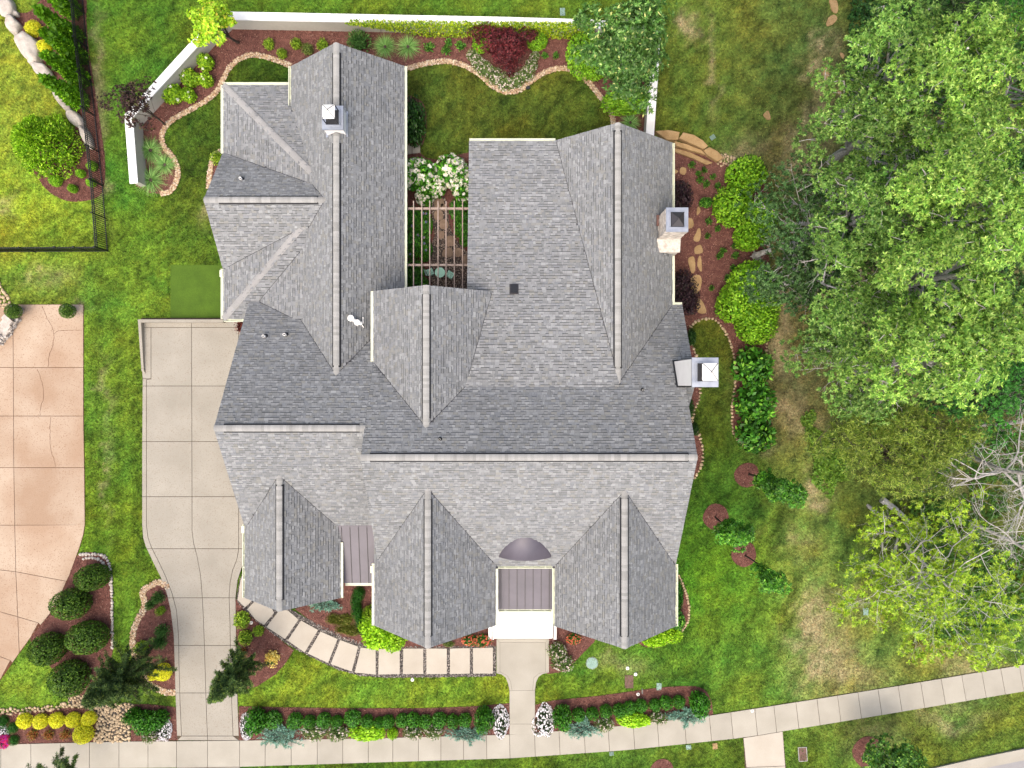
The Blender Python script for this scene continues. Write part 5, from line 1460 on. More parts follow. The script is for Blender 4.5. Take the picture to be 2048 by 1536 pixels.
SHRUBS = {
    'ball': dict(n=2600, L=.12, w=.065, lump=.05, asp=.9, depth=.12, cols=[G(64, 94, 30, 2.0), G(84, 118, 36, 2.0), G(110, 144, 50, 2.0), G(48, 76, 26, 2.0)], wts=[.4, .32, .13, .15], zmin=-.6),
    'hedge': dict(n=760, L=.24, w=.12, lump=.2, asp=.95, depth=.25, k=1, mess=.6, cols=[G(46, 96, 20, 2.4), G(64, 120, 28, 2.4), G(84, 140, 40, 2.4), G(34, 74, 16, 2.4)], wts=[.4, .3, .12, .18], mat='gloss_leaf', zmin=-.5),
    'gold': dict(n=1500, L=.20, w=.06, lump=.1, asp=.85, depth=.25, cols=[G(190, 186, 32, 2.5), G(210, 206, 54, 2.5), G(160, 164, 24, 2.5), G(176, 184, 40, 2.5)], hue=.06),
    'lime': dict(n=1500, L=.16, w=.085, lump=.16, asp=.8, depth=.2, cols=[G(122, 170, 34, 2.0), G(148, 194, 52, 2.0), G(98, 148, 26, 2.0), G(76, 124, 22, 1.9)], wts=[.4, .3, .2, .1]),
    'chart': dict(n=700, L=.24, w=.14, lump=.2, asp=.7, depth=.25, cols=[G(140, 182, 26, 2.3), G(166, 206, 50, 2.3), G(110, 154, 22, 2.3)], hue=.06),
    'small': dict(n=420, L=.30, w=.12, lump=.25, asp=.7, depth=.4, cols=[G(112, 140, 36, 2.6), G(140, 164, 46, 2.6), G(84, 112, 28, 2.6)], wts=[.45, .25, .3]),
    'olive': dict(n=520, L=.26, w=.10, lump=.25, asp=.7, depth=.45, cols=[G(96, 112, 50, 2.3), G(122, 134, 66, 2.3), G(72, 90, 38, 2.3)]),
    'herb': dict(spiky=True, n=90, L=.6, w=.28, lump=.1, asp=.5, depth=.8, cols=[G(60, 104, 36, 2.4), G(80, 126, 44, 2.4), G(100, 142, 54, 2.4)], zmin=.0),
    'glossy': dict(n=620, L=.26, w=.13, lump=.28, asp=.95, depth=.35, k=1, cols=[G(48, 96, 24, 2.2), G(72, 128, 34, 2.2), G(110, 160, 50, 2.2), G(36, 76, 20, 2.2)], wts=[.38, .3, .16, .16], mat='gloss_leaf'),
    'dark': dict(n=1100, L=.16, w=.09, lump=.22, asp=1.0, depth=.3, cols=[G(34, 66, 22), G(46, 84, 28), G(26, 52, 20), G(62, 96, 40)], wts=[.4, .3, .2, .1], mat='gloss_leaf'),
    'purple': dict(n=800, L=.16, w=.09, lump=.25, asp=.9, depth=.4, cols=[G(58, 40, 48), G(44, 30, 38), G(76, 54, 58), G(52, 46, 40)]),
    'rose_white': dict(spiky=True, n=460, L=.24, w=.10, lump=.25, asp=.7, depth=.4, cols=[G(96, 120, 62, 2.3), G(72, 98, 48, 2.3), G(124, 138, 84, 2.3)], flower=dict(n=46, L=.12, w=.09, k=5, cols=[P(240, 226, 214, 1.5), P(244, 236, 228, 1.5), P(226, 198, 190, 1.5)])),
    'hydrangea': dict(n=640, L=.30, w=.19, lump=.22, asp=.85, depth=.3, cols=[G(124, 160, 30, 2.3), G(146, 180, 44, 2.3), G(96, 134, 24, 2.3)], mat='leaf', flower=dict(n=3, L=.2, w=.16, k=9, cols=[P(244, 244, 228, 1.5), P(250, 250, 240, 1.5)])),
    'hydrangea_big': dict(n=900, L=.22, w=.13, lump=.25, asp=.9, depth=.3, cols=[G(60, 120, 28, 2.2), G(84, 146, 36, 2.2), G(112, 168, 50, 2.2), G(40, 92, 22, 2.2)], wts=[.35, .3, .15, .2], flower=dict(n=74, L=.15, w=.13, k=10, cols=[P(246, 244, 226, 1.5), P(252, 250, 240, 1.5), P(238, 232, 204, 1.5)])),
    'petunia': dict(n=300, L=.2, w=.1, lump=.35, asp=.3, depth=.5, cols=[G(60, 80, 46), G(44, 62, 36)], flower=dict(n=300, L=.085, w=.07, k=5, zmin=-.1, cols=[P(252, 250, 250, 1.5), P(244, 242, 246, 1.5), P(250, 246, 250, 1.5)])),
    'salmon': dict(n=460, L=.22, w=.1, lump=.22, asp=.65, depth=.45, cols=[G(64, 108, 32, 2.3), G(88, 128, 44, 2.3), G(46, 84, 26, 2.3)], flower=dict(n=70, L=.13, w=.11, k=5, cols=[P(232, 122, 92, 1.5), P(240, 140, 110, 1.5), P(220, 100, 76, 1.5)])),
    'magenta': dict(n=200, L=.2, w=.1, lump=.2, asp=.5, depth=.5, cols=[G(60, 90, 40), G(44, 72, 30)], flower=dict(n=160, L=.2, w=.17, k=5, zmin=-.1, cols=[P(224, 40, 100, 1.5), P(236, 70, 130, 1.5), P(190, 50, 170, 1.5)])),
    'red_small': dict(spiky=True, n=240, L=.34, w=.14, lump=.25, asp=.7, depth=.5, cols=[G(150, 96, 50, 2.2), G(98, 112, 40, 2.2), G(170, 110, 66, 2.2)]),
    'yucca': dict(spiky=True, n=240, L=.5, w=.10, lump=.0, asp=.6, depth=1.0, mess=.15, up=.2, cols=[G(220, 196, 90, 2.4), G(232, 212, 120, 2.4), G(190, 160, 60, 2.4)], zmin=.05),
    'gold_loose': dict(n=300, L=.3, w=.13, lump=.3, asp=.5, depth=.7, cols=[G(226, 206, 110, 2.2), G(206, 180, 80, 2.2), G(232, 220, 140, 2.2)], hue=.05),
    'barberry': dict(n=500, L=.16, w=.08, lump=.3, asp=.8, depth=.6, cols=[G(120, 60, 52), G(90, 48, 44), G(146, 84, 66)]),
    'fern': dict(spiky=True, n=420, L=.4, w=.08, lump=.25, asp=.6, depth=.6, mess=.4, cols=[G(72, 110, 52, 2.3), G(92, 130, 64, 2.3), G(56, 92, 40, 2.3)]),
    'groundcover': dict(n=900, L=.14, w=.085, lump=.2, asp=.3, depth=.5, cols=[G(50, 116, 26), G(36, 92, 20), G(74, 138, 36)], wts=[.4, .35, .25]),
    'olive_cover': dict(n=800, L=.14, w=.07, lump=.3, asp=.25, depth=.8, cols=[G(112, 120, 48, 2.3), G(136, 136, 64, 2.3), G(88, 104, 40, 2.3), G(150, 120, 90, 2.3)], wts=[.4, .25, .25, .1]),
    'boxwood': dict(n=1600, L=.09, w=.055, lump=.06, asp=.8, depth=.12, cols=[G(40, 92, 22, 2.1), G(54, 112, 28, 2.1), G(32, 76, 18, 2.1)], zmin=-.6),
}
VARS = {}
def shrub(kind, px, py, rpx, label, group=None, ry=None, h=None, rot=None, cat='shrub', z=0.0, name=None):
    s = CAM_H / FPX
    rx = rpx * s; ry_ = (ry if ry else rpx) * s
    asp = SHRUBS[kind].get('asp', .85)
    hh = h if h else (rx + ry_) / 2 * asp * 1.55
    v = VARS.get(kind, 0) % 3; VARS[kind] = VARS.get(kind, 0) + 1
    x, y = W(px, py, z + hh * 0.5)
    f = 1.0 - 0.5 * hh / CAM_H
    o = empty(name or cat.replace(' ', '_'), (x, y, z + 0.02), (random.uniform(0, 6.28) if ry is None else (rot or 0.0)), (rx * f, ry_ * f, hh / (asp * 1.55)))
    props(o, label, cat, group)
    me, fl, sm = shrub_mesh(kind, v)
    link('foliage', me, None, o); link('stem', sm, None, o)
    if fl: link('blossoms', fl, None, o)
    return o

# round bushes in the neighbour's bed
for px, py, rx, ry, lab in ((181, 1156, 32, 26, 'round green bush beside the white edging stones bend'), (138, 1210, 37, 31, 'round green bush touching the tan driveway side'), (171, 1277, 40, 33, 'widest round green bush close to the white edging stones'),
                        (91, 1300, 34, 32, 'round dark green bush reaching onto the neighbour lawn'), (135, 1360, 38, 36, 'round dark green bush under the spruce edge')):
    shrub('ball', px, py, rx, lab, 'round bushes in the neighbour bed', ry, h=1.75, cat='bush')
for hi, (px, py, r) in enumerate(((48, 1442, 15.5), (81, 1443, 15.5), (113, 1441, 16), (146, 1440, 15.5), (178, 1437, 15))):
    shrub('gold', px, py, r, ORD[hi] + ' golden yellow shrub of the row counted from the magenta flowers', 'golden shrubs by the sidewalk')
shrub('gold', 166, 1468, 20, 'golden yellow shrub standing forward of its row against the sidewalk', 'golden shrubs by the sidewalk')
for px, py, r, lab in ((24, 1457, 12, 'small round dark shrub beside first golden shrub'), (27, 1481, 11, 'small round dark shrub next to magenta flowers'), (4, 1444, 13, 'small round dark shrub above the white flowers')):
    shrub('boxwood', px, py, r, lab, 'small dark shrubs by the golden row')
shrub('petunia', 3, 1462, 13, 'patch of white flowers beside magenta flowers', cat='flowers'); shrub('magenta', 8, 1481, 13, 'patch of bright magenta flowers at the sidewalk', cat='flowers')
for hi, px in enumerate((65, 97, 130)): shrub('red_small', px, 1470, 10, ORD[hi] + ' small red shrub before the golden row, from the magenta flowers', 'small red shrubs')
# clipped hedge
HEDGE_W = [(545, 1437, 20), (590, 1440, 18), (618, 1441, 14), (648, 1438, 17), (674, 1441, 13), (705, 1435, 19), (734, 1441, 14), (758, 1443, 12), (776, 1441, 14), (804, 1438, 15), (826, 1437, 16), (850, 1441, 15), (878, 1438, 17), (905, 1440, 15), (930, 1438, 15)]
for hi, (px, py, r) in enumerate(HEDGE_W): shrub('hedge', px, py + 3, r * 0.92, ORD[hi] + ' hedge shrub from the driveway in the sidewalk row', 'hedge row west of the entry walk', h=0.65)
HEDGE_E = [(1157, 1428, 15), (1185, 1426, 14), (1212, 1421, 14), (1238, 1420, 15), (1260, 1414, 15), (1283, 1410, 14), (1310, 1408, 13), (1332, 1404, 15), (1358, 1402, 14)]
for hi, (px, py, r) in enumerate(HEDGE_E): shrub('hedge', px, py + 2, r * 0.92, ORD[hi] + ' hedge shrub east of the entry walk, counted from the walk', 'hedge row east of the entry walk', h=0.65)
for px, py, r, lab in ((511, 1444, 21, 'tall dark green end shrub beside driveway white flowers'), (968, 1441, 20, 'tall dark green end shrub west of entry walk white flowers'), (1125, 1437, 20, 'tall dark green end shrub east of entry walk white flowers'), (1401, 1410, 20, 'tall dark green end shrub at the rounded mulch tip')):
    shrub('hedge', px, py, r, lab, 'tall hedge end shrubs', ry=r * 1.25, h=1.35)
for px, py, r, lab in ((264, 1434, 16, 'dark shrub against river cobbles'), (288, 1446, 23, 'largest dark shrub between cobbles and driveway'), (316, 1440, 18, 'dark shrub next to white flowers at driveway foot')):
    shrub('hedge', px, py, r, lab, 'dark shrubs beside the driveway foot', h=1.1)
for px, py, rx, ry, lab in ((328, 1458, 18, 24, 'bank of white flowers on the west side of driveway foot'), (492, 1456, 13, 28, 'bank of white flowers on the east side of driveway foot'), (1002, 1442, 19, 32, 'bank of white flowers west of entry walk foot'), (1091, 1440, 21, 33, 'bank of white flowers east of entry walk foot')):
    shrub('petunia', px, py, rx, lab, 'white flower banks', ry, h=0.2, cat='flowers')
for px, py, rx, ry, lab in ((735, 1467, 36, 16, 'wide chartreuse shrub spilling over the sidewalk west of entry'), (785, 1467, 11, 11, 'small round chartreuse shrub beside the wide one'), (1268, 1441, 35, 15, 'wide chartreuse shrub spilling over the sidewalk east of entry')):
    shrub('chart', px, py, rx, lab, 'chartreuse shrubs', ry, h=0.6)
for px, py, rx, ry, lab in ((630, 1463, 25, 16, 'pale pink rose shrub beside the western blue juniper'), (676, 1466, 22, 16, 'pale pink rose shrub beside wide western chartreuse shrub'), (825, 1465, 20, 13, 'pale pink rose shrub beside small chartreuse shrub'), (868, 1463, 19, 13, 'pale pink rose shrub west of second blue juniper'), (1210, 1449, 18, 14, 'reddish rose shrub beside eastern juniper'), (1316, 1436, 18, 12, 'olive rose shrub beside easternmost juniper'), (300, 1472, 16, 12, 'olive rose shrub at the driveway foot')):
    shrub('rose_white', px, py, rx, lab, 'rose shrubs along the sidewalk', ry, h=0.6)
# back bed
for px, py, r, lab in ((411, 124, 16, 'lime hydrangea closest to the yellow maple'), (380, 156, 18, 'lime hydrangea with white blooms against the wall'), (411, 160, 14, 'small lime hydrangea near pebble edging'), (345, 187, 19, 'lime hydrangea beside the purple tree'), (376, 190, 14, 'lime hydrangea between wall and pebble edging')):
    shrub('hydrangea', px, py, r, lab, 'hydrangeas along the slanted wall', h=0.8)
for px, py, r, kind, lab in ((537, 88, 11, 'small', 'small yellow green shrub first from the maple'), (564, 107, 10, 'small', 'small green shrub near pebble edging'), (592, 88, 11, 'small', 'small yellow green shrub second from the maple'), (615, 98, 12, 'olive', 'small olive shrub beside north gable'), (645, 90, 12, 'small', 'small green shrub touching north gable peak')):
    shrub(kind, px, py, r, lab, 'small shrubs in the back bed', h=0.5)
for px, py, r in ((858, 95, 9), (893, 100, 9), (921, 93, 9), (1112, 112, 6), (1090, 112, 6), (897, 86, 7)): shrub('herb', px, py, r, 'low green perennial tuft in the back bed mulch', 'perennials in the back bed', h=0.25, cat='plant')
shrub('fern', 717, 84, 21, 'dark blue green feathery shrub beside ornamental grasses', h=0.7)
shrub('lime', 962, 84, 19, 'bright green shrub under the ivy beside red maple', ry=22, h=0.9); shrub('lime', 1074, 80, 21, 'bright green shrub between red maple and ivy', h=0.9)
shrub('lime', 1164, 108, 34, 'bright green shrub west of the dark broadleaf tree', ry=48, h=1.0); shrub('lime', 1250, 205, 50, 'bright green shrub south of the dark broadleaf tree', ry=26, h=0.9)
shrub('lime', 1190, 135, 26, 'bright green shrub tucked under the dark broadleaf tree', h=0.9)
RB = [(945, 112, 11), (955, 124, 13), (970, 138, 15), (990, 152, 15), (1010, 162, 16), (1032, 160, 15), (1052, 148, 14), (1064, 130, 11), (1070, 112, 9)]
for hi, (px, py, r) in enumerate(RB): shrub('rose_white', px, py, r * 1.1, ORD[hi] + ' low white rose around the red maple, from the lone perennials', 'white roses around the red maple', h=0.45)
shrub('small', 435, 316, 14, 'small green shrub in the mulch pocket by west gable', h=0.6)
# golden and round things by the fence
for px, py, r, kind, lab in ((66, 56, 16, 'gold', 'round golden shrub between boulders and arborvitae tips'), (88, 93, 14, 'gold', 'golden shrub beside the longest boulder'), (108, 121, 9, 'gold', 'small golden shrub beside ragged boulder'), (111, 362, 12, 'lime', 'small round shrub at the mulch tip below rounded cedar'), (161, 347, 9, 'lime', 'smallest round shrub below rounded cedar'), (145, 377, 9, 'lime', 'round shrub at the bottom of the fence bed'), (184, 332, 10, 'lime', 'round shrub seen through the fence pickets'), (182, 365, 9, 'lime', 'lower round shrub seen through the fence pickets')):
    shrub(kind, px, py, r, lab, 'round shrubs in the fence bed', h=0.6)
shrub('ball', 25, 622, 15, 'round green shrub in the pot by cobbles', 'potted shrubs', z=0.55, h=0.8, cat='shrub'); shrub('ball', 133, 622, 15, 'round green shrub in the pot at open corner', 'potted shrubs', z=0.55, h=0.8, cat='shrub')
# driveway beds
for px, py, r, kind, lab in ((316, 1196, 11, 'fern', 'feathery green shrub at the top of the driveway bed'), (300, 1210, 8, 'fern', 'thin feathery shrub near driveway bed pebbles'), (321, 1222, 9, 'small', 'small green shrub in the upper driveway bed'), (324, 1262, 12, 'fern', 'feathery green shrub in the middle of the driveway bed'), (318, 1284, 13, 'fern', 'larger feathery shrub in the lower driveway bed'),
                             (282, 1296, 14, 'small', 'yellow green shrub against driveway bed pebbles'), (324, 1345, 18, 'gold', 'golden shrub at the bottom of the driveway bed'), (306, 1351, 10, 'gold', 'small golden shrub beside the spruce tip'),
                             (483, 1240, 17, 'small', 'yellow green shrub at the top of the triangular bed'), (490, 1275, 15, 'small', 'yellow green shrub in the middle of the triangular bed'), (516, 1262, 11, 'small', 'small yellow green shrub near stepping slabs gravel'), (483, 1306, 9, 'red_small', 'small orange shrub behind the leaning spruce')):
    shrub(kind, px, py, r, lab, h=0.6)
shrub('gold_loose', 544, 1316, 15, 'loose straw yellow shrub in the triangular mulch bed', None, 17, h=0.4)
shrub('barberry', 485, 650, 14, 'dark red leafed shrub at the garage corner', ry=20, h=1.3)
# front bed
for hi, (px, py, rx, ry, rot) in enumerate(((717, 1188, 13, 13, 0), (712, 1202, 12, 15, 0), (713, 1222, 12, 15, 0), (720, 1240, 12, 15, 0), (728, 1256, 12, 14, 0))):
    shrub('boxwood', px, py, rx, ORD[hi] + ' clipped boxwood of the curved hedge from the metal roof gutter', 'curved boxwood hedge', ry * 1.2, h=0.7)
for px, py, r, lab in ((737, 1252, 22, 'yellow green shrub beside the curved boxwood hedge'), (752, 1272, 28, 'large yellow green shrub under the middle gable corner'), (785, 1280, 24, 'yellow green shrub under the middle gable rake'), (740, 1225, 14, 'yellow green shrub against the middle gable gutter')):
    shrub('chart' if r > 20 else 'small', px, py, r, lab, 'yellow green shrubs of the front bed', h=0.9)
for px, py, rx, ry in ((690, 1240, 22, 15), (668, 1238, 18, 12), (705, 1262, 20, 12), (688, 1258, 20, 10)): shrub('olive_cover', px, py, rx, 'patch of olive groundcover in the front bed', 'olive groundcover patches', ry, h=0.25, cat='groundcover')
for px, py, r, lab in ((940, 1281, 17, 'salmon flower clump west of porch, nearer the gable peak'), (966, 1282, 18, 'salmon flower clump touching the west porch cheek')): shrub('salmon', px, py, r, lab, 'salmon flowers by the porch', 13, h=0.5, cat='flowers')
shrub('salmon', 1147, 1278, 16, 'salmon flower clump in the bed east of porch', 'salmon flowers by the porch', 11, h=0.4, cat='flowers')
shrub('olive', 898, 1288, 12, 'small olive tuft at the middle gable peak', ry=6, h=0.3)
shrub('rose_white', 1115, 1302, 18, 'grey green rose shrub at the east edge of entry walk', 'roses by the entry walk', 17, h=0.8); shrub('rose_white', 1124, 1325, 22, 'larger grey green rose shrub beside the front lawn', 'roses by the entry walk', 18, h=0.8)
for px, py, rx, ry, lab in ((1310, 1282, 24, 13, 'yellow green shrub under the east gable rake'), (1342, 1270, 24, 16, 'yellow green shrub at the southeast gable corner'), (1356, 1240, 14, 22, 'dark green shrub along the southeast gutter')):
    shrub('chart' if 'yellow' in lab else 'glossy', px, py, rx, lab, 'shrubs at the southeast corner', ry, h=0.7)
shrub('groundcover', 1358, 1190, 10, 'dark groundcover along the southeast wall', None, 34, h=0.3, cat='groundcover')
# east bed
LIME = [(1493, 350, 44, 'lime green rounded shrub at the top of east bed'), (1468, 412, 46, 'lime green rounded shrub above the stone path'), (1516, 436, 46, 'lime green rounded shrub against the dark oak'), (1500, 472, 34, 'lime green shrub over the grey stump'), (1502, 566, 50, 'lime green rounded shrub below the grey stump'),
        (1474, 606, 46, 'lime green rounded shrub reaching toward the flagstones'), (1522, 618, 42, 'lime green rounded shrub beside bare soil'), (1512, 650, 46, 'lime green rounded shrub above the camellias')]
for px, py, r, lab in LIME: shrub('lime', px, py, r * .9, lab, 'lime green rounded shrubs of the east bed', h=1.9)
for px, py, r, lab in ((1510, 736, 40, 'glossy camellia shrub closest to lime shrubs'), (1514, 804, 42, 'glossy camellia shrub in the middle of three'), (1512, 866, 40, 'glossy camellia shrub at the tip of the east bed')): shrub('glossy', px, py, r, lab, 'camellia shrubs', h=1.8)
shrub('glossy', 1412, 404, 14, 'small glossy shrub beside the chimney path', ry=10, h=0.7)
for px, py, rx, ry, lab in ((1362, 392, 26, 36, 'dark purple shrub north of the stone chimney'), (1364, 572, 26, 34, 'dark purple shrub under the east gutter'), (1374, 604, 28, 28, 'dark purple shrub against lawn bay stones'), (1352, 596, 22, 30, 'dark purple shrub in the wall corner')): shrub('purple', px, py, rx, lab, 'purple shrubs of the east bed', ry, h=1.1)
for px, py in ((1384, 330), (1408, 341), (1396, 348), (1426, 354), (1412, 369), (1434, 372), (1417, 443), (1435, 458), (1415, 473), (1468, 492), (1446, 502), (1438, 512), (1470, 512), (1466, 536), (1423, 577), (1455, 556), (1400, 360)):
    shrub('herb', px, py, random.uniform(5, 7), 'low green perennial clump in the east bed mulch', 'perennials in the east bed', h=0.3, cat='plant')
for px, py, rx, ry, lab in ((1383, 675, 10, 18, 'dark green shrub at the narrow lawn bay edge'), (1390, 858, 8, 14, 'green shrub against the main east gable'), (1380, 815, 8, 22, 'dark shrub under the east gable eave')): shrub('dark', px, py, rx, lab, None, ry, h=0.6)
# courtyard
shrub('dark', 826, 243, 28, 'tall dark evergreen shrub against the west wing by back lawn', None, 52, h=2.0)
for px, py, r, lab in ((832, 348, 36, 'white hydrangea bush against the west wing'), (868, 372, 26, 'white hydrangea bush at the pergola end'), (905, 346, 34, 'white hydrangea bush beside the back lawn'), (925, 372, 26, 'white hydrangea bush against the low slope eave'), (848, 392, 20, 'white hydrangea bush over the gravel path')):
    shrub('hydrangea_big', px, py, r, lab, 'white hydrangea bushes of the courtyard', h=1.5)
for hi, (px, py, rx, ry) in enumerate(((826, 440, 20, 26), (848, 450, 18, 30), (828, 490, 22, 28), (850, 500, 14, 24), (828, 545, 22, 26), (838, 570, 22, 18))): shrub('hedge', px, py, rx, ORD[hi] + ' leafy clump west of the courtyard path from the hydrangeas', 'courtyard groundcover west of path', ry, h=0.7, cat='groundcover')
for hi, (px, py, rx, ry) in enumerate(((918, 420, 20, 24), (925, 452, 18, 26), (930, 478, 12, 16))): shrub('hedge', px, py, rx, ORD[hi] + ' leafy clump east of the courtyard path from the hydrangeas', 'courtyard groundcover east of path', ry, h=0.7, cat='groundcover')
# little blue and pink blooms over the courtyard groundcover
bq = np.array([(847, 427), (852, 427), (852, 444), (848, 475), (849, 487), (852, 500), (824, 452), (820, 508), (844, 408), (836, 470)]); bc = np.stack([*np.array([W(x, y, .8) for x, y in bq]).T, np.full(len(bq), .78)], 1)
o = link('hydrangea_blooms', quad_mesh('hydrangea_blooms', [clusters(bc, np.tile([0, 0, 1.0], (len(bc), 1)), 10, .09, .08, [P(150, 176, 216), P(176, 190, 226), P(214, 170, 170)], None, (0, .6))]), MAT['petal'])
props(o, 'scattered pale blue blooms over the west courtyard groundcover', 'flowers', kind='stuff')

# ---------------------------------------------------------------- ornamental grasses and junipers
def strips(base, dirs, L, w, droop, cols, seg=3):
    n = len(base); V = []; C = []
    side = unit(np.cross(dirs, np.array([[0, 0, 1.0]])))
    pts = []
    for k in range(seg + 1):
        t = k / seg
        h = np.array([0, 0, 1.0])
        p = base + dirs * (L * t)[:, None] - h * (droop * L * t * t)[:, None]
        ww = w * (1 - t * 0.9)
        pts.append((p - side * ww[:, None] / 2, p + side * ww[:, None] / 2))
    for k in range(seg):
        V.append(np.stack([pts[k][0], pts[k][1], pts[k + 1][1], pts[k + 1][0]], 1).reshape(-1, 3)); C.append(np.repeat(cols, 4, 0))
    return np.concatenate(V), np.concatenate(C)
GRASS_ME = []
for v in range(3):
    n = 420; d = rdir(n, 0.15, 0.95); base = np.stack([d[:, 0] * .12, d[:, 1] * .12, np.zeros(n)], 1)
    c = palette(n, [G(96, 134, 66, 2.7), G(122, 156, 88, 2.7), G(70, 108, 48, 2.7), G(146, 172, 110, 2.7)], [.35, .3, .25, .1])
    me = quad_mesh('blades', [strips(base, d, rng.uniform(.75, 1.25, n), rng.uniform(.02, .035, n), rng.uniform(.25, .6, n), c)]); me.materials.append(MAT['grass']); GRASS_ME.append(me)
_cr = MB(); _cr.lathe([(0.001, 0), (.14, 0), (.12, .12), (.001, .16)], 10); CROWN_ME = _cr.mesh('root_crown'); CROWN_ME.materials.append(MAT['bark'])
for i, (px, py, r, lab) in enumerate(((297, 298, 27, 'arching ornamental grass against the west garden wall'), (326, 327, 24, 'arching ornamental grass beside the pebble curve'), (298, 358, 29, 'largest arching ornamental grass at the wall end'), (769, 90, 25, 'arching ornamental grass behind north gable'), (815, 90, 25, 'arching ornamental grass next to low perennials'), (1262, 242, 22, 'arching ornamental grass at the east gable peak'))):
    s = r * 1.12 * CAM_H / FPX
    o = empty('ornamental_grass', (*W(px, py, .3), 0.02), i * 1.3, (s, s, s * 0.9)); props(o, lab, 'grass clump', 'ornamental grasses')
    link('blades', GRASS_ME[i % 3], None, o); link('root_crown', CROWN_ME, None, o)
def juniper(px, py, rx, ry, label, n_br=26, rot=0.0):
    s = CAM_H / FPX
    o = empty('juniper', (*W(px, py, .2), 0.02), rot); props(o, label, 'juniper', 'spreading blue junipers')
    VC = []; br = MB()
    cols = [G(98, 136, 120, 2.3), G(122, 158, 142, 2.3), G(72, 108, 92, 2.3), G(88, 124, 100, 2.3)]
    for k in range(n_br):
        a = rng.random() * 6.283; R = rng.uniform(.45, 1.15)
        tip = np.array([math.cos(a) * rx * s * R, math.sin(a) * ry * s * R, rng.uniform(.1, .4)])
        st = np.array([rng.normal() * rx * s * .2, rng.normal() * ry * s * .2, .1])
        mid = (st + tip) / 2 + np.array([0, 0, rng.uniform(.1, .25)])
        br.tube([tuple(st), tuple(mid), tuple(tip)], [.015, .01, .004], 4, False)
        m = 46; t = rng.uniform(.1, 1.0, m)[:, None]
        p = (1 - t) ** 2 * st + 2 * t * (1 - t) * mid + t * t * tip
        d = unit(tip - st)[None] + 0.75 * rng.normal(size=(m, 3)) * np.array([1, 1, .4])
        VC.append(leaves(p, d, np.tile([0, 0, 1.0], (m, 1)) + .4 * rng.normal(size=(m, 3)), rng.uniform(.10, .24, m), rng.uniform(.025, .05, m), palette(m, cols)))
    link('foliage', quad_mesh('foliage', VC), MAT['leaf'], o); br.build('branches', MAT['bark'], o)
juniper(566, 1470, 48, 24, 'wide blue juniper sprawling over the sidewalk near driveway', 46); juniper(936, 1466, 42, 20, 'blue juniper sprawling over the sidewalk near west end shrub', 34); juniper(1165, 1456, 36, 20, 'blue juniper sprawling over the sidewalk just east of entry walk', 32)
juniper(1372, 1432, 38, 18, 'blue juniper sprawling over the sidewalk at mulch tip', 34); juniper(648, 1208, 36, 13, 'blue juniper under the west front gable', 34)

# ---------------------------------------------------------------- ivy on the wall
def ivy():
    n = 5200; t = rng.random(n)
    px = 690 + 500 * t ** 0.75
    fade = np.clip((px - 690) / 160, 0.05, 1)
    x = (px - 1024) * 40.75 / FPX
    yc = (768 - (42 + (px - 1010) * 0.012)) * 40.75 / FPX
    u = rng.random(n)
    z = np.where(u < .35, 1.30 + rng.random(n) * .10, 1.30 * (1 - (rng.random(n) * fade)))
    y = np.where(u < .35, yc - 0.05 - rng.random(n) * .30, yc - .22 - rng.random(n) * .16 * fade)
    pos = np.stack([x, y, z], 1)
    d = unit(np.stack([rng.normal(size=n), -np.abs(rng.normal(size=n)) - .3, rng.normal(size=n) * .6 + .2], 1))
    A = leaves(pos, d, np.tile([0, -.5, 1.0], (n, 1)) + .5 * rng.normal(size=(n, 3)), rng.uniform(.08, .16, n), rng.uniform(.06, .11, n), palette(n, [G(150, 172, 26), G(120, 150, 24), G(96, 130, 30), G(172, 190, 50)]))
    m = 26; px = rng.uniform(800, 1180, m); x = (px - 1024) * 40.75 / FPX; yc = (768 - (42 + (px - 1010) * .012)) * 40.75 / FPX
    B = strips(np.stack([x, yc - .15, np.full(m, 1.30)], 1), unit(np.stack([rng.uniform(-1.2, 1.2, m), np.ones(m), np.full(m, .1)], 1)), rng.uniform(.2, .5, m), np.full(m, .03), np.full(m, .05), palette(m, [G(130, 140, 50), G(110, 110, 50)]))
    return quad_mesh('foliage', [A, B])
iv = empty('ivy', (*W(1000, 60), 0)); props(iv, 'yellow green ivy climbing over the white garden wall', 'ivy')
io = link('foliage', ivy(), MAT['leaf'], iv); io.matrix_parent_inverse = Matrix.Translation(iv.location).inverted()
m = MB()
for k in range(9):
    x, y = W(760 + k * 50, 60, .3); m.tube([(x - iv.location.x, y - iv.location.y - .05, 0), (x - iv.location.x + .1, y - iv.location.y + .02, .6), (x - iv.location.x - .1, y - iv.location.y + .05, 1.2)], .015, 5)
m.build('stem', MAT['bark'], iv)
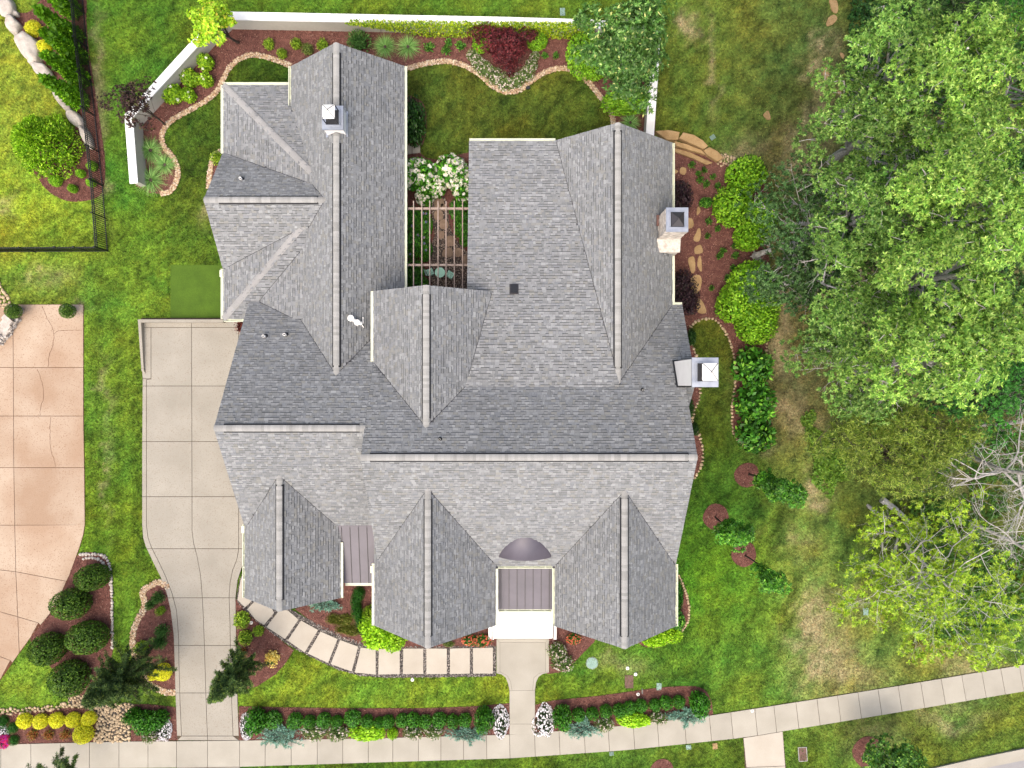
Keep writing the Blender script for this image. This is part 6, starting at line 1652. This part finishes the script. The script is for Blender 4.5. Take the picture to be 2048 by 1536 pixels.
# ================================================================ trees
def bez(a, b, c, n=5):
    a, b, c = np.array(a, float), np.array(b, float), np.array(c, float)
    t = np.linspace(0, 1, n)[:, None]
    return ((1 - t) ** 2 * a + 2 * t * (1 - t) * b + t * t * c)
def tree(label, crown_px, crown_r, zc, rz, n_pads, pad_r, per_pad, style, base_px=None, trunk_r=0.16, bark='bark', group=None, name='tree', shape='dome', low=-0.35, twigs=2, fill=(.5, 1.0), flat=.6):
    """crown_px: pixel of the crown's middle at height zc; crown_r (rx, ry) in metres"""
    cx, cy = W(*crown_px, zc)
    bx, by = W(*base_px) if base_px else (cx + rng.uniform(-.4, .4), cy + rng.uniform(-.4, .4))
    if group == 'trees of the east wood':
        gx_, gy_ = W(*crown_px); bx, by = cx * .5 + gx_ * .5, cy * .5 + gy_ * .5
    o = empty(name, (bx, by, 0)); props(o, label, 'tree', group)
    c0 = np.array([cx - bx, cy - by, zc])
    if group == 'trees of the east wood':
        if zc > 9: n_pads = int(n_pads * 0.66); pad_r *= 0.86; per_pad = int(per_pad * 1.5); rz *= 1.35; flat = .42
    tr = MB()
    top = c0 + np.array([0, 0, rz * .55])
    tp = bez((0, 0, -0.1), (c0[0] * .3 + rng.uniform(-.3, .3), c0[1] * .3 + rng.uniform(-.3, .3), zc * .5), top, 7)
    tr.tube([tuple(p) for p in tp], [trunk_r * (1.15 - 1.0 * k / 6) for k in range(7)], 8)
    VC = []
    if shape == 'cone':
        u = rng.random(n_pads) ** 0.8; a = rng.random(n_pads) * 6.283
        rr = (1 - u) * 0.95 + .05; q = rng.uniform(.45, 1.0, n_pads)
        pc = np.stack([np.cos(a) * rr * q * crown_r[0], np.sin(a) * rr * q * crown_r[1], -rz + 2 * rz * u], 1)
    else:
        d = rdir(n_pads, low, 1.0); q = rng.uniform(fill[0], fill[1], n_pads)
        lob = 1 + 0.22 * np.sin(np.arctan2(d[:, 1], d[:, 0]) * 3 + cx) + .14 * np.sin(np.arctan2(d[:, 1], d[:, 0]) * 5 + cy * 2)
        pc = d * np.stack([q * lob * crown_r[0], q * lob * crown_r[1], q * rz], 1)
    pc = pc + c0
    S = style
    for i in range(n_pads):
        p = pc[i]
        k = rng.uniform(.25, .85) if shape != 'cone' else min(.95, max(.1, (p[2] - .5) / (top[2] + .01)))
        st = tp[0] * (1 - k) ** 2 + 2 * k * (1 - k) * tp[3] + k * k * tp[6] if False else np.array([np.interp(k, np.linspace(0, 1, 7), tp[:, j]) for j in range(3)])
        r0 = trunk_r * rng.uniform(.22, .4) * (1 - .4 * k)
        mid = (st + p) / 2 + np.array([rng.uniform(-.3, .3), rng.uniform(-.3, .3), rng.uniform(0, .6)])
        tr.tube([tuple(x) for x in bez(st, mid, p, 5)], [r0, r0 * .8, r0 * .55, r0 * .35, r0 * .15], 5, False)
        m = int(per_pad * rng.uniform(.7, 1.3))
        R = pad_r * rng.uniform(.7, 1.25)
        dd = rdir(m, S.get('zlow', -.25), 1.0)
        rr = R * rng.uniform(.35, 1.0, m) ** .6
        out = unit((p - c0)[None] + np.array([0, 0, .01]))
        pos = p + dd * rr[:, None] * np.array([1, 1, flat])
        if S.get('spray'):
            tt = rng.uniform(.25, 1.12, m)[:, None]
            pos = (1 - tt) ** 2 * st + 2 * tt * (1 - tt) * mid + tt * tt * (p + out * .25) + rng.normal(size=(m, 3)) * np.array([.09, .09, .06]) * (1.25 - tt)
        ax = unit(dd * .8 + out * S.get('out', .4) + np.array([0, 0, S.get('up', .5)]) + .3 * rng.normal(size=(m, 3)))
        tone = np.full(m, rng.uniform(.68, 1.3)) * rng.uniform(.85, 1.15, m)
        VC.append(clusters(pos, ax, S['k'], S['L'], S['w'], S['cols'], S.get('wts'), S.get('el', (0.0, .6)), tone=tone, hue=S.get('hue', .14)))
        for j in range(twigs):
            t_ = pos[int(rng.integers(0, m))]
            tr.tube([tuple(p), tuple((p + t_) / 2 + rng.normal(size=3) * .08), tuple(t_)], [r0 * .28, r0 * .18, .004], 4, False)
    tr.build('trunk', MAT[bark], o)
    link('crown', quad_mesh('crown', VC), MAT[S.get('mat', 'leaf')], o)
    return o
OAK = dict(k=7, L=.155, w=.062, cols=[G(104, 142, 58, 1.75), G(124, 160, 72, 1.75), G(82, 122, 44, 1.75), G(148, 180, 94, 1.75), G(60, 96, 34, 1.75)], wts=[.32, .24, .22, .10, .12], el=(-.05, .55), up=.8)
OAKL = dict(OAK, cols=[G(118, 156, 58, 1.85), G(140, 176, 74, 1.85), G(94, 134, 46, 1.85), G(170, 198, 100, 1.85), G(70, 108, 36, 1.85)])
OAKD = dict(OAK, L=.15, cols=[G(66, 100, 48, 1.7), G(82, 118, 60, 1.7), G(50, 82, 36, 1.7), G(100, 134, 78, 1.7), G(38, 64, 28, 1.7)])
UNDER = dict(OAK, k=6, L=.15, w=.075, cols=[G(56, 84, 36, 1.6), G(70, 100, 44, 1.6), G(40, 64, 28, 1.6), G(86, 116, 52, 1.6)], wts=None)
# lower storey first, then the tall pale oaks over it
tree('dark green oak reaching over the lime shrubs at the wood edge', (1622, 470), (2.9, 3.2), 7.0, 2.4, 46, 1.05, 36, OAKD, trunk_r=.2, bark='bark_grey', group='trees of the east wood')
tree('dark green oak beside the bare soil gap at the wood edge', (1590, 560), (1.9, 2.2), 6.0, 1.8, 26, .95, 34, OAKD, trunk_r=.15, bark='bark_grey', group='trees of the east wood')
tree('dark glossy tree behind pale oaks at the north end of the wood', (1905, 50), (2.6, 2.6), 6.0, 2.0, 36, 1.0, 36, UNDER, trunk_r=.2, group='trees of the east wood')
tree('bright green low tree between the northern oaks', (1965, 60), (2.4, 3.2), 4.5, 1.6, 32, 1.0, 40, dict(OAK, k=6, L=.13, w=.06, cols=[G(64, 124, 34), G(84, 146, 46), G(46, 100, 26)], wts=None), trunk_r=.15, group='trees of the east wood')
tree('deep green understorey tree in the middle of the wood', (1830, 480), (3.4, 3.6), 5.5, 1.8, 42, 1.1, 34, UNDER, trunk_r=.18, group='trees of the east wood')
tree('deep green understorey tree at the east side of the wood', (1990, 520), (3.0, 4.2), 5.5, 1.8, 42, 1.1, 34, UNDER, trunk_r=.18, group='trees of the east wood')
tree('deep green understorey tree at the south end of the wood', (1960, 780), (3.2, 2.4), 4.0, 1.5, 38, 1.0, 38, dict(UNDER, cols=[G(54, 112, 36), G(72, 134, 46), G(38, 86, 28)]), trunk_r=.16, group='trees of the east wood')
tree('pale green oak at the northwest corner of the wood', (1775, 150), (2.7, 3.4), 10.5, 2.2, 50, .95, 34, OAK, trunk_r=.26, bark='bark_grey', group='trees of the east wood')
tree('yellow green oak crowning the north of the wood', (1890, 130), (2.3, 2.4), 12.5, 2.0, 40, .9, 34, OAKL, trunk_r=.26, bark='bark_grey', group='trees of the east wood')
tree('yellow green oak at the northeast corner of the wood', (2010, 170), (2.4, 2.8), 12.5, 2.2, 42, .9, 34, OAKL, trunk_r=.26, bark='bark_grey', group='trees of the east wood')
tree('broad pale oak spreading over the open lawn side', (1750, 260), (2.6, 2.4), 10.0, 2.0, 44, .95, 32, OAK, trunk_r=.26, bark='bark_grey', group='trees of the east wood')
tree('tall yellow green oak with bare grey twigs through its middle', (1890, 330), (2.9, 2.6), 13.0, 2.2, 46, .95, 34, OAKL, trunk_r=.3, bark='bark_grey', group='trees of the east wood')
tree('pale oak hanging over the dark oak edge', (1710, 440), (2.3, 2.5), 10.5, 2.0, 42, .95, 34, OAK, trunk_r=.25, bark='bark_grey', group='trees of the east wood')
tree('tall bright oak filling the east side of the wood', (1985, 440), (2.6, 2.6), 13.5, 2.2, 44, .95, 34, OAKL, trunk_r=.3, bark='bark_grey', group='trees of the east wood')
tree('tall bright oak at the heart of the wood', (1880, 560), (2.5, 2.5), 13.0, 2.2, 44, .95, 36, OAKL, trunk_r=.3, bark='bark_grey', group='trees of the east wood')
tree('pale oak above the bare soil at the wood edge', (1720, 640), (2.4, 2.2), 9.5, 1.9, 42, .95, 34, OAK, trunk_r=.25, bark='bark_grey', group='trees of the east wood')
tree('broad bright oak at the south end of the wood', (1840, 720), (2.8, 2.2), 12.0, 2.0, 48, .95, 36, OAKL, trunk_r=.3, bark='bark_grey', group='trees of the east wood')
tree('bright oak at the southeast of the wood', (1960, 660), (2.3, 2.0), 13.0, 2.0, 40, .9, 34, OAKL, trunk_r=.28, bark='bark_grey', group='trees of the east wood')
tree('small pale oak leaning out over the path of bare soil', (1670, 690), (1.7, 1.5), 8.0, 1.5, 24, .85, 34, OAK, trunk_r=.18, bark='bark_grey', group='trees of the east wood')
tree('small green oak below the broad bright oak', (1760, 800), (2.5, 1.1), 7.0, 1.4, 28, .85, 34, OAK, trunk_r=.18, bark='bark_grey', group='trees of the east wood')
# cedar with olive feathery foliage
CED = dict(k=8, L=.22, w=.035, cols=[G(106, 128, 38, 2.0), G(124, 144, 50, 2.0), G(84, 108, 30, 2.0), G(142, 156, 70, 2.0), G(64, 86, 26, 2.0)], el=(-.1, .6), up=.6, hue=.08)
tree('olive green cedar with feathery thin foliage below the oaks', (1795, 905), (3.2, 2.5), 7.0, 1.9, 74, .8, 38, CED, trunk_r=.2, bark='bark', low=-.2, flat=.5, twigs=4)
# other garden trees
MAG = dict(k=7, L=.2, w=.085, cols=[G(64, 100, 38), G(82, 120, 50), G(46, 80, 28), G(108, 142, 74), G(176, 186, 110)], wts=[.36, .28, .22, .11, .03], mat='gloss_leaf', up=.7)
tree('dense dark broadleaf tree over the garden wall corner', (1248, 100), (2.25, 2.9), 4.6, 2.3, 70, .75, 40, MAG, base_px=(1222, 128), trunk_r=.13, fill=(.35, .95))
MAP = dict(k=6, L=.16, w=.11, cols=[G(140, 178, 34, 2.3), G(166, 200, 56, 2.3), G(114, 152, 28, 2.3), G(204, 196, 70, 2.3)], wts=[.4, .3, .2, .1], up=.5)
tree('young yellow green maple over the white wall bend', (428, 45), (1.05, 1.15), 3.4, 1.2, 30, .45, 26, MAP, base_px=(478, 85), trunk_r=.07)
PUR = dict(k=5, L=.13, w=.08, cols=[G(58, 40, 38), G(74, 52, 46), G(44, 30, 30), G(84, 84, 46)], wts=[.4, .25, .2, .15])
tree('sparse dark purple tree over the slanted white wall', (268, 210), (1.25, 1.15), 3.2, 1.0, 24, .42, 20, PUR, base_px=(330, 250), trunk_r=.06, fill=(.2, 1.05), twigs=4)
JM = dict(k=6, L=.13, w=.05, cols=[G(104, 40, 44), G(84, 30, 36), G(128, 56, 58), G(66, 26, 30)], up=.2, el=(-.5, .3))
tree('dark red weeping Japanese maple in the back bed', (1014, 95), (1.5, 1.3), 1.25, .75, 46, .5, 42, JM, trunk_r=.08, low=-.1, fill=(.35, 1.0))
YT = dict(k=6, L=.15, w=.07, cols=[G(62, 116, 26), G(86, 142, 38), G(44, 90, 20), G(116, 168, 54)], wts=[.4, .3, .2, .1], mat='gloss_leaf')
tree('young lawn tree closest to the camellias with long shadowed crown', (1556, 976), (.62, .62), 4.6, 3.3, 56, .36, 30, YT, base_px=(1498, 949), trunk_r=.06, low=-.95, fill=(.2, 1.0), flat=.9, group='young lawn trees')
tree('young lawn tree with twisted crown in the middle of three', (1468, 1066), (.68, .62), 3.7, 2.3, 44, .38, 28, YT, base_px=(1430, 1034), trunk_r=.05, low=-.95, fill=(.2, 1.0), flat=.9, group='young lawn trees')
tree('small young lawn tree beyond the other two', (1540, 1158), (.55, .45), 4.0, 1.9, 26, .36, 22, YT, base_px=(1490, 1112), trunk_r=.05, low=-.95, fill=(.2, 1.0), flat=.9, group='young lawn trees')
tree('leafy verge tree by the road kerb', (1778, 1524), (1.35, 1.1), 2.6, 1.1, 34, .55, 34, dict(YT, cols=[G(60, 104, 34), G(88, 134, 44), G(44, 80, 26), G(128, 166, 60)]), base_px=(1738, 1506), trunk_r=.07)
SPR = dict(spray=True, k=7, L=.17, w=.035, cols=[G(70, 94, 46, 2.2), G(90, 112, 58, 2.2), G(50, 72, 36, 2.2), G(122, 142, 60, 2.2)], wts=[.4, .27, .23, .1], up=.1, out=.9, el=(-.2, .5), hue=.08)
tree('large dark spruce between neighbour bed and river cobbles', (232, 1362), (2.0, 2.0), 4.2, 2.3, 170, .52, 60, SPR, base_px=(292, 1310), trunk_r=.12, shape='cone', low=-.3, twigs=3)
tree('narrow dark spruce leaning over the driveway', (462, 1358), (1.25, 1.45), 3.6, 2.2, 120, .42, 52, SPR, base_px=(505, 1312), trunk_r=.09, shape='cone', twigs=3)
tree('sapling tip over the sidewalk below the cobbles', (86, 1536), (.5, .4), 3.0, .5, 12, .3, 40, SPR, base_px=(140, 1480 + 90), trunk_r=.04, group='sapling tips over the sidewalk')
tree('second sapling tip over the sidewalk below the golden shrubs', (136, 1524), (.4, .4), 3.0, .5, 12, .28, 40, SPR, base_px=(185, 1570), trunk_r=.04, group='sapling tips over the sidewalk')
# arborvitae cones: tightly clad columns
def conifer(base_px, h, r, label, cols, n=2600, group=None, prof=1.0):
    x, y = W(*base_px); o = empty('arborvitae', (x, y, 0)); props(o, label, 'tree', group)
    z = rng.random(n) ** .9; a = rng.random(n) * 6.283
    rr = r * (1 - z ** prof) ** .75 * (.86 + .16 * np.sin(a * 5 + z * 9) * .5) * (1 - rng.random(n) ** 2 * .3) + .03
    pos = np.stack([np.cos(a) * rr, np.sin(a) * rr, z * h + .05], 1)
    rad_ = np.stack([np.cos(a), np.sin(a), np.full(n, .5)], 1)
    ax = unit(np.stack([np.cos(a) * .5, np.sin(a) * .5, np.full(n, .6)], 1) + .5 * rng.normal(size=(n, 3)))
    tone = .8 + .4 * vnoise(a * 3, z * 9, 4)
    c = palette(n, cols) * tone[:, None]
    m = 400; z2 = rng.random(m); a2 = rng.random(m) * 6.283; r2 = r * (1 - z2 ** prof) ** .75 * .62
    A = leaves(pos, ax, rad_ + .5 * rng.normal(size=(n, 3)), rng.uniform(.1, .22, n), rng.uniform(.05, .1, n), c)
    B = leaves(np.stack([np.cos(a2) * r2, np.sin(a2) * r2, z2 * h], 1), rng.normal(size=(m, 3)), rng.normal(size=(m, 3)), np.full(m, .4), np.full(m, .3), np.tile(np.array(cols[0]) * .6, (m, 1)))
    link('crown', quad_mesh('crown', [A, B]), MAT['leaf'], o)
    t = MB(); t.tube([(0, 0, -.05), (0, 0, h * .8)], [.07, .02], 6); t.build('trunk', MAT['bark'], o)
AC = [G(78, 124, 14, 2.9), G(96, 146, 22, 2.9), G(62, 102, 12, 2.9), G(118, 162, 34, 2.9)]
for bp, lab in (((146, 22), 'tapered arborvitae at the top of the fence row'), ((152, 78), 'tapered arborvitae second along the fence row'), ((160, 118), 'tapered arborvitae in the middle of the fence row'), ((164, 160), 'tapered arborvitae beside the ragged boulder'), ((162, 204), 'tapered arborvitae last along the fence row')):
    conifer(bp, 3.3, .62, lab, AC, group='arborvitae along the fence')
conifer((112, 300), 3.0, 2.05, 'broad rounded lime green cedar in the fence bed', [G(114, 158, 20, 2.4), G(138, 180, 34, 2.4), G(88, 130, 16, 2.4), G(160, 196, 56, 2.4)], 6500, prof=1.6)

# bare and half-bare trees of the east side
def bare(label, base_px, h, spread, lean, seed, bark='bark_grey', leafy=None, levels=4, trunk_r=.16, group=None, n0=7):
    x, y = W(*base_px); o = empty('tree', (x, y, 0)); props(o, label, 'tree', group)
    r = np.random.default_rng(seed); mb = MB(); tips = []
    def grow(p, d, L, rad, lev):
        n = 5 if lev < 2 else 4
        pts = [p]; q = p.copy(); dd = d.copy()
        for k in range(n):
            dd = unit(dd + r.normal(size=3) * (.10 if lev == 0 else .24) + np.array([0, 0, -.05 * lev])); q = q + dd * L / n; pts.append(q.copy())
        mb.tube([tuple(v) for v in pts], list(np.linspace(rad, rad * .45 if lev < levels - 1 else .004, n + 1)), 6 if lev < 2 else 4, False)
        if lev == levels - 1: tips.append((q, dd)); return
        for k in range(n0 if lev == 0 else int(r.integers(3, 6))):
            t = r.uniform(.35, 1.0); i = min(int(t * n), n - 1); s = pts[i] + (pts[i + 1] - pts[i]) * (t * n - i)
            az = r.random() * 6.283
            nd = unit(dd * .55 + np.array([math.cos(az), math.sin(az), r.uniform(-.1, .45)]) * (1.0 if lev else 1.1))
            grow(s, nd, L * r.uniform(.42, .68) * (spread if lev == 0 else 1), rad * r.uniform(.32, .48), lev + 1)
    grow(np.array([0, 0, -.1]), unit(np.array(lean, float)), h, trunk_r, 0)
    mb.build('trunk', MAT[bark], o)
    if leafy:
        p = np.array([t[0] for t in tips]); keep = r.random(len(p)) < leafy[0]; p = p[keep]
        p = np.repeat(p, leafy[1], 0) + r.normal(size=(len(p) * leafy[1], 3)) * .14
        link('crown', quad_mesh('crown', [clusters(p, np.tile([0, 0, 1.0], (len(p), 1)) + .5 * r.normal(size=(len(p), 3)), 6, .17, .08, leafy[2], None, (-.2, .5))]), MAT['leaf'], o)
YM = [G(150, 184, 40), G(172, 202, 62), G(122, 160, 34), G(150, 178, 40), G(164, 192, 60), G(132, 166, 40)]
bare('half bare maple with grey limbs and yellow green leaf tufts', (1735, 1010), 6.6, .85, (.16, -.28, 1), 3, leafy=(.8, 3, YM), levels=5, trunk_r=.11, n0=10)
bare('slender half bare maple beside the other yellow green one', (1800, 1065), 6.0, .8, (.06, -.25, 1), 8, leafy=(.8, 3, YM), levels=5, trunk_r=.09, n0=9)
bare('bare pale grey dead tree with tangled limbs', (1930, 905), 8.0, .8, (.06, -.10, 1), 15, levels=5, trunk_r=.14, n0=10)
bare('second bare grey tree leaning toward the street', (1935, 1040), 7.0, .8, (.12, -.35, 1), 21, levels=5, trunk_r=.11, n0=10)
bare('bare grey tree with thin limbs beside the dead oak', (1960, 850), 7.0, .75, (.15, .0, 1), 27, levels=5, trunk_r=.11, n0=9)
for i, (px, py, lab) in enumerate(((1800, 330, 'bare grey snag poking through the north oaks'), (1760, 470, 'bare grey snag poking through the dark understorey'), (1850, 640, 'bare grey snag poking through the bright oaks'), (1900, 260, 'bare grey snag beside the tall yellow green oak'))):
    bare(lab, (1024 + (px - 1024) * .72, 768 + (py - 768) * .72), 9.0, .42, (.0, .0, 1), 40 + i, levels=4, trunk_r=.12, n0=8, group='bare snags in the wood')
# stump and fallen limb
e = empty('tree_stump', (*W(1512, 512), 0)); props(e, 'weathered grey stump between lime green shrubs', 'stump')
m = MB(); m.tube([(0, 0, 0), (.02, .02, .25), (.2, .1, .55), (.6, .2, .7)], [.28, .2, .15, .12], 9); m.build('stump_wood', MAT['bark_grey'], e)
m = MB()
for k in range(5): m.tube([(0, 0, .15), (.3 * math.cos(k * 1.25 + 2), .3 * math.sin(k * 1.25 + 2), .02), (.42 * math.cos(k * 1.25 + 2), .42 * math.sin(k * 1.25 + 2), -.03)], [.08, .05, .02], 6)
m.build('root', MAT['bark_grey'], e)
for pts, lab in (([(1880, 805), (1950, 812), (2070, 826)], 'thick fallen log under the dead tree'), ([(1856, 830), (1872, 850), (1890, 870)], 'short dark fallen limb beside cedar'), ([(1760, 998), (1790, 1020), (1812, 1040)], 'grey fallen trunk below cedar')):
    e = empty('fallen_log', (*W(*pts[0]), 0)); props(e, lab, 'log')
    ox_, oy_ = W(*pts[0]); m = MB(); m.tube([(W(*p)[0] - ox_, W(*p)[1] - oy_, .2) for p in pts], [.2, .17, .12], 9); m.build('log_wood', MAT['bark_grey'] if 'grey' in lab else MAT['bark'], e)
    m = MB(); a = pts[1]; m.tube([(W(*a)[0] - ox_, W(*a)[1] - oy_, .25), (W(*a)[0] - ox_ + .3, W(*a)[1] - oy_ + .25, .5)], [.06, .02], 6); m.build('branch_stub', MAT['bark'], e)
# undergrowth below the wood
def undergrowth():
    polys = [([(1700, -60), (2180, -60), (2180, 830), (1880, 830), (1720, 760), (1660, 600), (1700, 380), (1690, 200)], .05, [G(46, 86, 36), G(62, 104, 44), G(34, 66, 30)], .9), ([(1600, 830), (1680, 800), (1700, 880), (1690, 960), (1640, 960)], .10, [G(96, 130, 40), G(112, 146, 50), G(76, 108, 32)], .35),
             ([(1830, 860), (2100, 860), (2100, 1250), (1860, 1280), (1800, 1180)], .035, [G(80, 120, 40), G(60, 96, 34)], .3), ([(1650, 820), (1700, 840), (1660, 1000), (1620, 960)], .05, [G(90, 130, 40), G(110, 146, 50)], .25)]
    VC = []
    for poly, dens, cols, hmax in polys:
        q = in_poly_pts(poly, dens); xy = w2(q); n = len(q)
        nz = fbm(xy[:, 0] * .35, xy[:, 1] * .35, 3, 50); ok = nz > .42; xy, nz = xy[ok], nz[ok]; n = len(xy)
        z = rng.random(n) * hmax * np.clip((nz - .38) * 4, .1, 1) + .05
        VC.append(clusters(np.stack([xy[:, 0], xy[:, 1], z], 1), np.tile([0, 0, 1.0], (n, 1)) + .4 * rng.normal(size=(n, 3)), 5, .17, .09, cols, None, (0, .6)))
    return quad_mesh('undergrowth', VC)
o = link('undergrowth', undergrowth(), MAT['leaf']); props(o, 'low leafy undergrowth and weeds beneath the east wood', 'undergrowth', kind='stuff')
